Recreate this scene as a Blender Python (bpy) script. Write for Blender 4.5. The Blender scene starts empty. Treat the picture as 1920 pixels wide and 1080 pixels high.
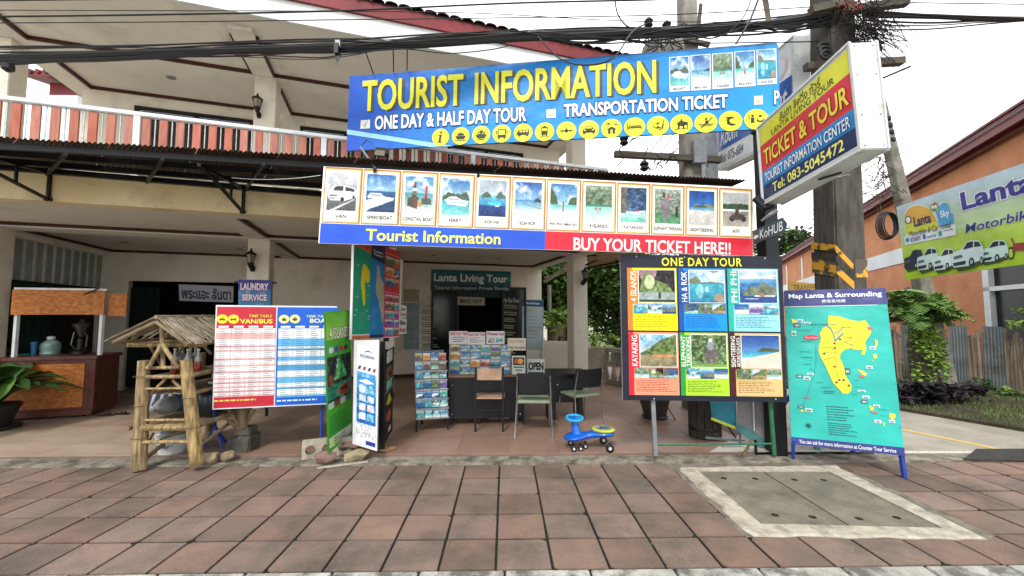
import bpy, bmesh, math, random
import numpy as np
from mathutils import Vector, Matrix
R = math.radians
random.seed(7); RNG = np.random.RandomState(5)
scene = bpy.context.scene
COL = scene.collection

# ---------------------------------------------------------------- camera
F_PX, CX, CY = 766.0, 960.0, 540.0
H = 1.65
PITCH = math.atan(50.0/F_PX); YAW = -math.atan(13.0/F_PX)
cam_d = bpy.data.cameras.new('camera'); cam = bpy.data.objects.new('camera', cam_d); COL.objects.link(cam)
cam_d.sensor_width = 36.0; cam_d.lens = 36.0*F_PX/1920.0; cam_d.clip_start = .05; cam_d.clip_end = 3000
cam.location = (0, 0, H); cam.rotation_euler = (R(90)+PITCH, 0, YAW)
scene.camera = cam
_M = Matrix.Rotation(YAW, 3, 'Z') @ Matrix.Rotation(R(90)+PITCH, 3, 'X')

def ray(px, py):
    return _M @ Vector(((px-CX)/F_PX, -(py-CY)/F_PX, -1.0))
def P(px, py, Y):
    d = ray(px, py); return Vector((0, 0, H)) + d*(Y/d.y)
def G(px, py, z=0.0):
    d = ray(px, py); k = (z-H)/d.z; return Vector((0, 0, H)) + d*k

# ---------------------------------------------------------------- light
world = bpy.data.worlds.new('World'); scene.world = world; world.use_nodes = True
SUN_EL, SUN_AZ = R(46), R(196)
def build_world():
    nt = world.node_tree; N = nt.nodes; Lk = nt.links; N.clear()
    out = N.new('ShaderNodeOutputWorld'); bg = N.new('ShaderNodeBackground'); bg.inputs[1].default_value = .15
    sky = N.new('ShaderNodeTexSky'); sky.sky_type = 'NISHITA'; sky.sun_disc = False
    sky.sun_elevation = SUN_EL; sky.sun_rotation = SUN_AZ; sky.air_density = 1.0; sky.dust_density = 1.5
    tc = N.new('ShaderNodeTexCoord'); no = N.new('ShaderNodeTexNoise'); no.inputs['Scale'].default_value = 2.6; no.inputs['Detail'].default_value = 6; no.inputs['Roughness'].default_value = .55
    mp = N.new('ShaderNodeMapping'); mp.inputs['Location'].default_value = (2.3, .7, .4)
    Lk.new(tc.outputs['Generated'], mp.inputs[0]); Lk.new(mp.outputs[0], no.inputs[0])
    ra = N.new('ShaderNodeValToRGB'); ra.color_ramp.elements[0].position = .42; ra.color_ramp.elements[1].position = .56
    Lk.new(no.outputs[0], ra.inputs[0])
    # broken cloud on the west side, closed cloud elsewhere
    sep = N.new('ShaderNodeSeparateXYZ'); Lk.new(tc.outputs['Generated'], sep.inputs[0])
    mr = N.new('ShaderNodeMapRange'); mr.inputs[1].default_value = -.85; mr.inputs[2].default_value = -.3; mr.inputs[3].default_value = 0; mr.inputs[4].default_value = 1
    Lk.new(sep.outputs[0], mr.inputs[0])
    mx = N.new('ShaderNodeMath'); mx.operation = 'MAXIMUM'; Lk.new(ra.outputs[0], mx.inputs[0]); Lk.new(mr.outputs[0], mx.inputs[1])
    n2 = N.new('ShaderNodeTexNoise'); n2.inputs['Scale'].default_value = 1.3; n2.inputs['Detail'].default_value = 4; Lk.new(mp.outputs[0], n2.inputs[0])
    cl = N.new('ShaderNodeMixRGB'); cl.inputs[1].default_value = (6.2, 6.4, 6.7, 1); cl.inputs[2].default_value = (9.2, 9.2, 9.2, 1); Lk.new(n2.outputs[0], cl.inputs[0])
    mix = N.new('ShaderNodeMixRGB'); Lk.new(mx.outputs[0], mix.inputs[0]); Lk.new(sky.outputs[0], mix.inputs[1]); Lk.new(cl.outputs[0], mix.inputs[2])
    Lk.new(mix.outputs[0], bg.inputs[0]); Lk.new(bg.outputs[0], out.inputs[0])
build_world()
sun_d = bpy.data.lights.new('sun', 'SUN'); sun_d.energy = 1.5; sun_d.angle = R(12); sun_d.color = (1, .96, .9)
sun = bpy.data.objects.new('sun', sun_d); COL.objects.link(sun)
_az = SUN_AZ
_sd = Vector((math.sin(_az)*math.cos(SUN_EL), math.cos(_az)*math.cos(SUN_EL), math.sin(SUN_EL)))   # towards the sun
sun.rotation_euler = _sd.to_track_quat('Z', 'Y').to_euler()
scene.view_settings.view_transform = 'Standard'; scene.view_settings.look = 'None'
scene.view_settings.exposure = .76; scene.view_settings.gamma = 1; scene.view_settings.use_curve_mapping = False
scene.render.engine = 'CYCLES'
scene.cycles.max_bounces = 7; scene.cycles.diffuse_bounces = 4; scene.cycles.glossy_bounces = 3; scene.cycles.transparent_max_bounces = 6
scene.cycles.use_denoising = True

# ---------------------------------------------------------------- materials
def lin(c):
    if isinstance(c, str):
        c = c.lstrip('#'); c = [int(c[i:i+2], 16)/255. for i in (0, 2, 4)]
        return tuple(x/12.92 if x <= .04045 else ((x+.055)/1.055)**2.4 for x in c)
    return tuple(c)
MATS = {}
def mat(name, c, c2=None, rough=.7, scale=6., bump=.0, bscale=None, metal=0., rnd=0., stretch=None, spec=.4, detail=6, world_pos=False, ramp=(.35, .65), dirt=None, c3=None, grain=0., gscale=90.):
    """two tones mixed by noise, optional per-object tone, bump and large stains"""
    if name in MATS: return MATS[name]
    m = bpy.data.materials.new(name); m.use_nodes = True; nt = m.node_tree; N = nt.nodes; L = nt.links
    b = N['Principled BSDF']; b.inputs['Roughness'].default_value = rough; b.inputs['Metallic'].default_value = metal
    b.inputs['Specular IOR Level'].default_value = spec
    c = lin(c); c2 = lin(c2) if c2 else tuple(x*.8 for x in c)
    tc = N.new('ShaderNodeTexCoord'); geo = N.new('ShaderNodeNewGeometry'); oi = N.new('ShaderNodeObjectInfo')
    src = geo.outputs['Position'] if world_pos else tc.outputs['Object']
    add = N.new('ShaderNodeVectorMath'); add.operation = 'ADD'; L.new(src, add.inputs[0])
    if not world_pos:
        mu = N.new('ShaderNodeMath'); mu.operation = 'MULTIPLY'; mu.inputs[1].default_value = 57; L.new(oi.outputs['Random'], mu.inputs[0]); L.new(mu.outputs[0], add.inputs[1])
    mp = N.new('ShaderNodeMapping'); L.new(add.outputs[0], mp.inputs[0])
    if stretch: mp.inputs['Scale'].default_value = stretch
    no = N.new('ShaderNodeTexNoise'); no.inputs['Scale'].default_value = scale; no.inputs['Detail'].default_value = detail; no.inputs['Roughness'].default_value = .6
    L.new(mp.outputs[0], no.inputs[0])
    ra = N.new('ShaderNodeValToRGB'); e = ra.color_ramp.elements; e[0].position, e[1].position = ramp
    e[0].color = (*c2, 1); e[1].color = (*c, 1)
    if c3: x = e.new((ramp[0]+ramp[1])/2); x.color = (*lin(c3), 1)
    L.new(no.outputs[0], ra.inputs[0]); col = ra.outputs[0]
    if rnd:
        h = N.new('ShaderNodeHueSaturation'); mr = N.new('ShaderNodeMapRange'); mr.inputs[3].default_value = 1-rnd; mr.inputs[4].default_value = 1+rnd
        L.new(oi.outputs['Random'], mr.inputs[0]); L.new(mr.outputs[0], h.inputs['Value']); L.new(col, h.inputs['Color']); col = h.outputs[0]
        mr2 = N.new('ShaderNodeMapRange'); mr2.inputs[3].default_value = 1-rnd*.9; mr2.inputs[4].default_value = 1+rnd*.7
        m5 = N.new('ShaderNodeMath'); m5.operation = 'FRACT'; m6 = N.new('ShaderNodeMath'); m6.operation = 'MULTIPLY'; m6.inputs[1].default_value = 7.13
        L.new(oi.outputs['Random'], m6.inputs[0]); L.new(m6.outputs[0], m5.inputs[0]); L.new(m5.outputs[0], mr2.inputs[0]); L.new(mr2.outputs[0], h.inputs['Saturation'])
    if dirt:      # (colour, scale, lo, hi, strength) stains in world position
        dc, ds, lo, hi, st = dirt
        n3 = N.new('ShaderNodeTexNoise'); n3.inputs['Scale'].default_value = ds; n3.inputs['Detail'].default_value = 8; n3.inputs['Roughness'].default_value = .65
        L.new(geo.outputs['Position'], n3.inputs[0])
        r3 = N.new('ShaderNodeMapRange'); r3.inputs[1].default_value = lo; r3.inputs[2].default_value = hi; r3.inputs[3].default_value = 0; r3.inputs[4].default_value = st
        L.new(n3.outputs[0], r3.inputs[0]); mx = N.new('ShaderNodeMixRGB'); mx.inputs[2].default_value = (*lin(dc), 1)
        L.new(r3.outputs[0], mx.inputs[0]); L.new(col, mx.inputs[1]); col = mx.outputs[0]
    if grain:
        ng = N.new('ShaderNodeTexNoise'); ng.inputs['Scale'].default_value = gscale; ng.inputs['Detail'].default_value = 6; ng.inputs['Roughness'].default_value = .7
        L.new(add.outputs[0], ng.inputs[0]); rg = N.new('ShaderNodeMapRange'); rg.inputs[1].default_value = .3; rg.inputs[2].default_value = .7; rg.inputs[3].default_value = 1-grain; rg.inputs[4].default_value = 1+grain
        L.new(ng.outputs[0], rg.inputs[0]); hg = N.new('ShaderNodeHueSaturation'); L.new(rg.outputs[0], hg.inputs['Value']); L.new(col, hg.inputs['Color']); col = hg.outputs[0]
    L.new(col, b.inputs['Base Color'])
    if bump:
        nb = N.new('ShaderNodeTexNoise'); nb.inputs['Scale'].default_value = bscale or scale*4; nb.inputs['Detail'].default_value = 5
        L.new(mp.outputs[0], nb.inputs[0]); bp = N.new('ShaderNodeBump'); bp.inputs['Strength'].default_value = bump; bp.inputs['Distance'].default_value = .02
        L.new(nb.outputs[0], bp.inputs['Height']); L.new(bp.outputs[0], b.inputs['Normal'])
    MATS[name] = m; return m

def print_mat(name='printed vinyl', rough=.38, spec=.35):
    m = bpy.data.materials.new(name); m.use_nodes = True; nt = m.node_tree; N = nt.nodes; L = nt.links
    b = N['Principled BSDF']; b.inputs['Roughness'].default_value = rough; b.inputs['Specular IOR Level'].default_value = spec
    a = N.new('ShaderNodeVertexColor'); a.layer_name = 'Col'
    tc = N.new('ShaderNodeTexCoord'); no = N.new('ShaderNodeTexNoise'); no.inputs['Scale'].default_value = 2.5; no.inputs['Detail'].default_value = 5; L.new(tc.outputs['Object'], no.inputs[0])
    mr = N.new('ShaderNodeMapRange'); mr.inputs[1].default_value = .3; mr.inputs[2].default_value = .7; mr.inputs[3].default_value = .74; mr.inputs[4].default_value = 1
    L.new(no.outputs[0], mr.inputs[0]); mx = N.new('ShaderNodeMixRGB'); mx.blend_type = 'MULTIPLY'; mx.inputs[0].default_value = 1
    L.new(a.outputs[0], mx.inputs[1]); L.new(mr.outputs[0], mx.inputs[2]); L.new(mx.outputs[0], b.inputs['Base Color'])
    nb = N.new('ShaderNodeTexNoise'); nb.inputs['Scale'].default_value = 3.5; nb.inputs['Detail'].default_value = 2; L.new(tc.outputs['Object'], nb.inputs[0])
    bp = N.new('ShaderNodeBump'); bp.inputs['Strength'].default_value = .45; bp.inputs['Distance'].default_value = .04; L.new(nb.outputs[0], bp.inputs['Height']); L.new(bp.outputs[0], b.inputs['Normal'])
    return m
PRINT = print_mat()

CREAM = mat('cream wall paint', '#e4decf', '#d8d0c0', rough=.8, scale=1.2, bump=.05, bscale=30, dirt=('#857a66', 1.6, .54, .76, .5), grain=.05, gscale=40)
CREAM_Y = mat('yellowed beam paint', '#e8d8b2', '#dcc698', rough=.8, scale=1.5, bump=.05, bscale=30, dirt=('#9c875c', 1.8, .52, .74, .65), grain=.06, gscale=40)
CEIL = mat('ceiling board paint', '#dcd8ce', '#d0cabe', rough=.85, scale=.8, dirt=('#8a806c', 1.1, .55, .78, .5), grain=.05, gscale=30)
WHITEWALL = mat('white fascia paint', '#dfe3e2', '#d0d5d5', rough=.7, scale=1.2, dirt=('#9fa6a6', 1.1, .58, .8, .4))
BROWN = mat('dark red brown moulding', '#4a1d14', '#34140e', rough=.5, scale=5)
REDB = mat('red barge board paint', '#80262a', '#641c20', rough=.5, scale=3)
TILE_ROOF = mat('brown roof tile', '#4b3330', '#2e2422', rough=.6, scale=14, bump=.2, rnd=.2)
BLACKM = mat('black painted steel', '#0e0f12', '#090a0c', rough=.45, scale=9, bump=.05)
RUSTROOF = mat('brown corrugated sheet', '#4d3a34', '#352823', rough=.5, scale=4, metal=.2, dirt=('#241b18', 2.2, .5, .7, .6))
STEEL = mat('brushed stainless steel', '#c9cccd', '#a9adaf', rough=.25, scale=20, metal=.9)
ALU = mat('painted white steel tube', '#d8dadb', '#c4c7c9', rough=.35, scale=8)
GALV = mat('galvanised grey tube', '#9b9ea1', '#7f8386', rough=.4, scale=9, metal=.5)
SLATM = mat('red brown balcony board', '#b4705a', '#9a5444', rough=.5, scale=4, stretch=(6, 6, 1), rnd=.12, bump=.05)
CONC = mat('weathered concrete', '#8d8980', '#6d6a62', rough=.9, scale=5, bump=.3, bscale=40, dirt=('#3f3d37', 2.5, .5, .75, .6), grain=.15)
CONC_L = mat('pale cement', '#b5ae9c', '#948d7e', rough=.9, scale=9, bump=.4, bscale=50, dirt=('#5a554a', 6, .5, .72, .75), grain=.2)
CONC_D = mat('dark pole concrete', '#55514a', '#3b3833', rough=.92, scale=5, bump=.35, bscale=30, stretch=(3, 3, .6), dirt=('#262421', 3, .5, .75, .7))
CABLE = mat('black cable sheath', '#101114', '#0b0c0e', rough=.5, scale=20)
WHITEP = mat('white plastic', '#cdd1d0', '#bcc1c0', rough=.4, scale=3, dirt=('#8a7450', 5, .57, .75, .7), grain=.04)

# ---------------------------------------------------------------- mesh builder
ORI = {}
def V(*a): return Vector(a)
class MB:
    def __init__(s): s.v = []; s.f = []; s.c = []
    def add(s, vs, fs, col=None):
        o = len(s.v); s.v += [tuple(x) for x in vs]; s.f += [tuple(i+o for i in f) for f in fs]
        s.c += [lin(col) if col is not None else (1, 1, 1)]*len(vs); return s
    def hexa(s, b, t, col=None):      # four bottom, four top corners, same winding
        return s.add(list(b)+list(t), [(3, 2, 1, 0), (4, 5, 6, 7), (0, 1, 5, 4), (1, 2, 6, 5), (2, 3, 7, 6), (3, 0, 4, 7)], col)
    def box(s, c, d, rz=0, M=None, col=None):
        x, y, z = d[0]/2, d[1]/2, d[2]/2; c = Vector(c)
        vs = [V(-x, -y, -z), V(x, -y, -z), V(x, y, -z), V(-x, y, -z), V(-x, -y, z), V(x, -y, z), V(x, y, z), V(-x, y, z)]
        Q = M if M is not None else Matrix.Rotation(rz, 3, 'Z')
        vs = [c+Q@v for v in vs]; return s.hexa(vs[:4], vs[4:], col)
    def bar(s, a, b, w, h=None, up=(0, 0, 1), col=None):
        a, b = Vector(a), Vector(b); h = h or w; d = (b-a).normalized(); up = Vector(up)
        if abs(d.dot(up)) > .98: up = V(0, 1, 0)
        x = d.cross(up).normalized()*(w/2); y = x.cross(d).normalized()*(h/2)
        q = [-x-y, x-y, x+y, -x+y]; return s.hexa([a+i for i in q], [b+i for i in q], col)
    def tube(s, pts, r, n=8, col=None, cap=True, closed=False):
        pts = [Vector(p) for p in pts]; m = len(pts); rs = r if isinstance(r, (list, tuple)) else [r]*m
        vs = []; fs = []; px = None
        for i, p in enumerate(pts):
            d = (pts[(i+1) % m] if (closed or i < m-1) else p)-(pts[i-1] if (closed or i > 0) else p)
            if d.length < 1e-9: d = V(0, 0, 1)
            d.normalize()
            if px is None: up = V(0, 0, 1) if abs(d.z) < .9 else V(0, 1, 0); px = d.cross(up).normalized()
            else: px = (px-d*px.dot(d)).normalized()
            py = d.cross(px)
            for k in range(n):
                a = 2*math.pi*k/n; vs.append(p+(px*math.cos(a)+py*math.sin(a))*rs[i])
        for i in range(m if closed else m-1):
            for k in range(n):
                j = (i+1) % m; fs.append((i*n+k, i*n+(k+1) % n, j*n+(k+1) % n, j*n+k))
        if cap and not closed: fs.append(tuple(range(n-1, -1, -1))); fs.append(tuple((m-1)*n+k for k in range(n)))
        return s.add(vs, fs, col)
    def lathe(s, prof, c=(0, 0, 0), n=16, M=None, col=None):
        c = Vector(c); vs = []; fs = []; Q = M or Matrix.Identity(3)
        for (r, z) in prof:
            for k in range(n):
                a = 2*math.pi*k/n; vs.append(c+Q@V(r*math.cos(a), r*math.sin(a), z))
        for i in range(len(prof)-1):
            for k in range(n): fs.append((i*n+k, i*n+(k+1) % n, (i+1)*n+(k+1) % n, (i+1)*n+k))
        fs.append(tuple(range(n-1, -1, -1))); fs.append(tuple((len(prof)-1)*n+k for k in range(n)))
        return s.add(vs, fs, col)
    def prism(s, pts, ext, col=None):   # planar polygon extruded by vector ext
        pts = [Vector(p) for p in pts]; ext = Vector(ext); n = len(pts)
        return s.add(pts+[p+ext for p in pts], [tuple(range(n-1, -1, -1)), tuple(range(n, 2*n))]+[(i, (i+1) % n, (i+1) % n+n, i+n) for i in range(n)], col)
    def quad(s, a, b, c, d, col=None): return s.add([a, b, c, d], [(0, 1, 2, 3)], col)
    def mesh(s, name, m, org=(0, 0, 0), smooth=False, bevel=0):
        me = bpy.data.meshes.new(name); o = Vector(org)
        me.from_pydata([tuple(Vector(v)-o) for v in s.v] if o.length else s.v, [], s.f)
        if m is PRINT or getattr(s, 'usecol', False):
            at = me.color_attributes.new('Col', 'FLOAT_COLOR', 'POINT')
            a = np.ones((len(s.v), 4), np.float32); a[:, :3] = np.array(s.c, np.float32).reshape(-1, 3); at.data.foreach_set('color', a.ravel())
        me.materials.append(m)
        if smooth: me.polygons.foreach_set('use_smooth', [True]*len(me.polygons))
        if bevel:
            bm = bmesh.new(); bm.from_mesh(me); bmesh.ops.bevel(bm, geom=[e for e in bm.edges if e.calc_face_angle(0) > .5], offset=bevel, segments=2, affect='EDGES', clamp_overlap=True); bm.to_mesh(me); bm.free()
        if smooth: me.set_sharp_from_angle(angle=R(38))
        me.update(); return me
    def build(s, name, m, parent=None, label=None, cat=None, group=None, kind=None, smooth=False, bevel=0, base=True):
        if parent is not None: org = ORI[parent.name]
        elif base and s.v and kind != 'structure':
            a = np.array(s.v); org = Vector(((a[:, 0].min()+a[:, 0].max())/2, (a[:, 1].min()+a[:, 1].max())/2, a[:, 2].min()))
        else: org = Vector((0, 0, 0))
        o = bpy.data.objects.new(name, s.mesh(name, m, org, smooth, bevel)); COL.objects.link(o)
        if parent is not None: o.parent = parent
        else: o.location = org
        ORI[o.name] = Vector(org)
        if label: o['label'] = label
        if cat: o['category'] = cat
        if group: o['group'] = group
        if kind: o['kind'] = kind
        return o
def thing(name, label, cat, loc=(0, 0, 0), group=None):
    o = bpy.data.objects.new(name, None); COL.objects.link(o); o.location = loc; ORI[o.name] = Vector(loc)
    o.empty_display_size = .1; o['label'] = label; o['category'] = cat
    if group: o['group'] = group
    return o
def struct(name, mb, m, label=None, **k):
    o = mb.build(name, m, kind='structure', **k)
    if label: o['label'] = label
    return o
def copy_tree(o, parent=None):
    c = o.copy(); COL.objects.link(c); c.parent = parent; ORI[c.name] = ORI.get(o.name, V(0, 0, 0)).copy()
    for ch in list(o.children): copy_tree(ch, c)
    return c

# building frame: s along the facade, t into the building
P0 = V(-5.36, 4.34, 0); UB = V(.959, .282, 0).normalized(); VB = V(-UB.y, UB.x, 0)
def B(s, t, z): return P0+UB*s+VB*t+V(0, 0, z)
def OB(px, py, t):      # pixel onto the plane t = const
    d = ray(px, py); c0 = V(0, 0, H); k = (t-(c0-P0).dot(VB))/d.dot(VB); return c0+d*k
def sB(p): return (p-P0).dot(UB)
def bbox(mb, s0, s1, t0, t1, z0, z1, col=None):
    return mb.hexa([B(s0, t0, z0), B(s1, t0, z0), B(s1, t1, z0), B(s0, t1, z0)], [B(s0, t0, z1), B(s1, t0, z1), B(s1, t1, z1), B(s0, t1, z1)], col)
# ---------------------------------------------------------------- lettering and printed pictures
_gc = {}
def glyphs(body, bold=.0, space=1.0, shear=0.):
    k = (body, bold, space, shear)
    if k in _gc: return _gc[k]
    cu = bpy.data.curves.new('t', 'FONT'); cu.body = body; cu.offset = bold; cu.resolution_u = 3; cu.space_character = space; cu.shear = shear
    cu.align_x = 'LEFT'; cu.space_line = .9
    ob = bpy.data.objects.new('t', cu); COL.objects.link(ob)
    dg = bpy.context.evaluated_depsgraph_get(); ev = ob.evaluated_get(dg); me = ev.to_mesh()
    vs = [(v.co.x, v.co.y) for v in me.vertices]; fs = [tuple(p.vertices) for p in me.polygons]
    ev.to_mesh_clear(); bpy.data.objects.remove(ob); bpy.data.curves.remove(cu)
    a = np.array(vs) if vs else np.zeros((1, 2)); bb = (a[:, 0].min(), a[:, 1].min(), a[:, 0].max(), a[:, 1].max())
    _gc[k] = (a, fs, bb); return _gc[k]

def vnoise(w, h, sx, sy, seed, octv=3):
    r = np.random.RandomState(seed); out = np.zeros((h, w)); amp = 1.; tot = 0
    for o in range(octv):
        nx, ny = max(2, int(sx*2**o)+2), max(2, int(sy*2**o)+2); g = r.rand(ny, nx)
        x = np.linspace(0, nx-1.001, w); y = np.linspace(0, ny-1.001, h); xi = x.astype(int); yi = y.astype(int); fx = x-xi; fy = (y-yi)[:, None]
        fx = fx*fx*(3-2*fx); fy = fy*fy*(3-2*fy)
        a = g[yi][:, xi]; b = g[yi][:, xi+1]; c = g[yi+1][:, xi]; d = g[yi+1][:, xi+1]
        out += amp*((a*(1-fx)+b*fx)*(1-fy)+(c*(1-fx)+d*fx)*fy); tot += amp; amp *= .55
    return out/tot
def srgb(c): c = c.lstrip('#'); return np.array([int(c[i:i+2], 16)/255. for i in (0, 2, 4)])
class Cv:
    def __init__(s, w, h, c='#ffffff', seed=1):
        s.w, s.h, s.seed = w, h, seed; s.a = np.ones((h, w, 3))*srgb(c); s.X, s.Y = np.meshgrid((np.arange(w)+.5)/w, (np.arange(h)+.5)/h)
    def put(s, m, c, al=1.):
        c = srgb(c) if isinstance(c, str) else c; m = m.astype(float)[..., None]*al; s.a = s.a*(1-m)+c*m; return s
    def rect(s, x0, y0, x1, y1, c, al=1.): return s.put((s.X >= x0) & (s.X < x1) & (s.Y >= y0) & (s.Y < y1), c, al)
    def ell(s, cx, cy, rx, ry, c, al=1.): return s.put(((s.X-cx)/rx)**2+((s.Y-cy)/ry)**2 < 1, c, al)
    def grad(s, y0, y1, c0, c1):
        t = np.clip((s.Y-y0)/(y1-y0+1e-9), 0, 1)[..., None]; col = srgb(c0)*(1-t)+srgb(c1)*t; m = ((s.Y >= y0) & (s.Y <= y1))[..., None]; s.a = np.where(m, col, s.a); return s
    def poly(s, pts, c, al=1.):
        ins = np.zeros((s.h, s.w), bool); n = len(pts)
        for i in range(n):
            x0, y0 = pts[i]; x1, y1 = pts[(i+1) % n]
            if y0 == y1: continue
            cond = ((y0 > s.Y) != (y1 > s.Y)) & (s.X < (x1-x0)*(s.Y-y0)/(y1-y0)+x0); ins ^= cond
        return s.put(ins, c, al)
    def ridge(s, base, amp, c, x0=0., x1=1., f=4, sd=0, peak=True):
        s.seed += 1; n = vnoise(s.w, 2, f, 1, s.seed+sd, 3)[0]; t = np.clip((s.X[0]-x0)/(x1-x0), 0, 1); env = np.sin(t*math.pi)**.5 if peak else 1
        return s.put((s.Y > base) & (s.Y < base+amp*(.35+n)*env) & (s.X > x0) & (s.X < x1), c)
    def speck(s, amp, f=12, y0=0., y1=1., tint=None):
        s.seed += 1; n = (vnoise(s.w, s.h, f, f*s.h/s.w, s.seed, 3)-.5)*2*amp; m = ((s.Y >= y0) & (s.Y <= y1)); n = (n*m)[..., None]
        s.a = np.clip(s.a+n*(1 if tint is None else srgb(tint)), 0, 1); return s
    def clouds(s, y0, y1, al=.8, f=3):
        s.seed += 1; n = vnoise(s.w, s.h, f, f*1.6, s.seed, 4); m = np.clip((n-.5)*5, 0, 1)*((s.Y >= y0) & (s.Y <= y1)); s.a = s.a*(1-m[..., None]*al)+m[..., None]*al; return s
    def line(s, a, b, w, c):
        (x0, y0), (x1, y1) = a, b; dx, dy = x1-x0, y1-y0; l = math.hypot(dx, dy); nx, ny = -dy/l*w/2, dx/l*w/2
        return s.poly([(x0+nx, y0+ny), (x1+nx, y1+ny), (x1-nx, y1-ny), (x0-nx, y0-ny)], c)

def pic(kind, w=34, h=52, seed=1):
    C = Cv(w, h, seed=seed*13+3)
    if kind == 'van':
        C.grad(0, 1, '#8b8f96', '#c3cad2').clouds(.5, 1, .6); C.rect(0, .36, 1, .46, '#9aa0a4').grad(0, .36, '#4b4e54', '#6b6e74'); C.poly([(.1, 0), (.25, 0), (.95, .3), (.88, .3)], '#d8d8d8')
        C.poly([(.05, .32), (.05, .5), (.22, .64), (.6, .66), (.92, .6), (.97, .5), (.97, .36), (.6, .26), (.15, .26)], '#eef0f2')
        C.poly([(.2, .52), (.27, .63), (.55, .64), (.55, .52)], '#30343a').poly([(.6, .52), (.6, .63), (.9, .58), (.92, .5)], '#30343a').rect(.08, .36, .35, .42, '#707880')
        C.ell(.52, .3, .07, .06, '#202226').ell(.9, .37, .04, .05, '#202226').rect(.08, .3, .3, .33, '#303236')
    elif kind == 'speedboat':
        C.grad(.55, 1, '#8fc6ee', '#1a62b8').clouds(.6, 1, .5).grad(0, .55, '#123a66', '#1d63a6'); C.poly([(0, 0), (0, .3), (.5, .38), (.95, .34), (.55, .2), (.2, .1)], '#e8f2f6')
        C.speck(.12, 14, 0, .5); C.poly([(.05, .4), (.1, .36), (.85, .32), (.97, .38), (.6, .42), (.5, .5), (.15, .5)], '#f4f6f6').rect(.15, .43, .5, .46, '#4a5a66')
    elif kind == 'longtail':
        C.grad(.5, 1, '#a9d8ee', '#2c78bb').clouds(.5, 1).grad(.2, .55, '#b9e3df', '#35a3b5').grad(0, .2, '#e8e6dc', '#cfe8e2')
        C.poly([(.2, .25), (.32, .85), (.4, .85), (.42, .25)], '#7a3e2a').poly([(.1, .2), (.45, .12), (.5, .45), (.1, .42)], '#5e4a3a').rect(.28, .6, .42, .68, '#e8e4dc').rect(.28, .5, .42, .55, '#3f9e5a')
        C.poly([(.68, .3), (.72, .75), (.8, .75), (.8, .3)], '#c8323a').poly([(.55, .25), (.95, .25), (.9, .42), (.6, .42)], '#4e5a50').rect(.45, .2, .6, .33, '#d98b3a'); C.speck(.1, 16)
    elif kind in ('ferry', 'boat'):
        C.grad(.5, 1, '#9fd2f0', '#1560b4').clouds(.55, 1, .7); C.ridge(.42, .26, '#3c5a3a', 0, .5).ridge(.42, .28, '#4a5f48', .4, 1.).grad(0, .42, '#7fdcd6', '#27a3b8'); C.speck(.1, 12, 0, .42)
        C.poly([(.1, .4), (.2, .3), (.85, .24), (.97, .38), (.7, .42), (.5, .5), (.3, .5)], '#f4f6f8').rect(.25, .42, .6, .45, '#5c7c96').rect(.15, .34, .9, .355, '#8fa9ba')
    elif kind == 'kohha':
        C.grad(.55, 1, '#c9d6de', '#93a8b8').clouds(.6, 1, .5).grad(.28, .58, '#1788c8', '#5fc0dc').grad(0, .3, '#10276a', '#163f92'); C.ridge(.52, .14, '#4a6a52', .1, .45).ridge(.5, .16, '#52705a', .6, .98)
        C.ell(.55, .36, .25, .06, '#35c8dd').rect(.6, .28, .75, .31, '#f2f4f4').speck(.1, 14, 0, .55)
    elif kind == 'kohrok':
        C.grad(.5, 1, '#7fb4e4', '#1c4fa8').clouds(.5, 1, .8, 2).grad(.22, .5, '#bfe4ea', '#3888c0').grad(0, .24, '#efece4', '#dfe6e4'); C.ridge(.44, .12, '#384a3e', .7, 1.).line((.3, .4), (1, .26), .012, '#3a4248').speck(.05, 14)
    elif kind == 'maya':
        C.grad(.35, 1, '#a8dcf2', '#2a7ac4').clouds(.4, 1, .8); C.poly([(0, .4), (0, .85), (.12, .8), (.25, .6), (.3, .42)], '#4d6440').poly([(.65, .4), (.75, .6), (1, .64), (1, .4)], '#4a6144')
        C.grad(.22, .42, '#d8f0e8', '#4cc4c4').grad(0, .22, '#efeae0', '#e2ece6').rect(.46, .22, .53, .45, '#b8606a').ell(.495, .47, .03, .03, '#6a4a3a').speck(.08, 14)
    elif kind == 'islands':
        C.grad(0, .42, '#e6e9e6', '#7fd2cc').grad(.42, 1, '#5a7a4e', '#8aa48a'); C.speck(.3, 9, .45, 1.).rect(0, .4, 1, .46, '#3f8a70'); C.rect(.35, .3, .43, .37, '#c86a60').rect(.5, .3, .58, .37, '#c86a60')
    elif kind == 'kayak':
        C.grad(.3, 1, '#2f5f9a', '#28486c').speck(.28, 10, .3, 1).grad(0, .3, '#57c8a8', '#bfe2e6'); C.poly([(0, .25), (0, 1), (.3, 1), (.2, .7), (.35, .5), (.2, .25)], '#6a6a60').speck(.15, 12); C.line((.5, .28), (.95, .33), .05, '#e8d8c8').ell(.65, .34, .05, .04, '#b84a3a')
    elif kind == 'elephant':
        C.grad(.3, 1, '#6a8068', '#93a898').speck(.3, 16, .25, 1).grad(0, .3, '#4f9a66', '#3f8850').speck(.12, 12, 0, .3); C.poly([(.22, .62), (.3, .3), (.36, .06), (.5, .06), (.5, .25), (.62, .1), (.58, .4), (.6, .65), (.4, .75)], '#77747a').ell(.42, .62, .14, .12, '#807d84').rect(.45, .72, .6, .8, '#c8505a').rect(.3, .75, .4, .9, '#4a3a34').rect(.8, .2, .9, .5, '#3a3438')
    elif kind == 'sight':
        C.grad(.5, 1, '#2f78cc', '#1746a6').grad(.42, .5, '#7fc4dc', '#3f92c8').grad(0, .42, '#d2cfc8', '#dedbd4'); C.ridge(.5, .14, '#8a8a5c', .15, 1., 3).ridge(.52, .08, '#42583a', .2, .7)
    elif kind == 'atv':
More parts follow.
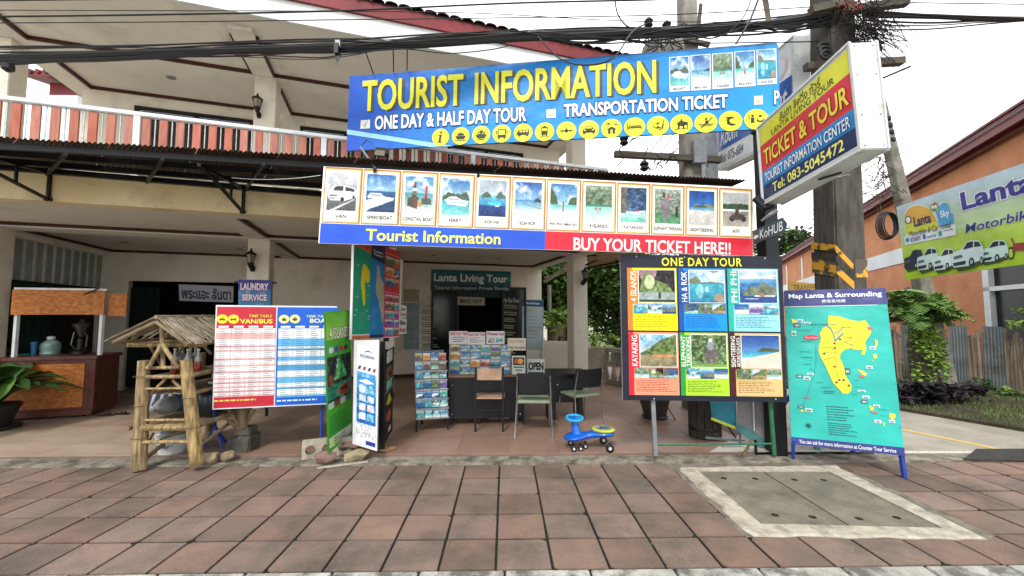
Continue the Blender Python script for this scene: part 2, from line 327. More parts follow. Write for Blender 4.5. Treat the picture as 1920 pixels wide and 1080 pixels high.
        C.grad(.55, 1, '#c4c8c8', '#b4b8b8').ridge(.5, .2, '#3c5a38', -.3, 1.3).grad(0, .45, '#b4aa9a', '#9c9284').speck(.1, 14, .0, .8); C.ell(.35, .22, .1, .08, '#24221f').ell(.8, .22, .1, .08, '#24221f').poly([(.25, .28), (.5, .42), (.85, .34), (.75, .2), (.4, .2)], '#4c4440').ell(.55, .48, .07, .06, '#5a3e36').rect(.5, .35, .6, .46, '#37424a')
    elif kind == 'cave':
        C.rect(0, 0, 1, 1, '#1c1416').speck(.1, 8).ell(.25, .95, .25, .3, '#9a6e7c').poly([(.02, .3), (.1, .75), (.25, 1), (.45, .7), (.8, .55), (.95, .3)], '#6e8a44').ell(.3, .62, .14, .22, '#e2f0b4', .8).speck(.22, 12, .2, .9).rect(0, .04, 1, .3, '#94aaa4').speck(.15, 9, 0, .3).rect(.55, .1, .6, .3, '#1a1a1a').rect(0, 0, 1, .07, '#20402c')
    elif kind == 'reef':
        C.grad(.55, 1, '#cfe6ee', '#4c9cd4').clouds(.65, 1).ridge(.58, .22, '#6c7c5c', -.2, .35).ridge(.58, .06, '#5c7c7c', .2, 1.).grad(0, .58, '#0f86b4', '#2fb2c8'); C.ell(.3, .35, .1, .22, '#9fe0e4', .7).ell(.5, .42, .06, .1, '#d2f0f0', .7).speck(.12, 10, 0, .58).ell(.85, .15, .15, .14, '#c48a58', .8)
    elif kind == 'phiphi':
        C.grad(.6, 1, '#3f92d4', '#bcd8ea').clouds(.75, 1, .9).rect(0, 0, 1, .25, '#10489c').grad(.25, .6, '#1664b0', '#2f80c4').ridge(.22, .4, '#6f7f68', .08, 1.2, 5).speck(.2, 11, .22, .62).rect(.15, .12, .5, .135, '#dcecf4').rect(.4, .2, .95, .24, '#dfe6da').ell(.6, .24, .08, .04, '#c8624a')
    elif kind == 'mangrove':
        C.grad(.4, 1, '#cfe6f0', '#5fb0dc').clouds(.5, 1).poly([(0, .4), (.3, .6), (.6, .85), (1, 1), (1, .35), (0, .35)], '#5e7a34').speck(.25, 14, .36, 1.).rect(0, 0, 1, .36, '#8f8458').speck(.18, 10, 0, .36).rect(.35, .3, .9, .38, '#dc8a4c').speck(.1, 18, .25, .4)
    elif kind == 'jungle':
        C.rect(0, 0, 1, 1, '#5c7c44').speck(.4, 14).poly([(.4, .2), (.42, .6), (.55, .66), (.72, .5), (.84, .32), (.7, .35), (.68, .05), (.6, .05), (.58, .3), (.5, .05), (.44, .05)], '#6d6260').ell(.55, .68, .1, .16, '#8f9aa8').rect(.5, .78, .6, .88, '#e2dcd0').grad(0, .1, '#7cb83c', '#66a034')
    elif kind == 'beach':
        C.grad(.5, 1, '#4f92dc', '#1242a8').grad(.3, .5, '#5fd2d8', '#1f92cc').poly([(0, 0), (0, .2), (.35, .34), (1, .5), (1, 0)], '#e8dcc4').ridge(.5, .12, '#4a5a34', .4, 1.05)
    else:
        pal = [('#3f9ad0', '#e2ecec'), ('#4c7c3c', '#b8c894'), ('#e2862c', '#f4e2a0'), ('#1c5ca8', '#9fd4ec'), ('#b83a3c', '#f0c8b8'), ('#6a5a4c', '#d2c4a8'), ('#2fa8a4', '#dff2ea'), ('#5c4c9c', '#c8c0e4')][seed % 8]
        C.grad(0, 1, pal[0], pal[1]).speck(.3, 5); C.ridge(.3, .35, pal[0], 0, 1.).rect(.08, .8, .9, .9, '#ffffff' if seed % 3 else '#f0e040').rect(.1, .08, .7, .14, '#ffffff', .8).speck(.15, 9)
    n = vnoise(w, h, w*.45, h*.45, seed+77, 2)-.5; n2 = vnoise(w, h, 3, 4, seed+78, 3)-.5
    C.a = np.clip(C.a*(1+n2[..., None]*.25)+n[..., None]*np.array([.18, .17, .16]), 0, 1); g = C.a.mean(2, keepdims=True); C.a = np.clip(g+(C.a-g)*.82, 0, 1)*.94+.03
    return C

ICONS = {
 'i': [('e', .05, .55, .13, .13), ('p', [(-.22, .3), (.15, .3), (.02, -.5), (.2, -.5), (.14, -.62), (-.25, -.62), (-.12, .18), (-.24, .18)])],
 'boat': [('p', [(-.6, .0), (.6, .0), (.4, -.38), (-.4, -.38)]), ('p', [(-.4, .05), (-.3, .3), (.3, .3), (.4, .05)]), ('r', -.04, .3, .04, .5), ('r', -.65, -.55, .65, -.47)],
 'ferry': [('p', [(-.65, .0), (.65, .0), (.4, -.42), (-.4, -.42)]), ('r', -.42, .02, .42, .3), ('r', -.2, .3, .2, .48), ('y', -.3, .1, -.1, .2), ('y', .1, .1, .3, .2), ('r', -.3, -.6, .3, -.5)],
 'bus': [('r', -.45, -.42, .45, .5), ('y', -.34, -.15, .34, .38), ('r', -.38, -.58, -.2, -.4), ('r', .2, -.58, .38, -.4), ('r', -.62, 0, -.52, .3), ('r', .52, 0, .62, .3)],
 'minibus': [('p', [(-.68, -.25), (-.68, .0), (-.45, .3), (.62, .3), (.66, -.25)]), ('y', -.38, .05, -.12, .22), ('y', -.05, .05, .2, .22), ('y', .27, .05, .52, .22), ('e', -.38, -.27, .14, .14), ('e', .4, -.27, .14, .14)],
 'train': [('r', -.32, -.32, .32, .5), ('y', -.24, .08, .24, .35), ('r', -.03, .05, .03, .38), ('r', -.12, .5, .12, .64), ('p', [(-.45, -.65), (-.35, -.65), (-.1, -.32), (-.2, -.32)]), ('p', [(.45, -.65), (.35, -.65), (.1, -.32), (.2, -.32)]), ('r', -.3, -.5, .3, -.44)],
 'plane': [('e', 0, 0, .17, .2), ('r', -.68, -.02, .68, .07), ('r', -.45, -.14, -.32, -.02), ('r', .32, -.14, .45, -.02), ('r', -.03, .15, .03, .38)],
 'car': [('p', [(-.62, -.32), (-.62, .02), (-.42, .12), (-.3, .38), (.3, .38), (.42, .12), (.62, .02), (.62, -.32)]), ('p2', [(-.33, .12), (-.24, .3), (.24, .3), (.33, .12)]), ('y', -.5, -.1, -.3, .0), ('y', .3, -.1, .5, .0), ('r', -.56, -.46, -.36, -.3), ('r', .36, -.46, .56, -.3)],
 'hut': [('p', [(-.5, -.12), (0, .2), (.5, -.12)]), ('r', -.34, -.55, -.1, -.14), ('r', .1, -.55, .34, -.14), ('p', [(-.65, .4), (-.3, .62), (.0, .35), (-.3, .46)]), ('p', [(.1, .3), (.4, .5), (.68, .28), (.4, .36)]), ('r', -.34, .2, -.29, .5)],
 'bed': [('r', -.68, -.3, -.6, .4), ('r', .58, -.3, .66, .05), ('r', -.6, -.12, .6, 0), ('r', -.35, .05, .58, .16), ('e', -.45, .13, .08, .08)],
 'mask': [('e', 0, .02, .48, .32), ('e2', -.22, .03, .19, .2), ('e2', .22, .03, .19, .2), ('r', .45, .0, .53, .62), ('p', [(.1, -.5), (.5, -.3), (.53, 0), (.45, 0), (.4, -.25), (.08, -.4)])],
 'elephant': [('e', 0, .05, .38, .26), ('e', .4, .05, .18, .18), ('r', -.32, -.45, -.16, .0), ('r', .12, -.45, .28, .0), ('r', .5, -.42, .58, .05), ('p', [(-.1, .3), (0, .6), (.12, .3)]), ('r', -.6, -.52, .6, -.46)],
 'kayak': [('r', -.65, -.22, .65, -.14), ('p', [(-.1, -.1), (-.05, .2), (.15, .2), (.25, -.1)]), ('e', .02, .36, .11, .11), ('p', [(-.45, -.5), (-.38, -.55), (.62, .5), (.54, .55)]), ('r', -.5, -.36, .5, -.3)],
 'shrimp': [('e', -.02, .12, .32, .3), ('e2', .1, .0, .2, .2), ('p', [(-.3, .0), (-.3, -.3), (.1, -.5), (.5, -.42), (.3, -.3), (0, -.25), (-.1, -.05)]), ('r', -.45, .35, .3, .4)],
 'cook': [('e', -.3, .35, .12, .12), ('r', -.45, -.35, -.15, .18), ('r', -.62, .0, -.55, .5), ('e', .35, .3, .14, .12), ('e', .35, -.12, .32, .2), ('e2', .35, -.05, .2, .12)],
}

class Sign:
    def __init__(s, name, label, cat, BL, BR, TL, TR, thick=.02, lean=False, group=None, t=None, loc=None, edge='#d8d8d8', panel='#ffffff', node=None):
        c0 = V(0, 0, H)
        if t is not None:
            s.pp, s.n = B(0, t, 0), -VB
            bl = s.hit(*BL[:2]); br = s.hit(*BR[:2])
        else:
            bl, br = P(*BL), P(*BR)
            if lean: tl = P(*TL); s.n = (br-bl).cross(tl-bl).normalized()
            else: s.n = (br-bl).cross(V(0, 0, 1)).normalized()
            s.pp = bl
            if s.n.dot(c0-bl) < 0: s.n = -s.n
        tl = s.hit(*TL[:2]); tr = s.hit(*TR[:2])
        s.O = bl; s.eu = br-bl; s.ev = tl-bl; s.c = (bl, br, tr, tl)
        s.acc = {}; s.thick = thick; s.name = name
        s.node = node or thing(name, label, cat, loc if loc is not None else (bl+br)/2, group)
        m = MB(); b = -s.n*thick
        m.hexa([bl+b, br+b, br, bl], [tl+b, tr+b, tr, tl], edge)
        s.part('panel').add(m.v, m.f, edge)
        if panel: s.part('panel').quad(*[q+s.n*.0012 for q in (bl, br, tr, tl)], panel)
    def hit(s, px, py):
        d = ray(px, py); c0 = V(0, 0, H); return c0+d*((s.pp-c0).dot(s.n)/d.dot(s.n))
    def nx(s, n): s.idx = getattr(s, 'idx', {}); s.idx[n] = s.idx.get(n, 0)+1
    def part(s, n):
        k = (n, getattr(s, 'idx', {}).get(n, 0))
        if k not in s.acc: s.acc[k] = MB()
        return s.acc[k]
    def uv(s, px, py):
        q = s.hit(px, py)-s.O; a, b, c = s.eu.dot(s.eu), s.eu.dot(s.ev), s.ev.dot(s.ev); p, r = q.dot(s.eu), q.dot(s.ev); D = a*c-b*b
        return ((p*c-r*b)/D, (r*a-p*b)/D)
    def W(s, u, v, d=0): return s.O+s.eu*u+s.ev*v+s.n*d
    def Rc(s, x0, yt, x1, yb):
        a = s.uv(x0, yt); b = s.uv(x1, yb); return (a[0], b[1], b[0], a[1])
    def rect(s, part, r, col, d=.004):
        u0, v0, u1, v1 = r; s.part(part).quad(s.W(u0, v0, d), s.W(u1, v0, d), s.W(u1, v1, d), s.W(u0, v1, d), col)
    def poly(s, part, pts, col, d=.006):
        if part in ('island', 'stripe'): s.nx(part)
        s.part(part).add([s.W(u, v, d) for u, v in pts], [tuple(range(len(pts)))], col)
    def disc(s, part, u, v, ru, rv, col, d=.006, n=20):
        if part in ('screw', 'icon_disc', 'symbol'): s.nx(part)
        s.poly(part, [(u+ru*math.cos(2*math.pi*k/n), v+rv*math.sin(2*math.pi*k/n)) for k in range(n)], col, d)
    def text(s, part, body, r, col, d=.009, bold=.012, outline=None, dx=0, dy=0, space=1., rot=False, shear=0., mirror=False):
        s.nx(part); u0, v0, u1, v1 = r; a, fs, bb = glyphs(body, bold, space, shear)
        if outline:
            oc, off = outline; a2, f2, _ = glyphs(body, bold+off, space, shear)
            s._put(part, a2, f2, bb, (u0, v0, u1, v1), oc, d-.0025, rot, mirror)
        s._put(part, a, fs, bb, (u0+dx, v0+dy, u1+dx, v1+dy), col, d, rot, mirror)
    def _put(s, part, a, fs, bb, r, col, d, rot, mirror):
        u0, v0, u1, v1 = r; x = (a[:, 0]-bb[0])/(bb[2]-bb[0]+1e-9); y = (a[:, 1]-bb[1])/(bb[3]-bb[1]+1e-9)
        if mirror: x = 1-x
        if rot: x, y = 1-y, x
        s.part(part).add([s.W(u0+(u1-u0)*p, v0+(v1-v0)*q, d) for p, q in zip(x, y)], fs, col)
    def paint(s, part, r, C, d=.005):
        if part != 'panel': s.nx(part)
        u0, v0, u1, v1 = r; h, w = C.h, C.w; mb = s.part(part); col = np.clip(C.a, 0, 1)
        L = np.where(col <= .04045, col/12.92, ((col+.055)/1.055)**2.4)
        O = np.array(s.O)+np.array(s.n)*d; eu = np.array(s.eu); ev = np.array(s.ev)
        us = u0+(u1-u0)*np.linspace(0, 1, w); vs = v0+(v1-v0)*np.linspace(0, 1, h)
        pts = O+us[None, :, None]*eu+vs[:, None, None]*ev; o = len(mb.v)
        mb.v += [tuple(p) for p in pts.reshape(-1, 3)]; mb.c += [tuple(c) for c in L.reshape(-1, 3)]
        mb.f += [(o+j*w+i, o+j*w+i+1, o+(j+1)*w+i+1, o+(j+1)*w+i) for j in range(h-1) for i in range(w-1)]
    def lines(s, part, r, n, col, d=.008, fill=.5, seed=0, wl=.08):
        u0, v0, u1, v1 = r; rr = random.Random(seed+n); dv = (v1-v0)/n
        for k in range(n):
            v = v1-dv*(k+.5); u = u0; end = u0+(u1-u0)*rr.uniform(.6, 1)
            while u < end:
                l = (u1-u0)*wl*rr.uniform(.4, 1.4); s.rect(part, (u, v-dv*fill/2, min(u+l, end), v+dv*fill/2), col, d); u += l+(u1-u0)*.02
    def icon(s, part, u, v, ru, rv, key, d=.010, dark='#33341c', yel='#eee83a'):
        s.nx(part)
        for sh in ICONS[key]:
            k = sh[0]; dd = d+(.002 if k in ('y', 'p2', 'e2') else 0); c = yel if k in ('y', 'p2', 'e2') else dark
            if k in ('r', 'y'): s.rect(part, (u+sh[1]*ru, v+sh[2]*rv, u+sh[3]*ru, v+sh[4]*rv), c, dd)
            elif k in ('p', 'p2'): s.poly(part, [(u+a*ru, v+b*rv) for a, b in sh[1]], c, dd)
            else: s.disc(part, u+sh[1]*ru, v+sh[2]*rv, sh[3]*ru, sh[4]*rv, c, dd, 14)
    def done(s):
        for (n, i), mb in s.acc.items():
            if mb.v: mb.build(n, PRINT, s.node, kind='stuff' if n in ('small_print', 'road_line', 'table') else None)
        return s.node
# ---------------------------------------------------------------- ground
GROUND = mat('pale concrete road', '#a7a194', '#8f897c', rough=.9, scale=1.6, bump=.25, bscale=60, dirt=('#6c675c', .8, .5, .72, .6), grain=.12)
mb = MB(); mb.quad((-80, 4.86, -.03), (90, 4.86, -.03), (90, 400, -.03), (-80, 400, -.03)); mb.quad((-80, -60, -.16), (90, -60, -.16), (90, 4.86, -.16), (-80, 4.86, -.16))
struct('ground', mb, GROUND)
TW = .3725; R0 = 2.757; TH = .3732; X0 = -.0586
PAVE = mat('worn red paving slab', '#7f685b', '#6a5c51', rough=.88, scale=2.6, bump=.25, bscale=45, rnd=.14, c3='#766257', dirt=('#3f3c34', 1.3, .46, .66, .68), grain=.17, gscale=70)
JOINT = mat('dark joint mortar', '#262720', '#181914', rough=.95, scale=20, bump=.4)
mb = MB(); mb.hexa([(-9, 2.7, -.16), (9, 2.7, -.16), (9, 4.84, -.16), (-9, 4.84, -.16)], [(-9, 2.7, -.014), (9, 2.7, -.014), (9, 4.84, -.014), (-9, 4.84, -.014)])
pavement = struct('pavement', mb, JOINT, label='raised pavement of worn red square slabs')
def slab_mesh(seed, w, d):
    r = random.Random(seed); g = .0088; m = MB()
    q = [(-w/2+g+r.uniform(-.002, .002), -d/2+g+r.uniform(-.002, .002)), (w/2-g, -d/2+g+r.uniform(-.002, .002)), (w/2-g+r.uniform(-.002, .002), d/2-g), (-w/2+g, d/2-g+r.uniform(-.002, .002))]
    if r.random() < .5:
        k = r.randrange(4); a, b, c = Vector(q[k-1]), Vector(q[k]), Vector(q[(k+1) % 4]); e = r.uniform(.01, .03); q = q[:k]+[tuple(b+(a-b).normalized()*e), tuple(b+(c-b).normalized()*e*r.uniform(.5, 1.5))]+q[k+1:]
    m.prism([(x, y, -.012) for x, y in q], (0, 0, .012)); return m
slabs = [slab_mesh(k, TW, TW).mesh('paving_slab', PAVE, bevel=.003) for k in range(7)]
r = random.Random(3)
def put(me, name, loc, parent, rot=(0, 0, 0)):
    o = bpy.data.objects.new(name, me); COL.objects.link(o); o.parent = parent; o.location = loc; o.rotation_euler = rot; ORI[o.name] = Vector(loc); return o
for j in range(5):
    for i in range(-18, 18):
        if j >= 1 and 5 <= i <= 9: continue
        put(r.choice(slabs), 'paving_slab', (X0+TW*(i+.5), R0+TH*(j+.5), r.uniform(-.0015, .0015)), pavement, (r.uniform(-.004, .004), r.uniform(-.004, .004), r.choice([0, math.pi/2, math.pi, -math.pi/2])))
# kerb strips
KERB = mat('mossy grey kerb cement', '#979081', '#6c675b', rough=.95, scale=7, bump=.5, bscale=60, dirt=('#3a3830', 4.5, .47, .62, .75), grain=.28, gscale=60)
WKERB = mat('white painted kerb stone', '#aeaca3', '#8c8a81', rough=.9, scale=5, bump=.4, bscale=60, dirt=('#4b4a45', 5, .46, .6, .85), grain=.2)
def irregular_strip(x0, x1, y0, y1, z0, z1, step=.12, seed=1, j=.012):
    m = MB(); rr = random.Random(seed); n = max(2, int((x1-x0)/step)); pr = None; vs = []; fs = []
    for k in range(n+1):
        x = x0+(x1-x0)*k/n; vs += [(x, y0+rr.uniform(-j, j), z0), (x, y0+rr.uniform(-j, j), z1+rr.uniform(-.004, .004)), (x, y1+rr.uniform(-j, j)*.5, z1+rr.uniform(-.004, .004)), (x, y1, z0)]
        if k: o = 4*(k-1); fs += [(o, o+4, o+5, o+1), (o+1, o+5, o+6, o+2), (o+2, o+6, o+7, o+3)]
    fs += [(0, 1, 2, 3), (4*n+3, 4*n+2, 4*n+1, 4*n)]
    return m.add(vs, fs)
struct('kerb', irregular_strip(-9, 9, 4.625, 4.862, -.16, .012, seed=4), KERB, label='mossy cement strip between the slabs and the shop floor')
for i in range(-16, 17):
    m = MB(); x = i*.55; m.hexa([(x+.005, 2.56, -.16), (x+.545, 2.56, -.16), (x+.545, 2.75, -.16), (x+.005, 2.75, -.16)], [(x+.008, 2.575, -.004), (x+.542, 2.575, -.004), (x+.542, 2.748, .006), (x+.008, 2.748, .006)])
    m.build('kerb_stone', WKERB, pavement, bevel=.006)
# manhole with cement surround
mh = thing('manhole', 'concrete manhole with two cover slabs set in a cement frame', 'manhole', (2.7, 3.7, 0))
m = MB(); _g = lambda x, y: tuple(G(x, y))[:2]
fo = [_g(1410, 1007), _g(1853, 1013), _g(1568, 873), _g(1272, 878)]; fi = [_g(1427, 985), _g(1768, 993), _g(1552, 885), _g(1308, 884)]
rr = random.Random(9)
def seg(a, b, n): return [(a[0]+(b[0]-a[0])*k/n, a[1]+(b[1]-a[1])*k/n) for k in range(n)]
O_, I_ = [], []
for k in range(4):
    O_ += seg(fo[k], fo[(k+1) % 4], 14); I_ += seg(fi[k], fi[(k+1) % 4], 14)
C_ = []
fc = [(1.795, 3.118), (3.68, 3.118), (3.68, 4.635), (1.795, 4.635)]
for k in range(4): C_ += seg(fc[k], fc[(k+1) % 4], 14)
C_ = [(x+rr.uniform(-.012, .012), y+rr.uniform(-.008, .008)) for x, y in C_]; O_ = [(x+rr.uniform(-.02, .02), y+rr.uniform(-.014, .014)) for x, y in O_]; n = len(O_)
SM = MB(); SM.add([(x, y, -.001) for x, y in C_]+[(x, y, .004) for x, y in O_], [(i, (i+1) % n, n+(i+1) % n, n+i) for i in range(n)]); SM.build('cement_smear', mat('dirty cement smear', '#857c6e', '#645b50', rough=.95, scale=6, bump=.5, dirt=('#403c34', 5, .48, .65, .7), grain=.25), mh)
vs = [(x, y, .0) for x, y in O_]+[(x*.85+a*.15, y*.85+b*.15, .014) for (x, y), (a, b) in zip(O_, I_)]+[(x, y, .014) for x, y in I_]+[(x, y, -.02) for x, y in I_]
fs = [(a*n+i, a*n+(i+1) % n, (a+1)*n+(i+1) % n, (a+1)*n+i) for a in range(3) for i in range(n)]
m.add(vs, fs); m.build('surround', CONC_L, mh)
MHC = mat('grey green cover concrete', '#7c7466', '#696356', rough=.92, scale=5, bump=.35, bscale=70, dirt=('#45443c', 2.5, .48, .68, .6), grain=.2, gscale=60)
def fq(u, v, z): 
    p = Vector(fi[0])*(1-u)*(1-v)+Vector(fi[1])*u*(1-v)+Vector(fi[2])*u*v+Vector(fi[3])*(1-u)*v; return (p.x, p.y, z)
for a, b in ((.006, .495), (.505, .994)):
    m = MB(); q = [(a, .008), (b, .008), (b, .992), (a, .992)]; m.hexa([fq(*u, -.02) for u in q], [fq(*u, .004) for u in q]); cv = m.build('cover_slab', MHC, mh, bevel=.004)
    for x in (a+.13, b-.13):
        for y in (.13, .82):
            h = MB(); h.lathe([(.030, .0045), (.026, .006), (.022, .0048)], fq(x+rr.uniform(-.02, .02), y+rr.uniform(-.02, .02), 0), 12); h.build('lifting_hole', mat('dark lifting hole', '#211f1b', '#15130f', rough=1), cv)
m = MB(); m.hexa([(*q, -.012) for q in fo], [(*q, -.008) for q in fo]); m.build('pit_edge', JOINT, mh)
# shop floor tiles
FLOORB = mat('tile bedding', '#7a655a', '#6a564c', rough=.9)
FLOOR = mat('brown terracotta floor tile', '#95796a', '#83695a', rough=.42, scale=1.6, rnd=.035, bump=.03, bscale=30, dirt=('#6a4e42', 1.1, .5, .75, .45), spec=.5, grain=.07)
FLOOR2 = mat('pale washed floor cement', '#ab9a88', '#98836f', rough=.6, scale=1.2, rnd=.03, bump=.05, dirt=('#7f6455', .8, .5, .7, .7), stretch=(.5, 2, 1), grain=.08)
m = MB(); bb = [(-13, 4.865), (2.95, 4.865), (4.6, 9.0), (4.6, 15), (-13, 15)]
m.prism([(x, y, -.1) for x, y in bb], (0, 0, .134)); floor = struct('floor', m, FLOORB, label='shop floor of large brown tiles under the balcony')
def tile_mesh(w, mm):
    m = MB(); g = .0016; m.hexa([(-w/2+g, -w/2+g, 0), (w/2-g, -w/2+g, 0), (w/2-g, w/2-g, 0), (-w/2+g, w/2-g, 0)], [(-w/2+g, -w/2+g, .007), (w/2-g, -w/2+g, .007), (w/2-g, w/2-g, .007), (-w/2+g, w/2-g, .007)]); return m.mesh('floor_tile', mm)
ft, ft2 = tile_mesh(.6, FLOOR), tile_mesh(.6, FLOOR2)
cnt = 0
for j in range(16):
    for i in range(-20, 7):
        x, y = .04+.6*(i+.5), 5.168+.6*j
        if cnt >= 296: break
        rt = (x-CX*0)/(y)
        if abs(rt) > 1.38 or y > 13: continue
        if x+.3 > 2.95+(y-4.86)*.39: continue
        if x < P0.x-2.2 and y > 9.5: continue
        put(ft if x > -2.9-(y-5)*.25 or j == 0 and x > -4 else ft2, 'floor_tile', (x, y, .0335+random.uniform(-.0006, .0006)), floor); cnt += 1
# side lane on the right: lines, verge, far lane edge
YEL = mat('faded yellow road paint', '#c9a95c', '#b7a27a', rough=.8, scale=25, ramp=(.3, .5))
WHT = mat('faded white road paint', '#c9c7bf', '#aaa699', rough=.8, scale=30, ramp=(.4, .55))
m = MB(); m.quad((6.2, 4.9, -.026), (6.3, 4.9, -.026), (-.4+5.0, 9.2, -.026), (4.5, 9.2, -.026)); struct('yellow_line', m, YEL)
m = MB(); m.quad((4.4, 5.0, -.0255), (9, 4.88, -.0255), (9, 4.96, -.0255), (4.4, 5.09, -.0255)); struct('white_line', m, WHT)
ASPH = mat('dark gutter asphalt', '#3b3a37', '#2b2a28', rough=.95, scale=12, bump=.5)
m = MB(); m.prism([(5.15, 4.62, .013), (9.5, 4.40, .013), (9.5, 4.93, .013), (5.7, 4.96, .013)], (0, 0, .02)); m.build('ramp_patch', ASPH, None, kind='structure', label='dark asphalt patch at the pavement edge by the lane')
SOIL = mat('dark verge soil', '#4a4234', '#342d22', rough=1, scale=6, bump=.6)
vp = [(7.6, 5.5), (14, 4.9), (22, 8), (26, 30), (6, 30), (5.9, 12), (6.75, 7.6)]
m = MB(); m.prism([(x, y, -.05) for x, y in vp], (0, 0, .07)); verge = struct('verge', m, SOIL, label='soil strip under the grass beside the lane')

# ---------------------------------------------------------------- main building
bld = thing('guest_house', 'two storey cream guest house with a red board balcony over the shop', 'building', tuple(B(3, 3, 0)))
def bp(name, mm, boxes, parent=None, **k):
    m = MB()
    for b in boxes: bbox(m, *b)
    return m.build(name, mm, parent or bld, **k)
ZL, ZP = 2.98, 3.05          # beam underside, ceiling panel underside
TB, TU, TE = 5.25, 3.9, .86   # lower back wall, upper back wall, eave line
SL, SR = -1.75, 8.22
CW = .17
# ground floor back wall with two openings
bp('back_wall', CREAM, [(-1.9, -1.39, TB, TB+.15, .03, 3.2), (-1.39, 1.39, TB, TB+.15, 2.39, 3.2), (1.39, 5.1, TB, TB+.15, .03, 3.2), (5.1, 7.75, TB, TB+.15, 2.42, 3.2), (7.75, 8.22, TB, TB+.15, .03, 3.2)])
bp('back_wall', CREAM, [(3.86, 4.12, 2.75, TB, .03, ZP)], label='wall end between the laundry and the tour desk')
bp('skirting', BROWN, [(1.39, 3.855, TB-.02, TB, .035, .13)])
bp('skirting', BROWN, [(4.125, 5.1, TB-.02, TB, .035, .13)])
bp('skirting', BROWN, [(3.845, 4.135, 2.73, 2.75, .035, .13)])
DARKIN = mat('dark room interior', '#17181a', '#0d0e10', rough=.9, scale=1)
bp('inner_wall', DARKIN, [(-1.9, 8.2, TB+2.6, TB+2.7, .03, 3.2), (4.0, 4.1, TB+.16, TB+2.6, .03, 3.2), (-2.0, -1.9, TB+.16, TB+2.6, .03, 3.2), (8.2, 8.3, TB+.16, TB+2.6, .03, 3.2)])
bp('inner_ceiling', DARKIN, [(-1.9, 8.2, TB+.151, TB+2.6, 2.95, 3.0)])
# left wall with shutter band and black curtain opening
bp('side_wall', CREAM, [(-2.0, -1.75, 2.35, 2.66, .03, 3.3), (-2.0, -1.76, 2.66, TB+.15, 2.9, 3.3), (-2.0, -1.9, TB-.02, TB+.15, .03, 2.9)])
SHUT = mat('grey metal shutter', '#a4a7a5', '#8d908e', rough=.5, scale=3, metal=.2)
sh = bp('shutter_band', SHUT, [(-1.95, -1.87, 2.67, TB-.01, 2.22, 2.9)])
for k in range(11):
    t = 2.78+k*.222; bp('shutter_rib', mat('light shutter rib', '#c4c6c2', rough=.5), [(-1.869, -1.84, t, t+.035, 2.23, 2.9)], sh)
CURT = mat('dark green curtain', '#14332b', '#0a1e19', rough=.9, scale=3, stretch=(8, 8, .4))
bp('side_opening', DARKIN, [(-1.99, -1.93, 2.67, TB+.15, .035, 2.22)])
def curtain(s0, s1, t, z0, z1, along='s', n=34, amp=.035):
    m = MB(); vs = []
    for k in range(n+1):
        a = s0+(s1-s0)*k/n; o = amp*math.sin(k*1.9)+amp*.4*math.sin(k*.7)
        for z in (z0, z1): vs.append(B(a, t+o, z) if along == 's' else B(t+o, a, z))
    return m.add(vs, [(2*k, 2*k+2, 2*k+3, 2*k+1) for k in range(n)])
curtain(2.75, 3.9, -1.86, .1, 2.2, 't').build('curtain', CURT, bld)
curtain(-1.37, -.85, TB+.06, .1, 2.25).build('curtain', CURT, bld)
# columns
def column(s, t, z0, z1, w=CW):
    m = MB(); bbox(m, s-w, s+w, t-w, t+w, z0, z1); return m.build('column', CREAM, bld, bevel=.008)
TC = 2.6
for s in (-1.84, 1.80, 8.03):
    column(s, TC, .04, ZL); column(s, TC, 3.36, 5.93)
# ceilings: recessed panels with beams around
bp('ceiling_panel', CEIL, [(-2.0, 8.22, .62, TB, ZP, 3.2)])
bp('ceiling_beam', CEIL, [(-2.0, 8.25, .6, .80, ZL, ZP-.001), (-2.0, 8.25, TC-.2, TC+.2, ZL, ZP-.001), (1.62, 1.92, .8, TC-.2, ZL, ZP-.002), (1.62, 1.92, TC+.2, TB, ZL, ZP-.002), (7.95, 8.25, .8, TC-.2, ZL, ZP-.002), (7.95, 8.25, TC+.2, TB, ZL, ZP-.002), (-2.0, -1.75, .8, TC-.2, ZL, ZP-.002), (-1.755, -1.72, TC+.2, TB, ZL, ZP-.002)])
def mould(boxes): return bp('ceiling_moulding', BROWN, boxes)
e = .035
for (a, b) in ((-1.72, 1.62), (1.92, 7.95)):
    for (t0, t1) in ((.8, TC-.2), (TC+.2, TB)):
        mould([(a+e, b-e, t1-e, t1-.002, ZP-.05, ZP-.002)]); mould([(a+.002, a+e, t0, t1, ZP-.05, ZP-.002)]); mould([(b-e, b-.002, t0, t1, ZP-.05, ZP-.002)])
# balcony slab and fascia beam
bp('balcony_beam', CREAM_Y, [(-2.2, 8.25, .42, .6, 2.975, 3.36)], label='yellowed beam along the balcony edge')
bp('balcony_floor', CEIL, [(-2.2, 8.25, .6, 5.4, 3.201, 3.36)])
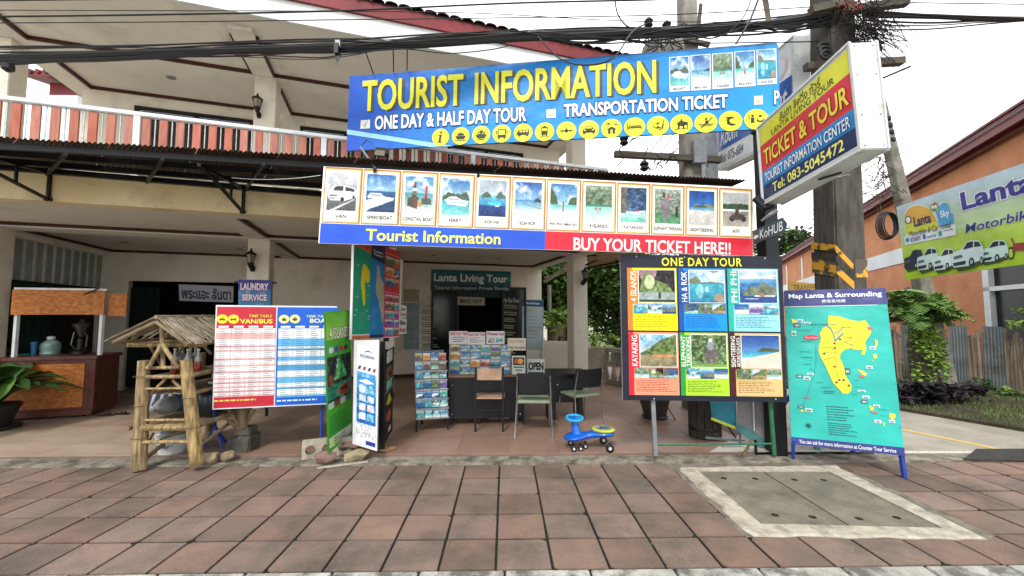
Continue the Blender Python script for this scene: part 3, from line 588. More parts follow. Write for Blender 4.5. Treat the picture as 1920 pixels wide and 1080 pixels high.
# upper storey
bp('upper_wall', CREAM, [(-1.62, -.8, TU, TU+.15, 3.36, 6.0), (-.8, 1.22, TU, TU+.15, 5.72, 6.0), (1.22, 2.11, TU, TU+.15, 3.36, 6.0), (2.11, 3.95, TU, TU+.15, 5.72, 6.0), (3.95, 5.3, TU, TU+.15, 3.36, 6.0), (5.3, 7.2, TU, TU+.15, 5.72, 6.0), (7.2, 8.2, TU, TU+.15, 3.36, 6.0)])
DGL = mat('dark green tinted glass', '#1c2c28', '#121d1a', rough=.08, scale=1, spec=.8)
for (a, b) in ((-.8, 1.22), (2.11, 3.95), (5.3, 7.2)):
    f = bp('balcony_door', BLACKM, [(a, b, TU-.03, TU+.04, 5.66, 5.72), (a, a+.06, TU-.03, TU+.04, 3.38, 5.66), (b-.06, b, TU-.03, TU+.04, 3.38, 5.66), ((a+b)/2-.04, (a+b)/2+.04, TU-.02, TU+.03, 3.38, 5.66)])
    bp('pane', DGL, [(a+.06, b-.06, TU+.045, TU+.06, 3.38, 5.66)], f)
bp('soffit', CEIL, [(-1.95, 8.5, TE+.02, 4.6, 6.0, 6.08)])
bp('soffit_beam', CEIL, [(-1.85, 8.2, TC-.17, TC+.17, 5.93, 5.998), (1.6, 1.92, TE+.3, TC-.17, 5.93, 5.999), (1.6, 1.92, TC+.17, TU, 5.93, 5.999), (-1.85, -1.5, TC+.17, TU, 5.93, 5.999), (-1.85, -1.5, TE+.3, TC-.17, 5.93, 5.999), (7.86, 8.2, TC+.17, TU, 5.93, 5.999)])
for (a, b) in ((-1.5, 1.6), (1.92, 7.86)):
    mould([(a+e, b-e, TC-.17-e, TC-.173, 5.94, 5.997)]); mould([(a, a+e, TE+.5, TC-.17, 5.94, 5.997)]); mould([(b-e, b, TE+.5, TC-.17, 5.94, 5.997)])
    mould([(a+e, b-e, TU-e, TU-.003, 5.94, 5.997)]); mould([(a, a+e, TC+.17, TU, 5.94, 5.997)]); mould([(b-e, b, TC+.17, TU, 5.94, 5.997)])
bp('fascia', WHITEWALL, [(-1.95, 8.5, TE-.02, TE+.02, 5.99, 6.36)])
bp('barge_board', REDB, [(-2.0, 8.56, TE-.07, TE-.021, 6.31, 6.52)])
# roof with tile rows
roof = None
m = MB(); a0, a1, b0, b1 = B(-2.0, TE-.05, 6.52), B(8.6, TE-.05, 6.52), B(8.6, 5.4, 8.7), B(-2.0, 5.4, 8.7)
m.hexa([a0, a1, b1 if False else b0, b1], [x+V(0, 0, .05) for x in (a0, a1, b0, b1)]); roof = m.build('roof', TILE_ROOF, bld)
def roof_tile():
    m = MB(); n = 6; L_, w, r_ = .36, .2, .055; vs = []
    sl = (8.7-6.52)/(5.4-TE+.05)
    for j, (y, k) in enumerate(((0, 1.), (L_, .92))):
        for th in (0, -.014):
            for i in range(n+1):
                a = math.pi*i/n; p = V(-math.cos(a)*w*.5*k, 0, 0); z = math.sin(a)*r_*k+th
                vs.append(UB*(p.x)+VB*y+V(0, 0, z+y*sl))
    N = n+1; fs = []
    for i in range(n): fs += [(i, i+1, 2*N+i+1, 2*N+i), (N+i, 3*N+i, 3*N+i+1, N+i+1), (i, N+i, N+i+1, i+1), (2*N+i, 2*N+i+1, 3*N+i+1, 3*N+i)]
    return m.add(vs, fs).mesh('roof_tile', TILE_ROOF)
rt = roof_tile(); slp = (8.7-6.52)/(5.4-TE+.05)
for j in range(3):
    for i in range(52):
        y = TE-.12+j*.3; p = B(-1.95+i*.203+(j % 2)*.004, y, 6.585+(y-TE)*slp+j*.002)
        put(rt, 'roof_tile', p-ORI[bld.name], roof).location = p-ORI[bld.name]
# ceiling downlights and wall lanterns
DL = mat('downlight chrome', '#a5a5a0', '#82827d', rough=.3, metal=.6)
def downlight(p, label):
    t = thing('downlight', label, 'ceiling light', tuple(p)); m = MB(); m.lathe([(.075, -.006), (.07, -.012), (.055, -.004)], p, 16); m.build('ring', DL, t)
    m = MB(); m.lathe([(.05, -.003), (.03, -.014), (.01, -.016)], p, 12); m.build('bulb', mat('unlit bulb', '#8b8a80', '#70706a', rough=.3), t)
downlight(OB(262, 450, 3.6)*0+B(-.9, 4.0, ZP), 'round downlight in the lower ceiling above the kiosk side')
downlight(B(.95, 4.3, ZP), 'round downlight in the lower ceiling left of the laundry column')
downlight(B(5.0, 4.0, ZP), 'left downlight in the ceiling above the tour desk')
downlight(B(6.6, 4.0, ZP), 'right downlight in the ceiling above the tour desk')
downlight(B(.1, 3.1, 5.998), 'round downlight in the upper soffit over the balcony')
IRON = mat('dark cast iron', '#231b17', '#151110', rough=.5, scale=15, metal=.4)
LGL = mat('dusty lantern glass', '#8a8270', '#6e6656', rough=.2, scale=4)
def lantern(p, label, k=1.):
    t = thing('wall_lantern', label, 'lantern', tuple(p), 'wall lanterns on the columns'); c = p-VB*.13*k
    m = MB(); m.tube([p+V(0, 0, -.16*k), p-VB*.05*k+V(0, 0, -.2*k), c+V(0, 0, -.16*k), c+V(0, 0, -.1*k)], .011*k, 6); m.lathe([(.03*k, -.2*k), (.045*k, -.14*k), (.02*k, -.09*k)], p-VB*.015*k, 8); m.build('bracket', IRON, t)
    m = MB(); m.lathe([(.03*k, -.1*k), (.05*k, -.06*k), (.075*k, .08*k)], c, 6); m.build('glass', LGL, t)
    m = MB(); m.lathe([(.095*k, .075*k), (.09*k, .09*k), (.04*k, .13*k), (.02*k, .15*k), (.012*k, .19*k)], c, 6); m.build('cap', IRON, t)
    m = MB()
    for q in range(6): a = math.pi*q/3; m.tube([c+V(math.cos(a)*.05*k, math.sin(a)*.05*k, -.06*k), c+V(math.cos(a)*.077*k, math.sin(a)*.077*k, .08*k)], .005*k, 4)
    m.lathe([(.012*k, -.17*k), (.05*k, -.1*k), (.052*k, -.06*k)], c, 8); m.build('cage', IRON, t)
lantern(B(1.72, TC-CW, 2.6), 'iron lantern on the ground floor column above the laundry sign')
lantern(B(1.72, TC-CW, 5.35), 'iron lantern on the upper column behind the balcony rail')
lantern(B(8.08, TC-CW, 2.5), 'iron lantern on the column beside the green trees')
# balcony railing
rail = thing('balcony_railing', 'balcony railing of red boards and steel rods with a white top rail', 'railing', tuple(B(3, .5, 3.36)))
bp('top_rail', ALU, [(-2.1, 7.6, .47, .54, 4.14, 4.2)], rail, bevel=.01); bp('bottom_rail', ALU, [(-2.1, 7.6, .48, .53, 3.4, 3.44)], rail)
m = MB(); bbox(m, -.043, .043, .492, .517, 3.45, 4.13); bd = m.mesh('board', SLATM, B(0, 0, 0)); 
m = MB(); m.tube([B(0, .505, 3.44), B(0, .505, 4.14)], .008, 8); m.lathe([(.014, 3.62), (.02, 3.635), (.014, 3.65)], B(0, .505, 0), 8); rod = m.mesh('rod', STEEL, B(0, 0, 0), smooth=True)
m = MB(); bbox(m, -.035, .035, .47, .54, 3.36, 4.14); post = m.mesh('post', ALU, B(0, 0, 0))
RO = ORI[rail.name]
k = -17; pit = .1788
while True:
    s = .914+k*pit
    if s > 7.5: break
    if s > -2.1:
        put(post if k % 12 == 0 else rod, 'post' if k % 12 == 0 else 'rod', B(s, 0, 0)-RO, rail); put(bd, 'board', B(s+pit/2, 0, 0)-RO, rail)
    k += 1
# awning
aw = thing('awning', 'long corrugated metal awning on black steel frame over the shop front', 'awning', tuple(B(3, .3, 3.2)))
FA, FB_ = V(-6.0, 3.55, 3.25), V(2.93, 4.82, 3.25)
def aq(a, b):   # a along, b from front 0 to wall 1
    f = FA+(FB_-FA)*a; w = B(-2.1+10.6*a, .41, 3.36 if a < .78 else 3.3)
    return f+(w-f)*b
NS = 12
for q in range(NS):
    m = MB(); vs = []; n = 80
    for b in (0, 1):
        for i in range(n+1):
            a = (q+i/n)/NS+(.0005 if i == 0 else 0); z = .009*math.sin(2*math.pi*i*16/n)+(q % 2)*.004
            p = aq(a, b*1.0); vs.append(p+V(0, 0, z+.03))
    N = n+1; vs += [v+V(0, 0, -.0015) for v in vs]
    fs = [(i, i+1, N+i+1, N+i) for i in range(n)]+[(2*N+i, 3*N+i, 3*N+i+1, 2*N+i+1) for i in range(n)]+[(i, 2*N+i, 2*N+i+1, i+1) for i in range(n)]
    m.add(vs, fs).build('roof_sheet', RUSTROOF, aw, smooth=True)
for b, w in ((.09, .035), (.36, .05), (.68, .05), (.97, .06)):
    m = MB(); m.bar(aq(0, b)-V(0, 0, .03), aq(1, b)-V(0, 0, .03), w, .06); m.build('purlin', BLACKM, aw)
for a in (.03, .12, .21, .30, .40, .52, .64, .76, .88, .985):
    m = MB(); m.bar(aq(a, .01)-V(0, 0, .085), aq(a, .99)-V(0, 0, .075), .028, .04); m.build('rafter', BLACKM, aw)
for s in (-1.81, .16, 2.13, 4.1, 6.07):
    m = MB(); w0, w1 = B(s, .40, 3.3), B(s, .40, 2.99); o1 = B(s, -.95, 3.14); g = .03
    m.bar(w0, w1, g); m.bar(w0, o1, g); m.bar(w1, o1+(w0-o1)*.06, g)
    for f in (.33, .66): a_ = w0+(o1-w0)*f; b_ = w1+(o1-w1)*f; m.bar(a_, b_, .022)
    m.bar(w1+UB*.03, w1-UB*.03, .04); m.build('bracket', BLACKM, aw)
# sagging wires under the awning
m = MB()
for (a, b, s) in ((V(-2.9, 4.3, 3.1), V(-1.9, 4.15, 3.08), .03),):
    m.tube([a+(b-a)*t/10-V(0, 0, 4*s*t/10*(1-t/10)) for t in range(11)], .0035, 5)
m.build('awning_wire', WHITEP, None, 'thin white wire sagging under the dark awning', 'wire')
# neighbour seen left of the upper wall
m = MB(); nb = thing('neighbour_house', 'white neighbour wall with a small red tiled roof seen past the balcony', 'house', tuple(P(115, 200, 13)))
a, b = P(92, 178, 13), P(146, 178, 13); m.hexa([(a.x, 13, 3), (b.x, 13, 3), (b.x, 15, 3), (a.x, 15, 3)], [(a.x, 13, a.z), (b.x, 13, a.z), (b.x, 15, a.z), (a.x, 15, a.z)]); m.build('wall', WHITEWALL, nb)
m = MB(); m.hexa([(a.x, 13, a.z), (b.x, 13, a.z), (b.x, 15, a.z), (a.x, 15, a.z)], [(a.x, 13, P(92, 155, 13).z), (b.x, 13, P(92, 155, 13).z), (b.x, 15, P(92, 155, 13).z), (a.x, 15, P(92, 155, 13).z)]); m.build('parapet', REDB, nb)
z = P(92, 155, 13).z
m = MB(); m.hexa([(a.x-.45, 12.6, z), (b.x+.3, 12.6, z), (b.x+.3, 15.3, z+.5), (a.x-.45, 15.3, z+.5)], [(a.x-.45, 12.6, z+.12), (b.x+.3, 12.6, z+.12), (b.x+.3, 15.3, z+.65), (a.x-.45, 15.3, z+.65)]); rf2 = m.build('roof', REDB, nb)
for k in range(7):
    m = MB(); x = a.x-.4+k*.24; m.tube([(x, 12.55, z+.12), (x, 15.2, z+.65)], .07, 8); m.build('roof_tile', TILE_ROOF if k % 2 else REDB, rf2)
# ---------------------------------------------------------------- signs
def crop(ox, oy, k): return lambda x, y: (ox+x/k, oy+y/k)
# 1. long blue banner above the awning
S = Sign('banner', 'long blue banner with big yellow tourist information lettering above the awning', 'banner', (650, 283, 5.5), (1463, 240, 4.8), (656, 143), (1457, 79), thick=.03, edge='#3a6a9c', panel=None)
C = Cv(90, 16); C.grad(0, 1, '#1596dc', '#1a7fd0'); t = np.clip(C.X*3.2, 0, 1)[..., None]; C.a = srgb('#1a55c6')*(1-t)+C.a*t
t = np.clip((C.X-.6)*2.5, 0, 1)[..., None]*.45; C.a = C.a*(1-t)+srgb('#2aaae6')*t; S.paint('panel', (0, 0, 1, 1), C, .003)
def U(x, y): return S.uv(x, y)
S.poly('stripe', [U(651, 243), U(651, 252), U(808, 276), U(850, 274)], '#9cd6f2', .006)
S.poly('stripe', [U(1180, 256), U(1460, 215), U(1461, 212), U(1300, 236)], '#63bdf0', .006)
for w_, r_ in (('TOURIST', (681, 152, 868, 199)), ('INFORMATION', (891, 137, 1230, 176))):
    q = S.Rc(*r_); S.text('lettering', w_, (q[0]+.007, q[1]-.012, q[2]+.007, q[3]-.012), '#4a5052', .008, .022); S.text('lettering', w_, (q[0]+.0035, q[1]-.006, q[2]+.0035, q[3]-.006), '#4a5052', .010, .022); S.text('lettering', w_, q, '#e9e83c', .014, .022)
for w_, r_ in (('ONE DAY & HALF DAY TOUR', (704, 218, 987, 228)), ('TRANSPORTATION TICKET', (1057, 196, 1364, 203)), ('P', (1450, 171, 1461, 196))):
    S.text('lettering', w_, S.Rc(*r_), '#f2f6fb', .014, .03, ('#1b3478', .045))
for x, y in ((685, 233), (1033, 213), (1421, 188)):
    q = S.Rc(x-8, y-7, x+9, y+8); S.nx('tick_box'); S.rect('tick_box', q, '#eef4f6', .008)
    u, v = S.uv(x, y); S.poly('tick_box', [(u-.006, v), (u-.001, v-.05), (u+.010, v+.08), (u-.001, v-.015)], '#c9b45a', .011)
xs = [(826.4, 258), (864, 255.6), (902.5, 253.3), (941, 251.2), (981, 249.5), (1021, 247.6), (1062, 246), (1104, 243.8), (1146.5, 241.4), (1189.5, 239), (1233, 236.5), (1277, 233.4), (1323, 230.6), (1369, 227.4), (1417, 224.2)]
for k, (x, y) in enumerate(xs):
    u, v = S.uv(x, y); rad = 16.6+k*.24; ru = rad/800*(1.03-.0*k)*(.98+.0*k); rv = rad/(143+22*u)
    S.disc('icon_disc', u, v, ru, rv, '#efe93c', .010, 26); S.icon('icon', u, v, ru, rv, list(ICONS)[k], .013)
capt = ['BOAT', 'MINI VAN', '4 ISLANDS', 'PHI PHI', 'KOH ROK']
cc = crop(1020, 60, 4.267); pr = [(1000, 1164, 205, 480), (1170, 1334, 190, 470), (1342, 1512, 177, 458), (1520, 1690, 160, 442), (1697, 1862, 145, 425)]
for k, (x0, x1, y0, y1) in enumerate(pr):
    a = cc(x0, y0); b = cc(x1, y1-8); q = S.Rc(a[0], a[1], b[0], b[1]); S.nx('picture_frame'); S.rect('picture_frame', q, '#f0f3f4', .008); w_ = q[2]-q[0]; h_ = q[3]-q[1]
    S.paint('picture', (q[0]+w_*.04, q[1]+h_*.16, q[2]-w_*.04, q[3]-h_*.02), pic(['ferry', 'kohrok', 'islands', 'maya', 'reef'][k], 20, 30, k+3), .010)
    S.text('lettering', capt[k], (q[0]+w_*.2, q[1]+h_*.04, q[2]-w_*.2, q[1]+h_*.11), '#2a3a5c', .011, .01)
S.done()
# tie wires and struts holding the banner
m = MB()
for a, b in (((683, 90, 4.9), (700, 138, 5.45)), ((737, 78, 4.9), (738, 135, 5.4)), ((764, 78, 4.9), (763, 132, 5.4))):
    m2 = MB(); m2.tube([P(*a), P(*b)], .008, 5); m2.build('tie_wire', CABLE, None, {683: 'slanting black tie between the cable bundle and the banner top', 737: 'left of two upright black ties above the banner', 764: 'right of two upright black ties above the banner'}[a[0]], 'wire')
fl = thing('flood_lamp', 'small clamp floodlight and bent strut below the left end of the banner', 'lamp', tuple(P(690, 270, 4.4)))
m = MB(); m.tube([P(676, 276, 4.75), P(704, 316, 4.25)], .012, 6); m.build('strut', GALV, fl)
m = MB(); m.tube([P(678, 272, 4.7), P(688, 262, 4.65), P(698, 268, 4.6), P(704, 284, 4.6)], .006, 5); m.build('flex', mat('green wire', '#2d5f48', '#23503c', rough=.5), fl)
m = MB(); m.box(P(716, 285, 4.7), (.14, .09, .08), rz=.2); m.build('lamp_body', BLACKM, fl, bevel=.01)
m = MB(); m.box(P(712, 287, 4.62), (.11, .02, .06), rz=.2); m.build('lamp_face', LGL, fl)

# 2. picture banner under the awning edge
S = Sign('banner', 'white banner of twelve framed tour pictures over a blue and red strip', 'banner', (597, 456, 4.2), (1412, 480, 4.78), (607, 312), (1412, 352), thick=.025, edge='#e6e6e6')
def vs_at(u): return .0
q0 = S.uv(600, 419)[1]; q1 = S.uv(1412, 447)[1]; vm = (q0+q1)/2; us = S.uv(1022, 455)[0]
S.rect('strip', (0.002, .004, us, vm), '#2456d0', .004); S.nx('strip'); S.rect('strip', (us, .004, .999, vm), '#d9283c', .004)
S.text('lettering', 'Tourist Information', S.Rc(687, 429, 938, 459), '#eef06a', .010, .02); S.text('lettering', 'BUY YOUR TICKET HERE!!', S.Rc(1075, 445, 1369, 478), '#f2f0f2', .010, .02)
edges = [605, 678, 751, 821, 890, 958, 1024, 1090, 1156, 1220, 1284, 1347, 1411]
kinds = ['van', 'speedboat', 'longtail', 'ferry', 'kohha', 'kohrok', 'maya', 'islands', 'kayak', 'elephant', 'sight', 'atv']
caps = ['VAN', 'SPEEDBOAT', 'LONGTAIL BOAT', 'FERRY', 'KOH HA', 'KOH ROK', 'PHI PHI (MAYA)', '4 ISLANDS', 'KAYAKING', 'ELEPHANT TREKKING', 'SIGHTSEEING', 'ATV']
cw = [.3, .68, .85, .36, .42, .48, .8, .55, .6, .86, .72, .22]
for k in range(12):
    a = S.uv(edges[k], 380)[0]; b = S.uv(edges[k+1], 380)[0]; w_ = b-a; t0 = vm+.012; hh = 1-t0
    S.nx('picture_frame'); S.rect('picture_frame', (a+w_*.015, t0, b-w_*.015, .995), '#b0713c', .006); S.rect('picture_frame', (a+w_*.035, t0+.006, b-w_*.05, .975), '#dfbf5c', .008)
    S.rect('picture_frame', (a+w_*.05, t0+.018, b-w_*.075, .960), '#f2f0e8', .010)
    S.paint('picture', (a+w_*.11, t0+hh*.22, b-w_*.14, t0+hh*.90), pic(kinds[k], 48, 72, k+1), .012)
    m_ = (a+b)/2-w_*.01; S.text('lettering', caps[k], (m_-w_*cw[k]/2*.95, t0+hh*.085, m_+w_*cw[k]/2*.95, t0+hh*.15), '#20242c', .013, .012)
S.done()

# 3. projecting light box
def lightbox(name, label, BLp, BRp, TLp, TRp, th, bands, stain=True):
    S = Sign(name, label, 'sign', BLp, BRp, TLp, TRp, thick=.004, edge='#cfd2d0', panel='#e8ecea')
    out = -S.n*th
    m = MB(); e = .02
    m.hexa([S.W(-.012, -.035, -.002)+out, S.W(1.012, -.035, -.002)+out, S.W(1.012, -.035, -.002), S.W(-.012, -.035, -.002)], [S.W(-.012, 1.03, -.002)+out, S.W(1.012, 1.03, -.002)+out, S.W(1.012, 1.03, -.002), S.W(-.012, 1.03, -.002)])
    m.build('box_case', WHITEP, S.node, bevel=.008)
    for a, b in (((-.012, -.035), (1.012, -.035)), ((1.012, -.035), (1.012, 1.03)), ((1.012, 1.03), (-.012, 1.03)), ((-.012, 1.03), (-.012, -.035))):
        m = MB(); m.bar(S.W(*a, .006), S.W(*b, .006), .022, .014, up=S.n); m.build('trim', WHITEP, S.node)
        m = MB(); m.bar(S.W(*a, 0)+out, S.W(*b, 0)+out, .024, .014, up=S.n); m.build('trim', WHITEP, S.node)
    for (v) in (.0, .3, .7, .99):
        for f in (.15, .85):
            m = MB(); c = S.W(1.012, v, 0)+out*f; m.lathe([(.007, 0), (.005, .004)], c+S.eu.normalized()*.002, 8, Matrix.Rotation(R(90), 3, S.ev.normalized()) @ Matrix.Rotation(0, 3, 'X')); m.build('screw', GALV, S.node)
    for v0, v1, c in bands: S.rect('panel', (.012, v0, .99, v1), c, .004)
    return S
S = lightbox('light_box_sign', 'white light box reading ticket and tour on yellow, red and blue bands', (1432, 378, 4.62), (1611, 275, 3.2), (1422, 243), (1594, 91), .21,
             [(.745, .985, '#d9d63a'), (.385, .745, '#cf2f3c'), (.2, .385, '#1a86cc'), (.015, .2, '#1a2f5e')])
def ub(x0, x1, v0, v1):
    f = lambda x: S.uv(x, 375-(x-1432)*.575-(135+(x-1432)*.27)*(v0+v1)/2)[0]
    return (f(x0), v0, f(x1), v1)
S.text('lettering', 'ลันตา ลิฟวิ่ง ทัวร์', ub(1463, 1540, .855, .975), '#2a2a1c', .008, .006)
S.text('lettering', 'LANTA LIVING TOUR', ub(1448, 1566, .765, .84), '#34331c', .008, .0)
S.text('lettering', 'TICKET & TOUR', ub(1434, 1593, .45, .66), '#f0d84a', .010, .02, ('#8c2a20', .03))
S.text('lettering', 'TOURIST INFORMATION CENTER', ub(1436, 1596, .225, .345), '#f4f6f8', .010, .01, ('#1d3f7a', .035))
S.text('lettering', 'Tel: 083-5045472', ub(1450, 1584, .045, .165), '#f0ee7a', .008, .015)
S.done()
m = MB(); m.tube([S.W(-.05, .1, -.1), S.W(.5, .1, -.1)], .02, 6); m.tube([S.W(.55, -.04, -.1), S.W(.75, -.09, -.1)], .012, 6); m.build('arm', BLACKM, S.node)
# second light box behind
S = lightbox('light_box_sign', 'grey white light box with blue room strip half hidden behind the banner end', (1346, 316, 7.6), (1487, 246, 5.4), (1346, 192), (1484, 113), .2, [(.24, .62, '#1c57ae')])
S.text('lettering', 'Room', (.06, .30, .34, .55), '#eef2f6', .01, .02, shear=.2); S.text('lettering', 'Tel: 075-684', (.05, .05, .42, .18), '#3a4656', .008, .005)
S.text('lettering', 'for Rent', (.5, .30, .95, .55), '#eef2f6', .01, .02, shear=.2)
S.disc('emblem', .86, .78, .09, .13, '#e6c8cc', .006); S.disc('emblem', .86, .78, .07, .10, '#dfe2e4', .008); S.done()
p2 = MB(); p2.hexa([P(1323, 400, 7.4), P(1347, 400, 7.4), P(1347, 400, 7.4)+V(0, .2, 0), P(1323, 400, 7.4)+V(0, .2, 0)], [P(1321, 150, 7.4), P(1345, 150, 7.4), P(1345, 150, 7.4)+V(0, .2, 0), P(1321, 150, 7.4)+V(0, .2, 0)])
a, b = P(1334, 400, 7.5), None
p2 = MB(); p2.hexa([(a.x-.12, 7.4, 0), (a.x+.12, 7.4, 0), (a.x+.12, 7.62, 0), (a.x-.12, 7.62, 0)], [(a.x-.13, 7.4, 6.4), (a.x+.10, 7.4, 6.4), (a.x+.10, 7.62, 6.4), (a.x-.13, 7.62, 6.4)])
p2.build('sign_post', GALV, None, 'square grey steel post beside the rear light box', 'post', bevel=.01)
# black post carrying the light box
bpst = thing('sign_post', 'black square steel post at the right end of the picture banner', 'post', tuple(G(1455, 853)))
a, b = P(1456, 853, 4.88), P(1431, 246, 4.92); m = MB(); w = .085
m.hexa([a+V(-w, -w, 0), a+V(w, -w, 0), a+V(w, w, 0), a+V(-w, w, 0)], [b+V(-w, -w, 0), b+V(w, -w, 0), b+V(w, w, 0), b+V(-w, w, 0)]); m.build('post', BLACKM, bpst, bevel=.008)
m = MB(); m.box(P(1431, 244, 4.92), (.2, .2, .03)); m.build('cap', BLACKM, bpst)
m = MB(); m.tube([P(1452, 853, 4.74), P(1444, 752, 4.74)], .024, 8); m.tube([P(1452, 832, 4.74), P(1234, 834, 4.74)], .012, 6); m.build('green_pipe', mat('green painted pipe', '#2f6a4a', '#27583d', rough=.5, scale=20, dirt=('#8a8270', 8, .6, .7, .6)), bpst)
# wooden arrow board
S = Sign('arrow_board', 'dark painted wooden arrow board reading kohub on the black post', 'sign', (1413, 458, 4.72), (1468, 437, 4.3), (1411, 433), (1466, 408), thick=.025, edge='#2e3f45', panel='#33474e')
S.poly('panel', [(.9, -.1), (1.12, .2), (1.16, .5), (1.1, .8), (.9, 1.06)], '#33474e', .001)
S.text('lettering', 'KoHUB', (.25, .18, 1.02, .82), '#e8ecec', .004, -.005, shear=.15); S.poly('lettering', [(.02, .45), (.1, .65), (.1, .55), (.2, .55), (.2, .35), (.1, .35), (.1, .25)], '#dfe4e4', .004); S.done()
ins = thing('cable_clamp', 'black cable clamp and spout fixed to the post below the light box', 'clamp', tuple(P(1440, 395, 4.6)))
m = MB(); m.tube([P(1418, 372, 4.7), P(1436, 390, 4.6), P(1452, 386, 4.55)], [.05, .045, .02], 8); m.build('clamp_body', BLACKM, ins); m = MB(); m.tube([P(1428, 414, 4.6), P(1444, 402, 4.5), P(1458, 394, 4.45)], [.014, .02, .024], 8); m.build('spout', GALV, ins)

# 4. one day tour board
S = Sign('tour_board', 'big black framed one day tour board with six coloured panels', 'board', (1168, 750, 4.68), (1476, 754, 4.62), (1163, 477), (1466, 481), thick=.03, edge='#c8cacc', panel='#1c2030')
S.text('lettering', 'ONE DAY TOUR', S.Rc(1240, 483, 1391, 500), '#ece83a', .006, .02, space=1.15)
cols = [(.04, .347), (.357, .652), (.662, .976)]; rows = [(.474, .906), (.036, .462)]
cells = [('4 ISLANDS', '#ef7f2f', '#fff000', 'cave'), ('HA & ROK', '#1450a4', '#0b8ee2', 'reef'), ('PHI PHI', '#1fb0a0', '#92dbe8', 'phiphi'), ('KAYAKING', '#dc1f34', '#f59a7a', 'mangrove'), ('ELEPHANT|TREKKING', '#2f9f44', '#b2e234', 'jungle'), ('SIGHTSEEING|AROUND KOH LANTA', '#4c1418', '#deb97e', 'beach')]
for k, (nm, c1, c2, kd) in enumerate(cells):
    a, b = cols[k % 3]; v0, v1 = rows[k//3]; w_, h_ = b-a, v1-v0
    def q(x0, y0, x1, y1): return (a+w_*x0, v0+h_*y0, a+w_*x1, v0+h_*y1)
    S.nx('tour_panel'); S.rect('tour_panel', q(0, 0, 1, 1), c2, .004); S.rect('tour_panel', q(0, 0, .1, 1), c1, .006); S.rect('tour_panel', q(.02, .42, .21, .96), c1, .007)
    nn = nm.split('|')
    if len(nn) == 1: S.text('lettering', nm, q(.06, .46, .18, .95), '#f4f4ee', .009, .012, rot=True)
    else: S.text('lettering', nn[0], q(.02, .46, .105, .95), '#f4f4ee', .009, .012, rot=True); S.text('lettering', nn[1], q(.125, .46, .205, .93), '#f4f4ee', .009, .012, rot=True)
    S.nx('picture_frame'); S.rect('picture_frame', q(.215, .445, .975, .975), '#f4f4ee', .007); S.paint('picture', q(.23, .455, .96, .965), pic(kd, 70, 66, k+20), .009)
    for i in range(3): S.paint('small_picture', q(.115+.29*i, .27, .395+.29*i, .43), pic(['islands', 'reef', 'cave', 'maya', 'kayak', 'phiphi', 'jungle', 'sight', 'mangrove', 'x'][(k*3+i*2+1) % 10], 20, 14, k*3+i+40), .009)
    S.lines('small_print', q(.14, .05, .95, .24), 7, {0: '#7a7410', 1: '#0a5ca0', 2: '#3c6a80', 3: '#8a4a3c', 4: '#4c6a1c', 5: '#6a5430'}[k], .006, .34, k)
S.rect('lettering', (0, .268, 1, .271), '#3a3c44', .003)
for u, v in ((.1, .985), (.4, .983), (.9, .98), (.19, .012), (.93, .02)): S.disc('screw', u, v, .004, .004, '#d8dadc', .006, 8)
S.done()
for x0, y0, x1, y1 in ((1224, 750, 1229, 853),):
    m = MB(); m.bar(P(x0, y0, 4.74), P(x1, y1+1, 4.74), .045, .03, up=(0, 1, 0)); m.build('leg', GALV, S.node)
m = MB(); m.bar(P(1225, 748, 4.74), P(1222, 490, 4.74), .04, .03, up=(0, 1, 0)); m.build('rear_rail', GALV, S.node)
m = MB(); m.bar(P(1172, 600, 4.74), P(1430, 600, 4.74), .04, .03); m.build('rear_rail', GALV, S.node)

# 5. map board leaning back
S = Sign('map_board', 'turquoise island map board with navy header leaning back on blue legs', 'board', (1484, 833, 4.60), (1697, 855, 4.16), (1470, 545, 4.95), (1660, 540), thick=.02, lean=True, edge='#c8ccd0', panel='#1fb0a4')
cm = crop(1460, 520, 2.842)
def M_(x, y): return S.uv(*cm(x, y))
S.poly('header', [(0, 1), M_(28, 155), M_(583, 143), (S.uv(1660, 540))], '#2c3478', .004); S.rect('footer', (0.0, S.uv(1484, 833-12)[1]*0, 1, .045), '#2c3478', .004)
S.rect('header_line', (0, S.uv(1471, 575)[1]-.004, .9, S.uv(1471, 575)[1]), '#dfe6e6', .005)
S.text('lettering', 'Map Lanta & Surrounding', S.Rc(*cm(52, 90), *cm(550, 108)), '#f2f4f8', .008, .025)
S.text('lettering', '蘭塔島地圖', S.Rc(*cm(228, 120), *cm(355, 134)), '#e4e8f0', .008, .005)
S.text('lettering', 'You can ask for more information at Counter Tour Service', (.075, .012, .93, .034), '#e8eef4', .008, .005)
isl = [(265, 205), (320, 208), (380, 228), (430, 235), (460, 228), (478, 255), (495, 270), (490, 300), (470, 330), (460, 345), (466, 380), (455, 415), (440, 412), (445, 385), (410, 388), (380, 378), (350, 385), (330, 405), (325, 430), (340, 460), (350, 490), (355, 520), (375, 555), (388, 580), (385, 605), (365, 622), (340, 618), (325, 600), (300, 575), (285, 555), (270, 520), (250, 475), (225, 430), (212, 395), (215, 360), (225, 325), (218, 300), (235, 270), (262, 255)]
S.poly('island', [M_(*p) for p in isl], '#e6e02c', .007)
for p in ([(512, 326), (526, 340), (528, 360), (518, 372), (512, 350)], [(500, 412), (520, 408), (524, 428), (508, 436)], [(418, 492), (445, 498), (470, 515), (460, 528), (440, 515)], [(480, 682), (502, 692), (505, 706), (490, 712)], [(588, 722), (622, 730), (620, 748), (604, 760), (588, 745)], [(552, 768), (566, 780), (560, 796)], [(66, 220), (88, 225), (96, 240), (74, 246)], [(112, 708), (132, 706), (128, 720)], [(495, 440), (502, 442), (498, 448)]):
    S.poly('island', [M_(*q) for q in p], '#e2de3a', .0075)
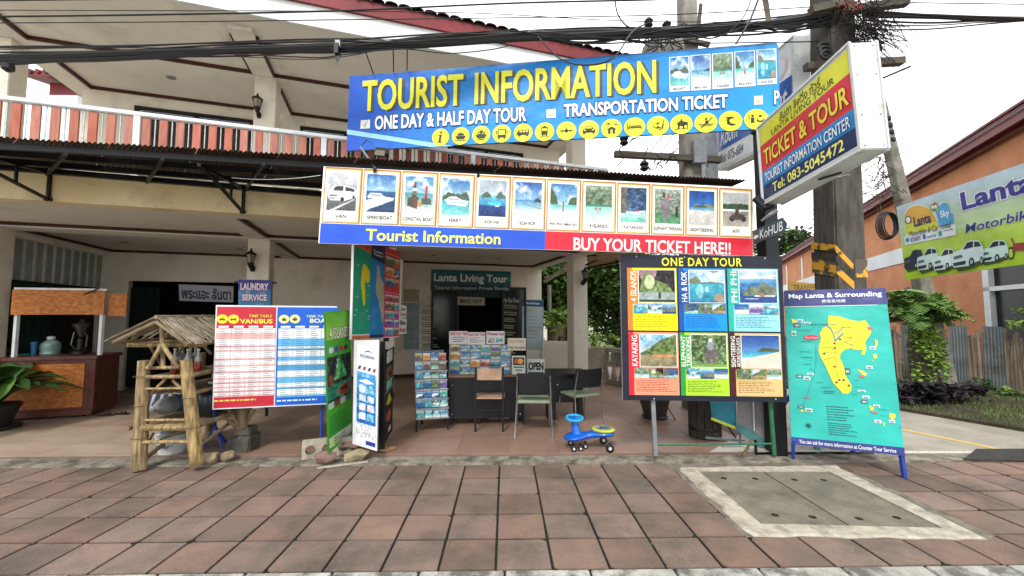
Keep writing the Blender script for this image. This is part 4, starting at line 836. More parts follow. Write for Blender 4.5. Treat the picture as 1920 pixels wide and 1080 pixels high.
S.disc('pin', *M_(172, 321), .075, .017, '#d8263c', .009, 20); S.text('pin', 'You are here', S.Rc(*cm(138, 315), *cm(206, 327)), '#f4e8e8', .011, 0)
def wig(pts, c='#5a7a86', w=.006, d=.009):
    q = [M_(*p) for p in pts]
    for (a, b), (c0, d0) in zip(q, q[1:]): 
        l = math.hypot(c0-a, (d0-b)); nx, ny = -(d0-b)/l*w*.5, (c0-a)/l*w*.5; S.poly('road_line', [(a+nx, b+ny), (c0+nx, d0+ny), (c0-nx, d0-ny), (a-nx, b-ny)], c, d)
wig([(250, 256), (275, 272), (290, 300), (300, 340)], '#6c8494', .012); wig([(300, 340), (320, 320), (345, 298)], '#6c8494', .014); wig([(298, 300), (320, 290), (345, 265)], '#7a94a0', .009); wig([(300, 345), (302, 400), (308, 470), (315, 540)], '#a8a448', .006)
wig([(345, 340), (370, 355), (395, 360), (385, 380)], '#8c9440'); wig([(350, 318), (390, 322), (360, 345)], '#8c9440'); wig([(220, 375), (260, 372), (290, 380)], '#a8a448'); wig([(240, 440), (290, 425), (300, 440)], '#a8a448')
wig([(198, 362), (200, 450), (190, 520), (150, 630), (125, 690)], '#3c8c94', .005)
for k, (x, y, w_, h_) in enumerate([(112, 233, 36, 16), (98, 256, 36, 18), (80, 300, 26, 26), (486, 272, 30, 18), (500, 377, 34, 18), (482, 480, 36, 16), (110, 527, 34, 18), (150, 538, 36, 20), (442, 528, 32, 18), (442, 606, 44, 12), (464, 638, 40, 16), (455, 662, 36, 20), (520, 686, 38, 16), (510, 718, 32, 16), (527, 768, 38, 20), (602, 768, 34, 18), (118, 690, 32, 16), (160, 708, 38, 22), (148, 640, 40, 12), (168, 516, 36, 12), (152, 244, 36, 10), (365, 500, 30, 30)]):
    a = cm(x-w_/2, y-h_/2); b = cm(x+w_/2, y+h_/2); S.nx('small_picture'); S.rect('small_picture', S.Rc(*a, *b), ['#dfe8ea', '#3c4a56', '#c8dce2', '#7f8f8a', '#e6ecec'][k % 5], .009)
    a = cm(x-w_/3, y-h_/5); b = cm(x+w_/3, y+h_/3); S.rect('small_picture', S.Rc(*a, *b), ['#4a86b4', '#a8b8bc', '#6c7c4c', '#c85a5c', '#5c8cac'][k % 5], .011)
for x, y in ((296, 352), (298, 377), (326, 331), (242, 408), (297, 476), (308, 560), (322, 548), (345, 548), (373, 577)): S.disc('symbol', *M_(x, y), .013, .007, '#6a4a3a' if x != 297 else '#a83a2c', .010, 10)
for (x0, y0, x1, y1, n) in ((105, 280, 185, 286, 1), (110, 392, 175, 402, 1), (118, 422, 180, 432, 1), (130, 458, 190, 468, 1), (160, 486, 190, 494, 1), (200, 557, 262, 567, 1), (225, 582, 295, 592, 1), (238, 600, 300, 624, 2), (120, 338, 200, 346, 1), (170, 248, 330, 256, 1), (330, 264, 395, 272, 1), (240, 398, 310, 406, 1), (255, 456, 300, 462, 1), (330, 516, 372, 522, 1), (530, 700, 590, 712, 2), (400, 545, 430, 552, 1), (405, 582, 455, 588, 1), (390, 622, 430, 630, 1), (540, 735, 590, 742, 1)):
    S.lines('small_print', S.Rc(*cm(x0, y0), *cm(x1, y1)), n, '#1f5c5c', .0095, .35, x0)
S.lines('small_print', S.Rc(*cm(252, 680), *cm(410, 775)), 6, '#12605c', .008, .3, 3, .2); S.lines('small_print', S.Rc(*cm(262, 770), *cm(425, 855)), 6, '#12605c', .008, .3, 5, .2)
u, v = M_(158, 790)
for k in range(8):
    a = k*math.pi/4; S.poly('compass', [(u+.04*math.cos(a), v+.022*math.sin(a)), (u+.008*math.cos(a+1), v+.005*math.sin(a+1)), (u+.008*math.cos(a-1), v+.005*math.sin(a-1))], '#1d4a4c', .009)
for v in (.15, .4, .65, .85):
    for u in (.015, .985): S.disc('screw', u, v, .005, .003, '#1c5c60', .007, 8)
S.done()
BLUEM = mat('blue painted steel leg', '#2b4fa8', '#213f8c', rough=.45, scale=12)
for (x, y0, y1, k) in ((1487, 833, 862, 0), (1693, 856, 896, 1)):
    m = MB(); b = G(x+(3 if k else 0), y1); t = S.W(.02 if k == 0 else .98, .0, -.03); m.bar(t+(t-b)*.3, b, .035, .035); m.build('leg', BLUEM, S.node)
m = MB(); m.bar(S.W(.02, .3, -.04), S.W(.02, 0, -.04)+V(0, .6, -.12), .03); m.build('rear_leg', BLUEM, S.node)
m = MB(); m.bar(S.W(.98, .3, -.04), S.W(.98, 0, -.04)+V(0, .6, -.16), .03); m.build('rear_leg', BLUEM, S.node)

# 6. time table board
S = Sign('timetable_board', 'red and blue time table board for van, bus and boat on a blue stand', 'board', (398, 768, 4.72), (634, 757, 5.03), (405, 572), (632, 574), thick=.02, edge='#c8c8cc', panel='#e0e4ea')
ct = crop(390, 565, 5.144)
us = S.uv(*ct(655, 500))[0]
S.rect('red_half', (.01, .012, us-.006, .985), '#c4283c', .004); S.rect('blue_half', (us+.004, .012, .99, .985), '#1660d0', .004)
S.text('lettering', 'TIME TABLE', S.Rc(*ct(400, 128), *ct(622, 154)), '#f0e050', .008, .01, shear=.2); S.text('lettering', 'VAN/BUS', S.Rc(*ct(312, 170), *ct(624, 214)), '#f2e84a', .008, .03)
S.text('lettering', 'TIME TABLE', S.Rc(*ct(950, 132), *ct(1185, 156)), '#e8e8a8', .008, .01, shear=.2); S.text('lettering', 'BOAT', S.Rc(*ct(985, 166), *ct(1180, 208)), '#e8ecd0', .008, .03)
for x, y, kx, c in ((140, 170, 'car', '#f2e030'), (248, 172, 'minibus', '#f2e030'), (735, 172, 'boat', '#ecec9a'), (840, 170, 'ferry', '#ecec9a')):
    u, v = S.uv(*ct(x, y)); ru, rv = .043, .044
    S.disc('icon', u, v, ru, rv, c, .006, 24); S.icon('icon', u, v, ru*.8, rv*.8, kx, .008, '#3c4034', c)
for (x0, x1, nc, hc, lc, lab) in ((82, 636, 4, '#efb6b2', '#d8a4a8', 'r'), (683, 1215, 4, '#62b6e8', '#4f9ed0', 'b')):
    q = S.Rc(*ct(x0, 262), *ct(x1, 905)); u0, v0, u1, v1 = q; S.rect('table', q, '#f4f6f6', .006)
    rows_ = [2, 3, 3, 1, 1, 1, 3, 1, 2, 1, 2, 1, 2, 1, 1, 1, 1, 1, 1, 1, 1, 1] if lab == 'r' else [5, 4, 1, 1, 3, 2, 2, 3, 3, 3, 2, 1, 3, 1]
    tot = sum(rows_); y = v1; un = (v1-v0)/tot
    for i, n in enumerate(rows_):
        if i % 2: S.rect('table', (u0, y-n*un, u1, y), hc if i % 4 == 1 else lc, .0075)
        for j in range(n):
            for c_ in range(4):
                uu = u0+(u1-u0)*(c_+.22)/4; S.rect('small_print', (uu, y-(j+.62)*un, uu+(u1-u0)*.13*random.uniform(.7, 1.2), y-(j+.40)*un), '#7a7480' if lab == 'r' else '#5a7a94', .009)
        y -= n*un
    for c_ in range(1, 4): uu = u0+(u1-u0)*c_/4; S.rect('table', (uu-.0012, v0, uu+.0012, v1), '#8a8f98', .0095)
    for c_ in range(4): uu = u0+(u1-u0)*(c_+.15)/4; S.rect('small_print', (uu, v1+.008, uu+(u1-u0)*.17, v1+.026), '#f0f0f0', .009)
    S.lines('small_print', (u0, v0-.045, u1, v0-.02), 1, '#f0d860' if lab == 'r' else '#d8e8f4', .008, .6, 2)
S.done()
m = MB(); b = G(401, 846); 
m.tube([P(402, 766, 4.8), b+V(0, .0, .3)], .018, 8)
for dx, dy in ((-.12, -.06), (.14, -.04), (.02, .22)): m.tube([b+V(0, .0, .3), b+V(dx, dy, .0)], .016, 6)
m.build('stand', BLUEM, S.node)
m = MB(); b = G(690, 800)
m.tube([P(604, 758, 5.08), P(602, 829, 5.08)], .018, 8); m.build('stand', BLUEM, S.node)

# 7. green islands board
S = Sign('poster_board', 'narrow green poster board of islands with a longtail boat picture', 'board', (616, 850, 4.60), (661, 814, 5.28), (609, 584), (657, 581), thick=.012, edge='#2f7a30', panel='#59c03a')
C = Cv(30, 130, '#4fae34', 4)
C.grad(.80, 1, '#a8e04c', '#6cc63c').speck(.06, 6); C.rect(0, .34, 1, .68, '#1c2a28').poly([(.25, .5), (.5, .68), (.72, .56), (.8, .5)], '#2f9a50').poly([(.3, .5), (.42, .66), (.48, .5)], '#7fd08a').poly([(.55, .5), (.62, .6), (.7, .5)], '#4ab868').speck(.45, 14, .46, .68).rect(0, .36, 1, .47, '#1f7c60').poly([(.3, .39), (.45, .45), (.97, .47), (.9, .37), (.5, .35)], '#2f9a80').poly([(.38, .40), (.5, .44), (.95, .45), (.85, .375), (.55, .365)], '#a84430').poly([(.5, .41), (.6, .43), (.85, .43), (.78, .39)], '#3a2420').ell(.14, .5, .09, .045, '#8a4a3a').speck(.2, 12, .34, .5)
for k in range(4): C.rect(.05+.23*k, .3, .25+.23*k, .345, ['#c8d8d0', '#7a4a3a', '#d8dcd8', '#486a78'][k])
for k in range(4): C.ell(.18+.2*k, .725, .09, .022, ['#d8f0f4', '#3a5a9c', '#b83a3c', '#2a4a3c'][k])
C.grad(0, .27, '#2f9c3c', '#48b83c'); C.rect(.05, .02, .97, .095, '#eef2ec'); C.ell(.2, .055, .16, .04, '#bfe08c')
S.paint('artwork', (.02, .01, .98, .99), C, .003)
S.text('lettering', '4 ISLANDS', (.12, .80, .95, .885), '#f0f4e8', .006, .02, ('#2c4a20', .04)); S.lines('small_print', (.06, .12, .9, .26), 6, '#2a6a30', .006, .35, 2); S.lines('small_print', (.2, .03, .9, .085), 3, '#3a5a3c', .006, .4, 5, .12); S.text('lettering', '0850001', (.3, .285, .9, .3), '#f4f4f0', .006, .02) if False else None
S.done()
# 8. tall three panel map poster
S = Sign('poster_board', 'tall three panel poster board with yellow island, blue coast and red photos', 'board', (659, 637, 4.95), (748, 632, 6.15), (664, 440), (756, 488), thick=.03, edge='#e4e6e8', panel='#e8e8e8')
c6 = crop(640, 440, 4.907)
def q6(x, y): return S.uv(*c6(x, y))
u1, u2 = q6(262, 700)[0], q6(388, 700)[0]
S.rect('map_panel', (.005, .05, u1, 1.0), '#10a584', .004); S.poly('map_panel', [(.005, .9), (u1, .865), (u1, 1), (.005, 1)], '#e2703a', .006); S.rect('map_panel', (.005, .005, u1, .035), '#e2703a', .006)
S.nx('map_panel'); S.rect('map_panel', (u1, .04, u2, 1), '#1488cc', .004); S.poly('map_panel', [(u1, .83), (u2, .80), (u2, 1), (u1, 1)], '#26305a', .006); S.rect('map_panel', (u1, .005, u2, .04), '#26305a', .006)
S.nx('map_panel'); S.rect('map_panel', (u2, .01, .99, 1), '#dc3a44', .004); S.rect('map_panel', (u2, .01, .99, .5), '#e03a84', .005)
def s6(pts): return [q6(*p) for p in pts]
S.poly('island', s6([(200, 265), (230, 290), (255, 340), (258, 420), (235, 450), (225, 430), (210, 450), (215, 520), (218, 600), (212, 650), (200, 660), (190, 620), (182, 520), (175, 440), (182, 360), (190, 300)]), '#ecd82c', .008)
S.poly('island', s6([(325, 280), (345, 290), (355, 400), (382, 440), (388, 560), (385, 760), (372, 820), (352, 700), (335, 600), (312, 540), (310, 470), (322, 380)]), '#b8b49c', .008)
for k, (x, y) in enumerate([(150, 280), (140, 570), (135, 690), (230, 700), (240, 560), (250, 470), (245, 780), (120, 740), (250, 750), (170, 370)]):
    u, v = q6(x, y); S.disc('symbol', u, v, .02, .008, '#a8d8c8' if k < 9 else '#d8303c', .008, 8)
S.lines('small_print', (.12*1, .1, u1*.8, .27), 9, '#5cc0a8', .007, .35, 3); S.lines('small_print', (u1+.02, .1, u1+(u2-u1)*.5, .33), 12, '#6cb8e0', .007, .35, 7)
S.text('lettering', 'Koh Lanta', (.06, .93, u1*.9, .955), '#a82c1c', .009, .02); S.text('lettering', 'Surrounding', (.06, .905, u1*.9, .925), '#a82c1c', .009, .02); S.text('lettering', 'Southern', (u1+.04, .9, u2-.05, .925), '#e8ecf2', .009, .02); S.text('lettering', 'Thailand', (u1+.04, .865, u2-.05, .89), '#e8ecf2', .009, .02)
for i, (v0, v1, c) in enumerate([(.80, .9, 1), (.68, .78, 2), (.57, .66, 3), (.41, .475, 4), (.31, .395, 5), (.215, .295, 6), (.125, .2, 7), (.03, .11, 8)]):
    w_ = (.985-u2); S.paint('picture', (u2+w_*.06, v0, u2+w_*.62, v1), pic('x', 16, 10, c), .008); S.paint('picture', (u2+w_*.64, v0, u2+w_*.95, v1), pic('x' if i != 1 else 'speedboat', 10, 10, c+9), .008)
S.text('lettering', 'Private Tour Service', (u2+.02, .925, .96, .945), '#f4c8c0', .008, .01); S.text('lettering', 'Boat Tour & Diving', (u2+.02, .49, .96, .51), '#f4c8d8', .008, .01)
S.done()
m = MB(); m.bar(P(716, 640, 4.95), P(715, 850, 4.93), .075, .03, up=(0, 1, 0)); m.build('post', BLACKM, S.node); m = MB(); m.bar(P(724, 640, 6.2), P(724, 440, 6.2), .07, .05, up=(0, 1, 0)); m.build('post', BLACKM, S.node)
# 9. white and blue excursions board beneath
S = Sign('poster_board', 'white framed poster with blue waves and small pictures under the map poster', 'board', (661, 832, 4.78), (707, 846, 4.7), (664, 638), (711, 637), thick=.02, edge='#8a8c8e', panel='#dcdee0')
C = Cv(34, 130, '#f0f4f6', 8); C.grad(.2, .76, '#1763b4', '#3f9ad8'); C.clouds(.5, .78, .6, 3).speck(.2, 9, .2, .78); C.rect(0, .72, 1, 1, '#eef2f6')
for k in range(4): C.poly([(.03+.25*k, .74), (.1+.25*k, .78), (.25+.25*k, .79), (.18+.25*k, .75)], '#b83a44' if k % 2 else '#2c3c5c')
for i in range(4):
    for k in range(2): C.rect(.14+.42*k, .25+.09*i, .46+.42*k, .315+.09*i, ['#e8f0f0', '#cfe4ee', '#e8e4e0', '#7ac0dc', '#dde6ea', '#e6d8d8'][(i*2+k*3) % 6])
C.speck(.3, 12, .24, .62); C.rect(0, .6, 1, .68, '#3c94d4').poly([(.1, .63), (.5, .66), (.9, .63), (.5, .61)], '#f2f6f8')
C.rect(0, .06, 1, .21, '#d8dde2'); C.speck(.45, 16, .06, .21); C.rect(0, 0, 1, .06, '#f0f2f6').rect(.5, .0, 1, .05, '#22408c')
S.paint('artwork', (.15, .03, .93, .97), C, .003); S.text('lettering', 'EXCURSIONS', (.28, .855, .86, .885), '#26407c', .006, .02); S.poly('lettering', [(.4, .905), (.6, .935), (.85, .91), (.62, .922)], '#3c4a5c', .006)
S.done()
# 10. narrow dark food poster further back
S = Sign('poster_board', 'narrow black poster with fish and coral pictures behind the black post', 'board', (718, 838, 5.05), (736, 806, 5.75), (722, 655), (736, 655), thick=.02, edge='#d8d4c8', panel='#16161a')
C = Cv(20, 90, '#18181c', 8); C.rect(.15, .85, .8, .98, '#d8dcd8').speck(.3, 9, .8, .98).rect(.1, .66, .9, .8, '#6a4a38').speck(.3, 8, .62, .82).rect(.2, .54, .8, .64, '#7ac8a8').rect(0, .52, 1, .53, '#a8a8a0').poly([(.2, .4), (.5, .5), (.8, .38), (.5, .36)], '#d0c83a').ell(.5, .24, .25, .06, '#b05a34').speck(.1, 8, .1, .5).rect(.5, .04, .75, .1, '#d8d8d8')
S.paint('artwork', (.05, .02, .95, .98), C, .003); S.done()
# ---------------------------------------------------------------- foliage helpers
def leafmat(name, a, b, rnd=.2): return mat(name, a, b, rough=.55, scale=1.7, rnd=0, ramp=(.3, .7), spec=.35)
LEAF1 = leafmat('mid green leaves', '#7a9c50', '#426432'); LEAF2 = leafmat('dark leaves', '#5c7f42', '#2f4c25'); LEAF3 = leafmat('yellow green leaves', '#98b454', '#5c7f34')
PURPLE = leafmat('purple leaves', '#302632', '#17121a'); BARK = mat('grey bark', '#5c5246', '#3a332b', rough=.95, scale=8, bump=.5, stretch=(3, 3, .5))
def leaves(mb, c, rad, n, size, r, flat=.5, hang=0.):
    c = Vector(c)
    for _ in range(n):
        d = Vector((r.gauss(0, 1), r.gauss(0, 1), r.gauss(0, 1))).normalized()*(r.random()**.45)
        p = c+Vector((d.x*rad[0], d.y*rad[1], d.z*rad[2])); s = size*r.uniform(.6, 1.4)
        ax = Vector((r.uniform(-1, 1), r.uniform(-1, 1), r.uniform(-.6, .4)-hang)).normalized(); up = Vector((r.uniform(-1, 1)*(1-flat), r.uniform(-1, 1)*(1-flat), 1)).normalized()
        sd = ax.cross(up).normalized()*s*.28; a = p; b = p+ax*s*.5; t = p+ax*s
        k = up*s*.06
        mb.add([a, b+sd-k, t, b-sd-k], [(0, 1, 2, 3)])
def crown(name, m, parent, c, rad, clumps, per, size, seed, csize=.35, label=None):
    r = random.Random(seed); mb = MB(); c = Vector(c)
    for _ in range(clumps):
        d = Vector((r.gauss(0, 1), r.gauss(0, 1), r.gauss(0, 1))).normalized()*(r.random()**.4)
        q = c+Vector((d.x*rad[0], d.y*rad[1], d.z*rad[2])); k = csize*r.uniform(.6, 1.3)
        leaves(mb, q, (rad[0]*k, rad[1]*k, rad[2]*k*.6), per, size, r)
    return mb.build(name, m, parent, label)
def trunk(mb, a, b, r0, r1, r, bend=.1, n=6):
    a, b = Vector(a), Vector(b); pts = []
    for i in range(n+1): t = i/n; pts.append(a+(b-a)*t+Vector((r.uniform(-1, 1), r.uniform(-1, 1), 0))*bend*math.sin(t*math.pi))
    mb.tube(pts, [r0+(r1-r0)*i/n for i in range(n+1)], 8); return pts
def tree(label, base, h, rad, mt, seed, clumps=60, per=45, size=.16, tr=.12, group=None, name='tree'):
    r = random.Random(seed); t = thing(name, label, 'tree', tuple(base), group); base = Vector(base); mb = MB()
    top = base+Vector((r.uniform(-.2, .2), r.uniform(-.2, .2), h-rad[2])); pts = trunk(mb, base-V(0, 0, .05), top, tr, tr*.5, r)
    for k in range(7):
        a = r.uniform(0, 6.28); q = pts[3+k % 3]; trunk(mb, q, top+Vector((math.cos(a)*rad[0]*.7, math.sin(a)*rad[1]*.7, r.uniform(-.2, .7)*rad[2])), tr*.35, tr*.1, r, .1, 4)
    mb.build('trunk', BARK, t, smooth=True); crown('crown', mt, t, top+V(0, 0, rad[2]*.15), rad, clumps, per, size, seed+1)
    return t
# trees behind the shop
for k, (px, Y, h, rad, mt, lab) in enumerate([(1010, 15.5, 4.6, (2.0, 1.6, 1.8), LEAF2, 'dark green tree behind the end wall of the shop'), (1060, 14.2, 3.6, (1.1, 1.0, 1.2), LEAF1, 'mid green tree between the shop wall and the lantern column'), (1108, 15.2, 5.2, (1.7, 1.5, 2.2), LEAF1, 'tall feathery green tree right behind the lantern column'),
        (1155, 13.0, 4.3, (1.2, 1.1, 1.9), LEAF1, 'dense dark tree at the left edge of the tour board'), (1215, 15.5, 4.4, (1.9, 1.6, 1.8), LEAF2, 'dark tree hidden behind the tour board'), (1300, 17, 3.6, (2.2, 1.8, 1.5), LEAF2, 'broad low tree behind the middle of the tour board')]):
    tree(lab, ((px-947)/F_PX*Y, Y, 0), h, rad, mt, 50+k, clumps=110, per=75, size=.2)
def bush(label, base, rad, mt, seed, n=30, per=40, size=.12, cat='shrub', group=None):
    t = thing('shrub', label, cat, tuple(base), group); r = random.Random(seed); mb = MB(); b = Vector(base)
    for k in range(6): a = r.uniform(0, 6.28); trunk(mb, b, b+Vector((math.cos(a)*rad[0]*.5, math.sin(a)*rad[1]*.5, rad[2])), .015, .006, r, .03, 3)
    mb.build('stem', BARK, t); crown('foliage', mt, t, b+V(0, 0, rad[2]), rad, n, per, size, seed); return t
bush('bright yellow green shrub behind the low balustrade wall', ((1110-947)/F_PX*11.6, 11.6, .2), (.9, .5, .62), LEAF3, 71, 34, 45, .11)
bush('low green shrub left of the lantern column behind the wall', ((1045-947)/F_PX*12, 12, .1), (.6, .45, .5), LEAF1, 72, 24, 45, .11)
# grey bundle of sticks and slender pole among the trees
m = MB(); p = P(1030, 610, 12.6); m.tube([(p.x, 12.6, 0), (p.x, 12.6, P(1030, 535, 12.6).z)], .07, 8); m.build('pole', CONC_L, None, 'slender pale pole in front of the trees by the shop wall', 'pole')
tb = thing('planter', 'pale wicker planter standing behind the low wall', 'planter', tuple(V(P(1046, 640, 11.9).x, 11.9, .9))); m = MB(); m.lathe([(.2, 0), (.28, .5), (.3, .52), (.24, .5), (.2, .3)], V(P(1046, 640, 11.9).x, 11.9, .85), 12); m.build('basket', mat('pale wicker', '#b39f85', '#8c7a62', rough=.9, scale=30, bump=.4), tb)
m = MB(); leaves(m, V(P(1046, 640, 11.9).x, 11.9, 1.5), (.35, .3, .35), 260, .25, random.Random(4), .2); m.build('foliage', LEAF3, tb)
# low balustrade wall on the far side of the shop
bal = thing('balustrade', 'low grey wall with arched openings at the far edge of the shop floor', 'wall', (2.4, 10.4, 0))
m = MB(); a, b = V(1.05, 11.6, 0), V(2.05, 9.7, 0); m.hexa([V(1.0, 10.9, 0), V(2.2, 10.5, 0), V(2.22, 10.62, 0), V(1.02, 11.02, 0)], [V(1.0, 10.9, .95), V(2.2, 10.5, .95), V(2.22, 10.62, .95), V(1.02, 11.02, .95)]); m.build('wall', CREAM, bal)
x0, x1 = (1100-947)/F_PX*9.6, (1137-947)/F_PX*9.6
GRC = mat('stained grey cement', '#a09a8c', '#857f72', rough=.9, scale=3, bump=.2, dirt=('#5c574c', 3, .5, .7, .6))
m = MB(); m.hexa([V(x0, 9.6, .04), V(x1, 9.6, .04), V(x1, 9.75, .04), V(x0, 9.75, .04)], [V(x0, 9.6, .88), V(x1, 9.6, .88), V(x1, 9.75, .88), V(x0, 9.75, .88)]); m.build('end_panel', GRC, bal, bevel=.01)
m = MB(); m.bar((x1, 9.67, .83), (3.3, 8.4, .83), .13, .1); m.bar((x1, 9.67, .1), (3.3, 8.4, .1), .13, .1); m.build('beam', GRC, bal)
for k in range(8):
    t = k/7; c = V(x1, 9.67, 0)+(V(3.3, 8.4, 0)-V(x1, 9.67, 0))*t; m = MB(); 
    m.lathe([(.045, .12), (.08, .2), (.05, .32), (.035, .47), (.05, .6), (.08, .7), (.045, .8)], c, 10); m.build('baluster', GRC, bal, smooth=True)
# lean-to canopy seen at the right of the lantern column
cn = thing('side_canopy', 'translucent side canopy on thin black trusses beside the lantern column', 'canopy', (3.2, 8.5, 3.0))
m = MB(); m.hexa([P(1100, 502, 8.6), P(1180, 486, 7.4), P(1180, 470, 6.2), P(1105, 478, 7.8)], [q+V(0, 0, .01) for q in (P(1100, 502, 8.6), P(1180, 486, 7.4), P(1180, 470, 6.2), P(1105, 478, 7.8))]); m.build('sheet', mat('tan translucent sheet', '#c9ae8c', '#a88c6c', rough=.6, scale=2), cn)
for a, b in (((1098, 503, 8.5), (1182, 487, 7.3)), ((1098, 497, 8.4), (1150, 476, 7.0)), ((1110, 507, 8.4), (1182, 493, 7.3)), ((1120, 478, 7.8), (1128, 505, 8.2)), ((1150, 476, 7.4), (1160, 498, 7.6)), ((1100, 480, 7.8), (1180, 476, 6.8))):
    m = MB(); m.bar(P(*a), P(*b), .025); m.build('truss_bar', BLACKM, cn)
m = MB(); m.bar(P(1022, 528, 11.3), P(1066, 498, 9.6), .1, .06); m.bar(P(1022, 520, 11.3), P(1066, 506, 9.6), .05, .03); m.build('eave_board', CREAM, cn)
# ---------------------------------------------------------------- orange house
ORANGE = mat('orange render', '#cf8d62', '#bd7c54', rough=.85, scale=1.5, bump=.05, dirt=('#94603f', 1.1, .52, .75, .6), grain=.06, gscale=20)
oh = thing('orange_house', 'orange rendered house with white bands and a dark red eave on the right', 'house', (14, 12, 0))
ON, OD = V(11.2, 9.0, 0), V(.46, 1, 0).normalized(); OX = V(OD.y, -OD.x, 0)      # near corner, run direction, into the house
ON = ON-OD*3.5
def ob(parent, name, mm, l0, l1, d0, d1, z0, z1, **k):
    m = MB(); q = [ON+OD*l0+OX*d0, ON+OD*l1+OX*d0, ON+OD*l1+OX*d1, ON+OD*l0+OX*d1]; m.hexa([a+V(0, 0, z0) for a in q], [a+V(0, 0, z1) for a in q]); return m.build(name, mm, parent, **k)
LW = 31
w0, w1 = .3, 4.12     # window opening along the wall
ob(oh, 'wall', ORANGE, 0, w0, 0, .25, 0, 5.6); ob(oh, 'wall', ORANGE, w1, LW, 0, .25, 0, 5.6); ob(oh, 'wall', ORANGE, w0, w1, 0, .25, 3.1, 5.6); ob(oh, 'wall', ORANGE, w0, w1, 0, .25, 0, .85); ob(oh, 'wall', ORANGE, LW-.25, LW, .25, 12, 0, 5.6)
ob(oh, 'band', WHITEWALL, w1, LW, -.03, -.002, 3.35, 3.85)
for l in (15.5, 21, 25.5): ob(oh, 'pilaster', WHITEWALL, l, l+.35, -.05, -.003, 0, 5.2)
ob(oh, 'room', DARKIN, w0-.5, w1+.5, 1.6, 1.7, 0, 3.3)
f = ob(oh, 'window_frame', ALU, w0, w0+.1, -.02, .2, .85, 3.1)
for a, b, c, d in ((w1-.22, w1, .85, 3.1), (w0, w1, 3.0, 3.1), (w0, w1, .85, .95), (w0, w1, 2.2, 2.3), ((w0+w1)/2-.05, (w0+w1)/2+.05, .95, 3.0)): ob(oh, 'window_frame', ALU, a, b, -.02, .2, c, d)
ob(f, 'pane', DGL, .1, .101, .0, .001, 1, 1.01) if False else None
g = ob(oh, 'pane', mat('dark reflecting glass', '#15191a', '#0e1112', rough=.25, scale=1, spec=.15), w0+.1, w1-.22, .08, .1, .95, 3.0)
MAROON = mat('maroon eave board', '#7c3634', '#662a29', rough=.5, scale=3)
ob(oh, 'eave_board', MAROON, -.5, LW+.5, -.36, -.32, 5.5, 5.68); ob(oh, 'eave_board', MAROON, -.5, LW+.5, -.16, -.12, 5.44, 5.55); ob(oh, 'eave_soffit', MAROON, -.5, LW+.5, -.32, .0, 5.6, 5.66)
m = MB(); q = [ON+OD*(-.5)-OX*.42, ON+OD*(LW+.5)-OX*.42, ON+OD*(LW+.5)+OX*6, ON+OD*(-.5)+OX*6]; zz = [5.68, 5.68, 8.4, 8.4]
m.hexa([a+V(0, 0, z) for a, z in zip(q, zz)], [a+V(0, 0, z+.08) for a, z in zip(q, zz)]); orf = m.build('roof', MAROON, oh)
RT = mat('maroon roof tile', '#743434', '#5a2626', rough=.5, scale=6, rnd=.15)
m = MB(); m.hexa([V(0, 0, 0), OD*.98, OD*.98+OX*.42+V(0, 0, .17), OX*.42+V(0, 0, .17)], [V(0, 0, .05), OD*.98+V(0, 0, .05), OD*.98+OX*.42+V(0, 0, .21), OX*.42+V(0, 0, .21)]); tl = m.mesh('roof_tile', RT)
for k in range(32):
    for j in range(3): put(tl, 'roof_tile', ON+OD*(k-.5)-OX*(.46-.4*j)+V(0, 0, 5.75+.163*j)-ORI[oh.name], orf)
tree('small dark tree top behind the orange house roof', (22.5, 32, 0), 8.3, (2.4, 2.2, 1.5), LEAF2, 91, 50, 50, .4)
# ---------------------------------------------------------------- fence of metal sheets and bamboo
fen = thing('fence', 'rough fence of rusty metal sheets and upright bamboo poles before the orange house', 'fence', (10.3, 9.4, 0))
TIN = mat('grey weathered tin', '#7f8788', '#666d6e', rough=.5, scale=2.5, metal=.4, dirt=('#5c4438', 1.6, .54, .66, .8)); TIN2 = mat('rusty tin', '#6f6258', '#544a44', rough=.7, scale=3, metal=.2, dirt=('#6a3c28', 2, .48, .62, .8))
BAM = mat('grey bamboo pole', '#8f8270', '#6c6152', rough=.8, scale=9, stretch=(1, 1, .3), rnd=.2)
F0, F1 = V(9.95, 10.9, 0), V(10.75, 7.3, 0); FD = (F1-F0).normalized(); FL = (F1-F0).length; FN = V(FD.y, -FD.x, 0)
def sheet(a, w, h, mm, lean=0, z0=.1):
    m = MB(); n = int(w/.014); vs = []
    for z in (z0, z0+h):
        for i in range(n+1): q = F0+FD*(a+w*i/n)+FN*(.006*math.sin(i*math.pi/1.9)+lean*z*.1); vs.append((q.x, q.y, z+lean*.03*i/n))
    N = n+1; m.add(vs, [(i, i+1, N+i+1, N+i) for i in range(n)]).build('tin_sheet', mm, fen)
r = random.Random(12)
def fa(px):
    k = (px-947)/F_PX; return (k*F0.y-F0.x)/(FD.x-k*FD.y)
for x0, x1, h, mm in ((1697, 1719, 1.3, TIN), (1719, 1727, 1.15, TIN2), (1735, 1760, 1.2, TIN2), (1790, 1824, 1.3, TIN), (1853, 1894, 1.3, TIN)):
    sheet(fa(x0), fa(x1)-fa(x0), h, mm, r.uniform(-.3, .3))
bx = [fa(x) for x in (1672, 1679, 1686, 1692, 1721, 1726, 1762, 1772, 1783, 1788, 1825, 1830, 1835, 1840, 1845, 1850, 1896, 1902, 1908, 1914, 1921, 1930, 1940, 1950)]
for x in bx:
    q = F0+FD*x-FN*.03; m = MB(); h = r.uniform(1.12, 1.38); m.tube([(q.x, q.y, .02), (q.x+r.uniform(-.02, .02), q.y+r.uniform(-.02, .02), h/2), (q.x+r.uniform(-.03, .03), q.y, h)], r.uniform(.024, .032), 7); m.build('bamboo_pole', BAM, fen)
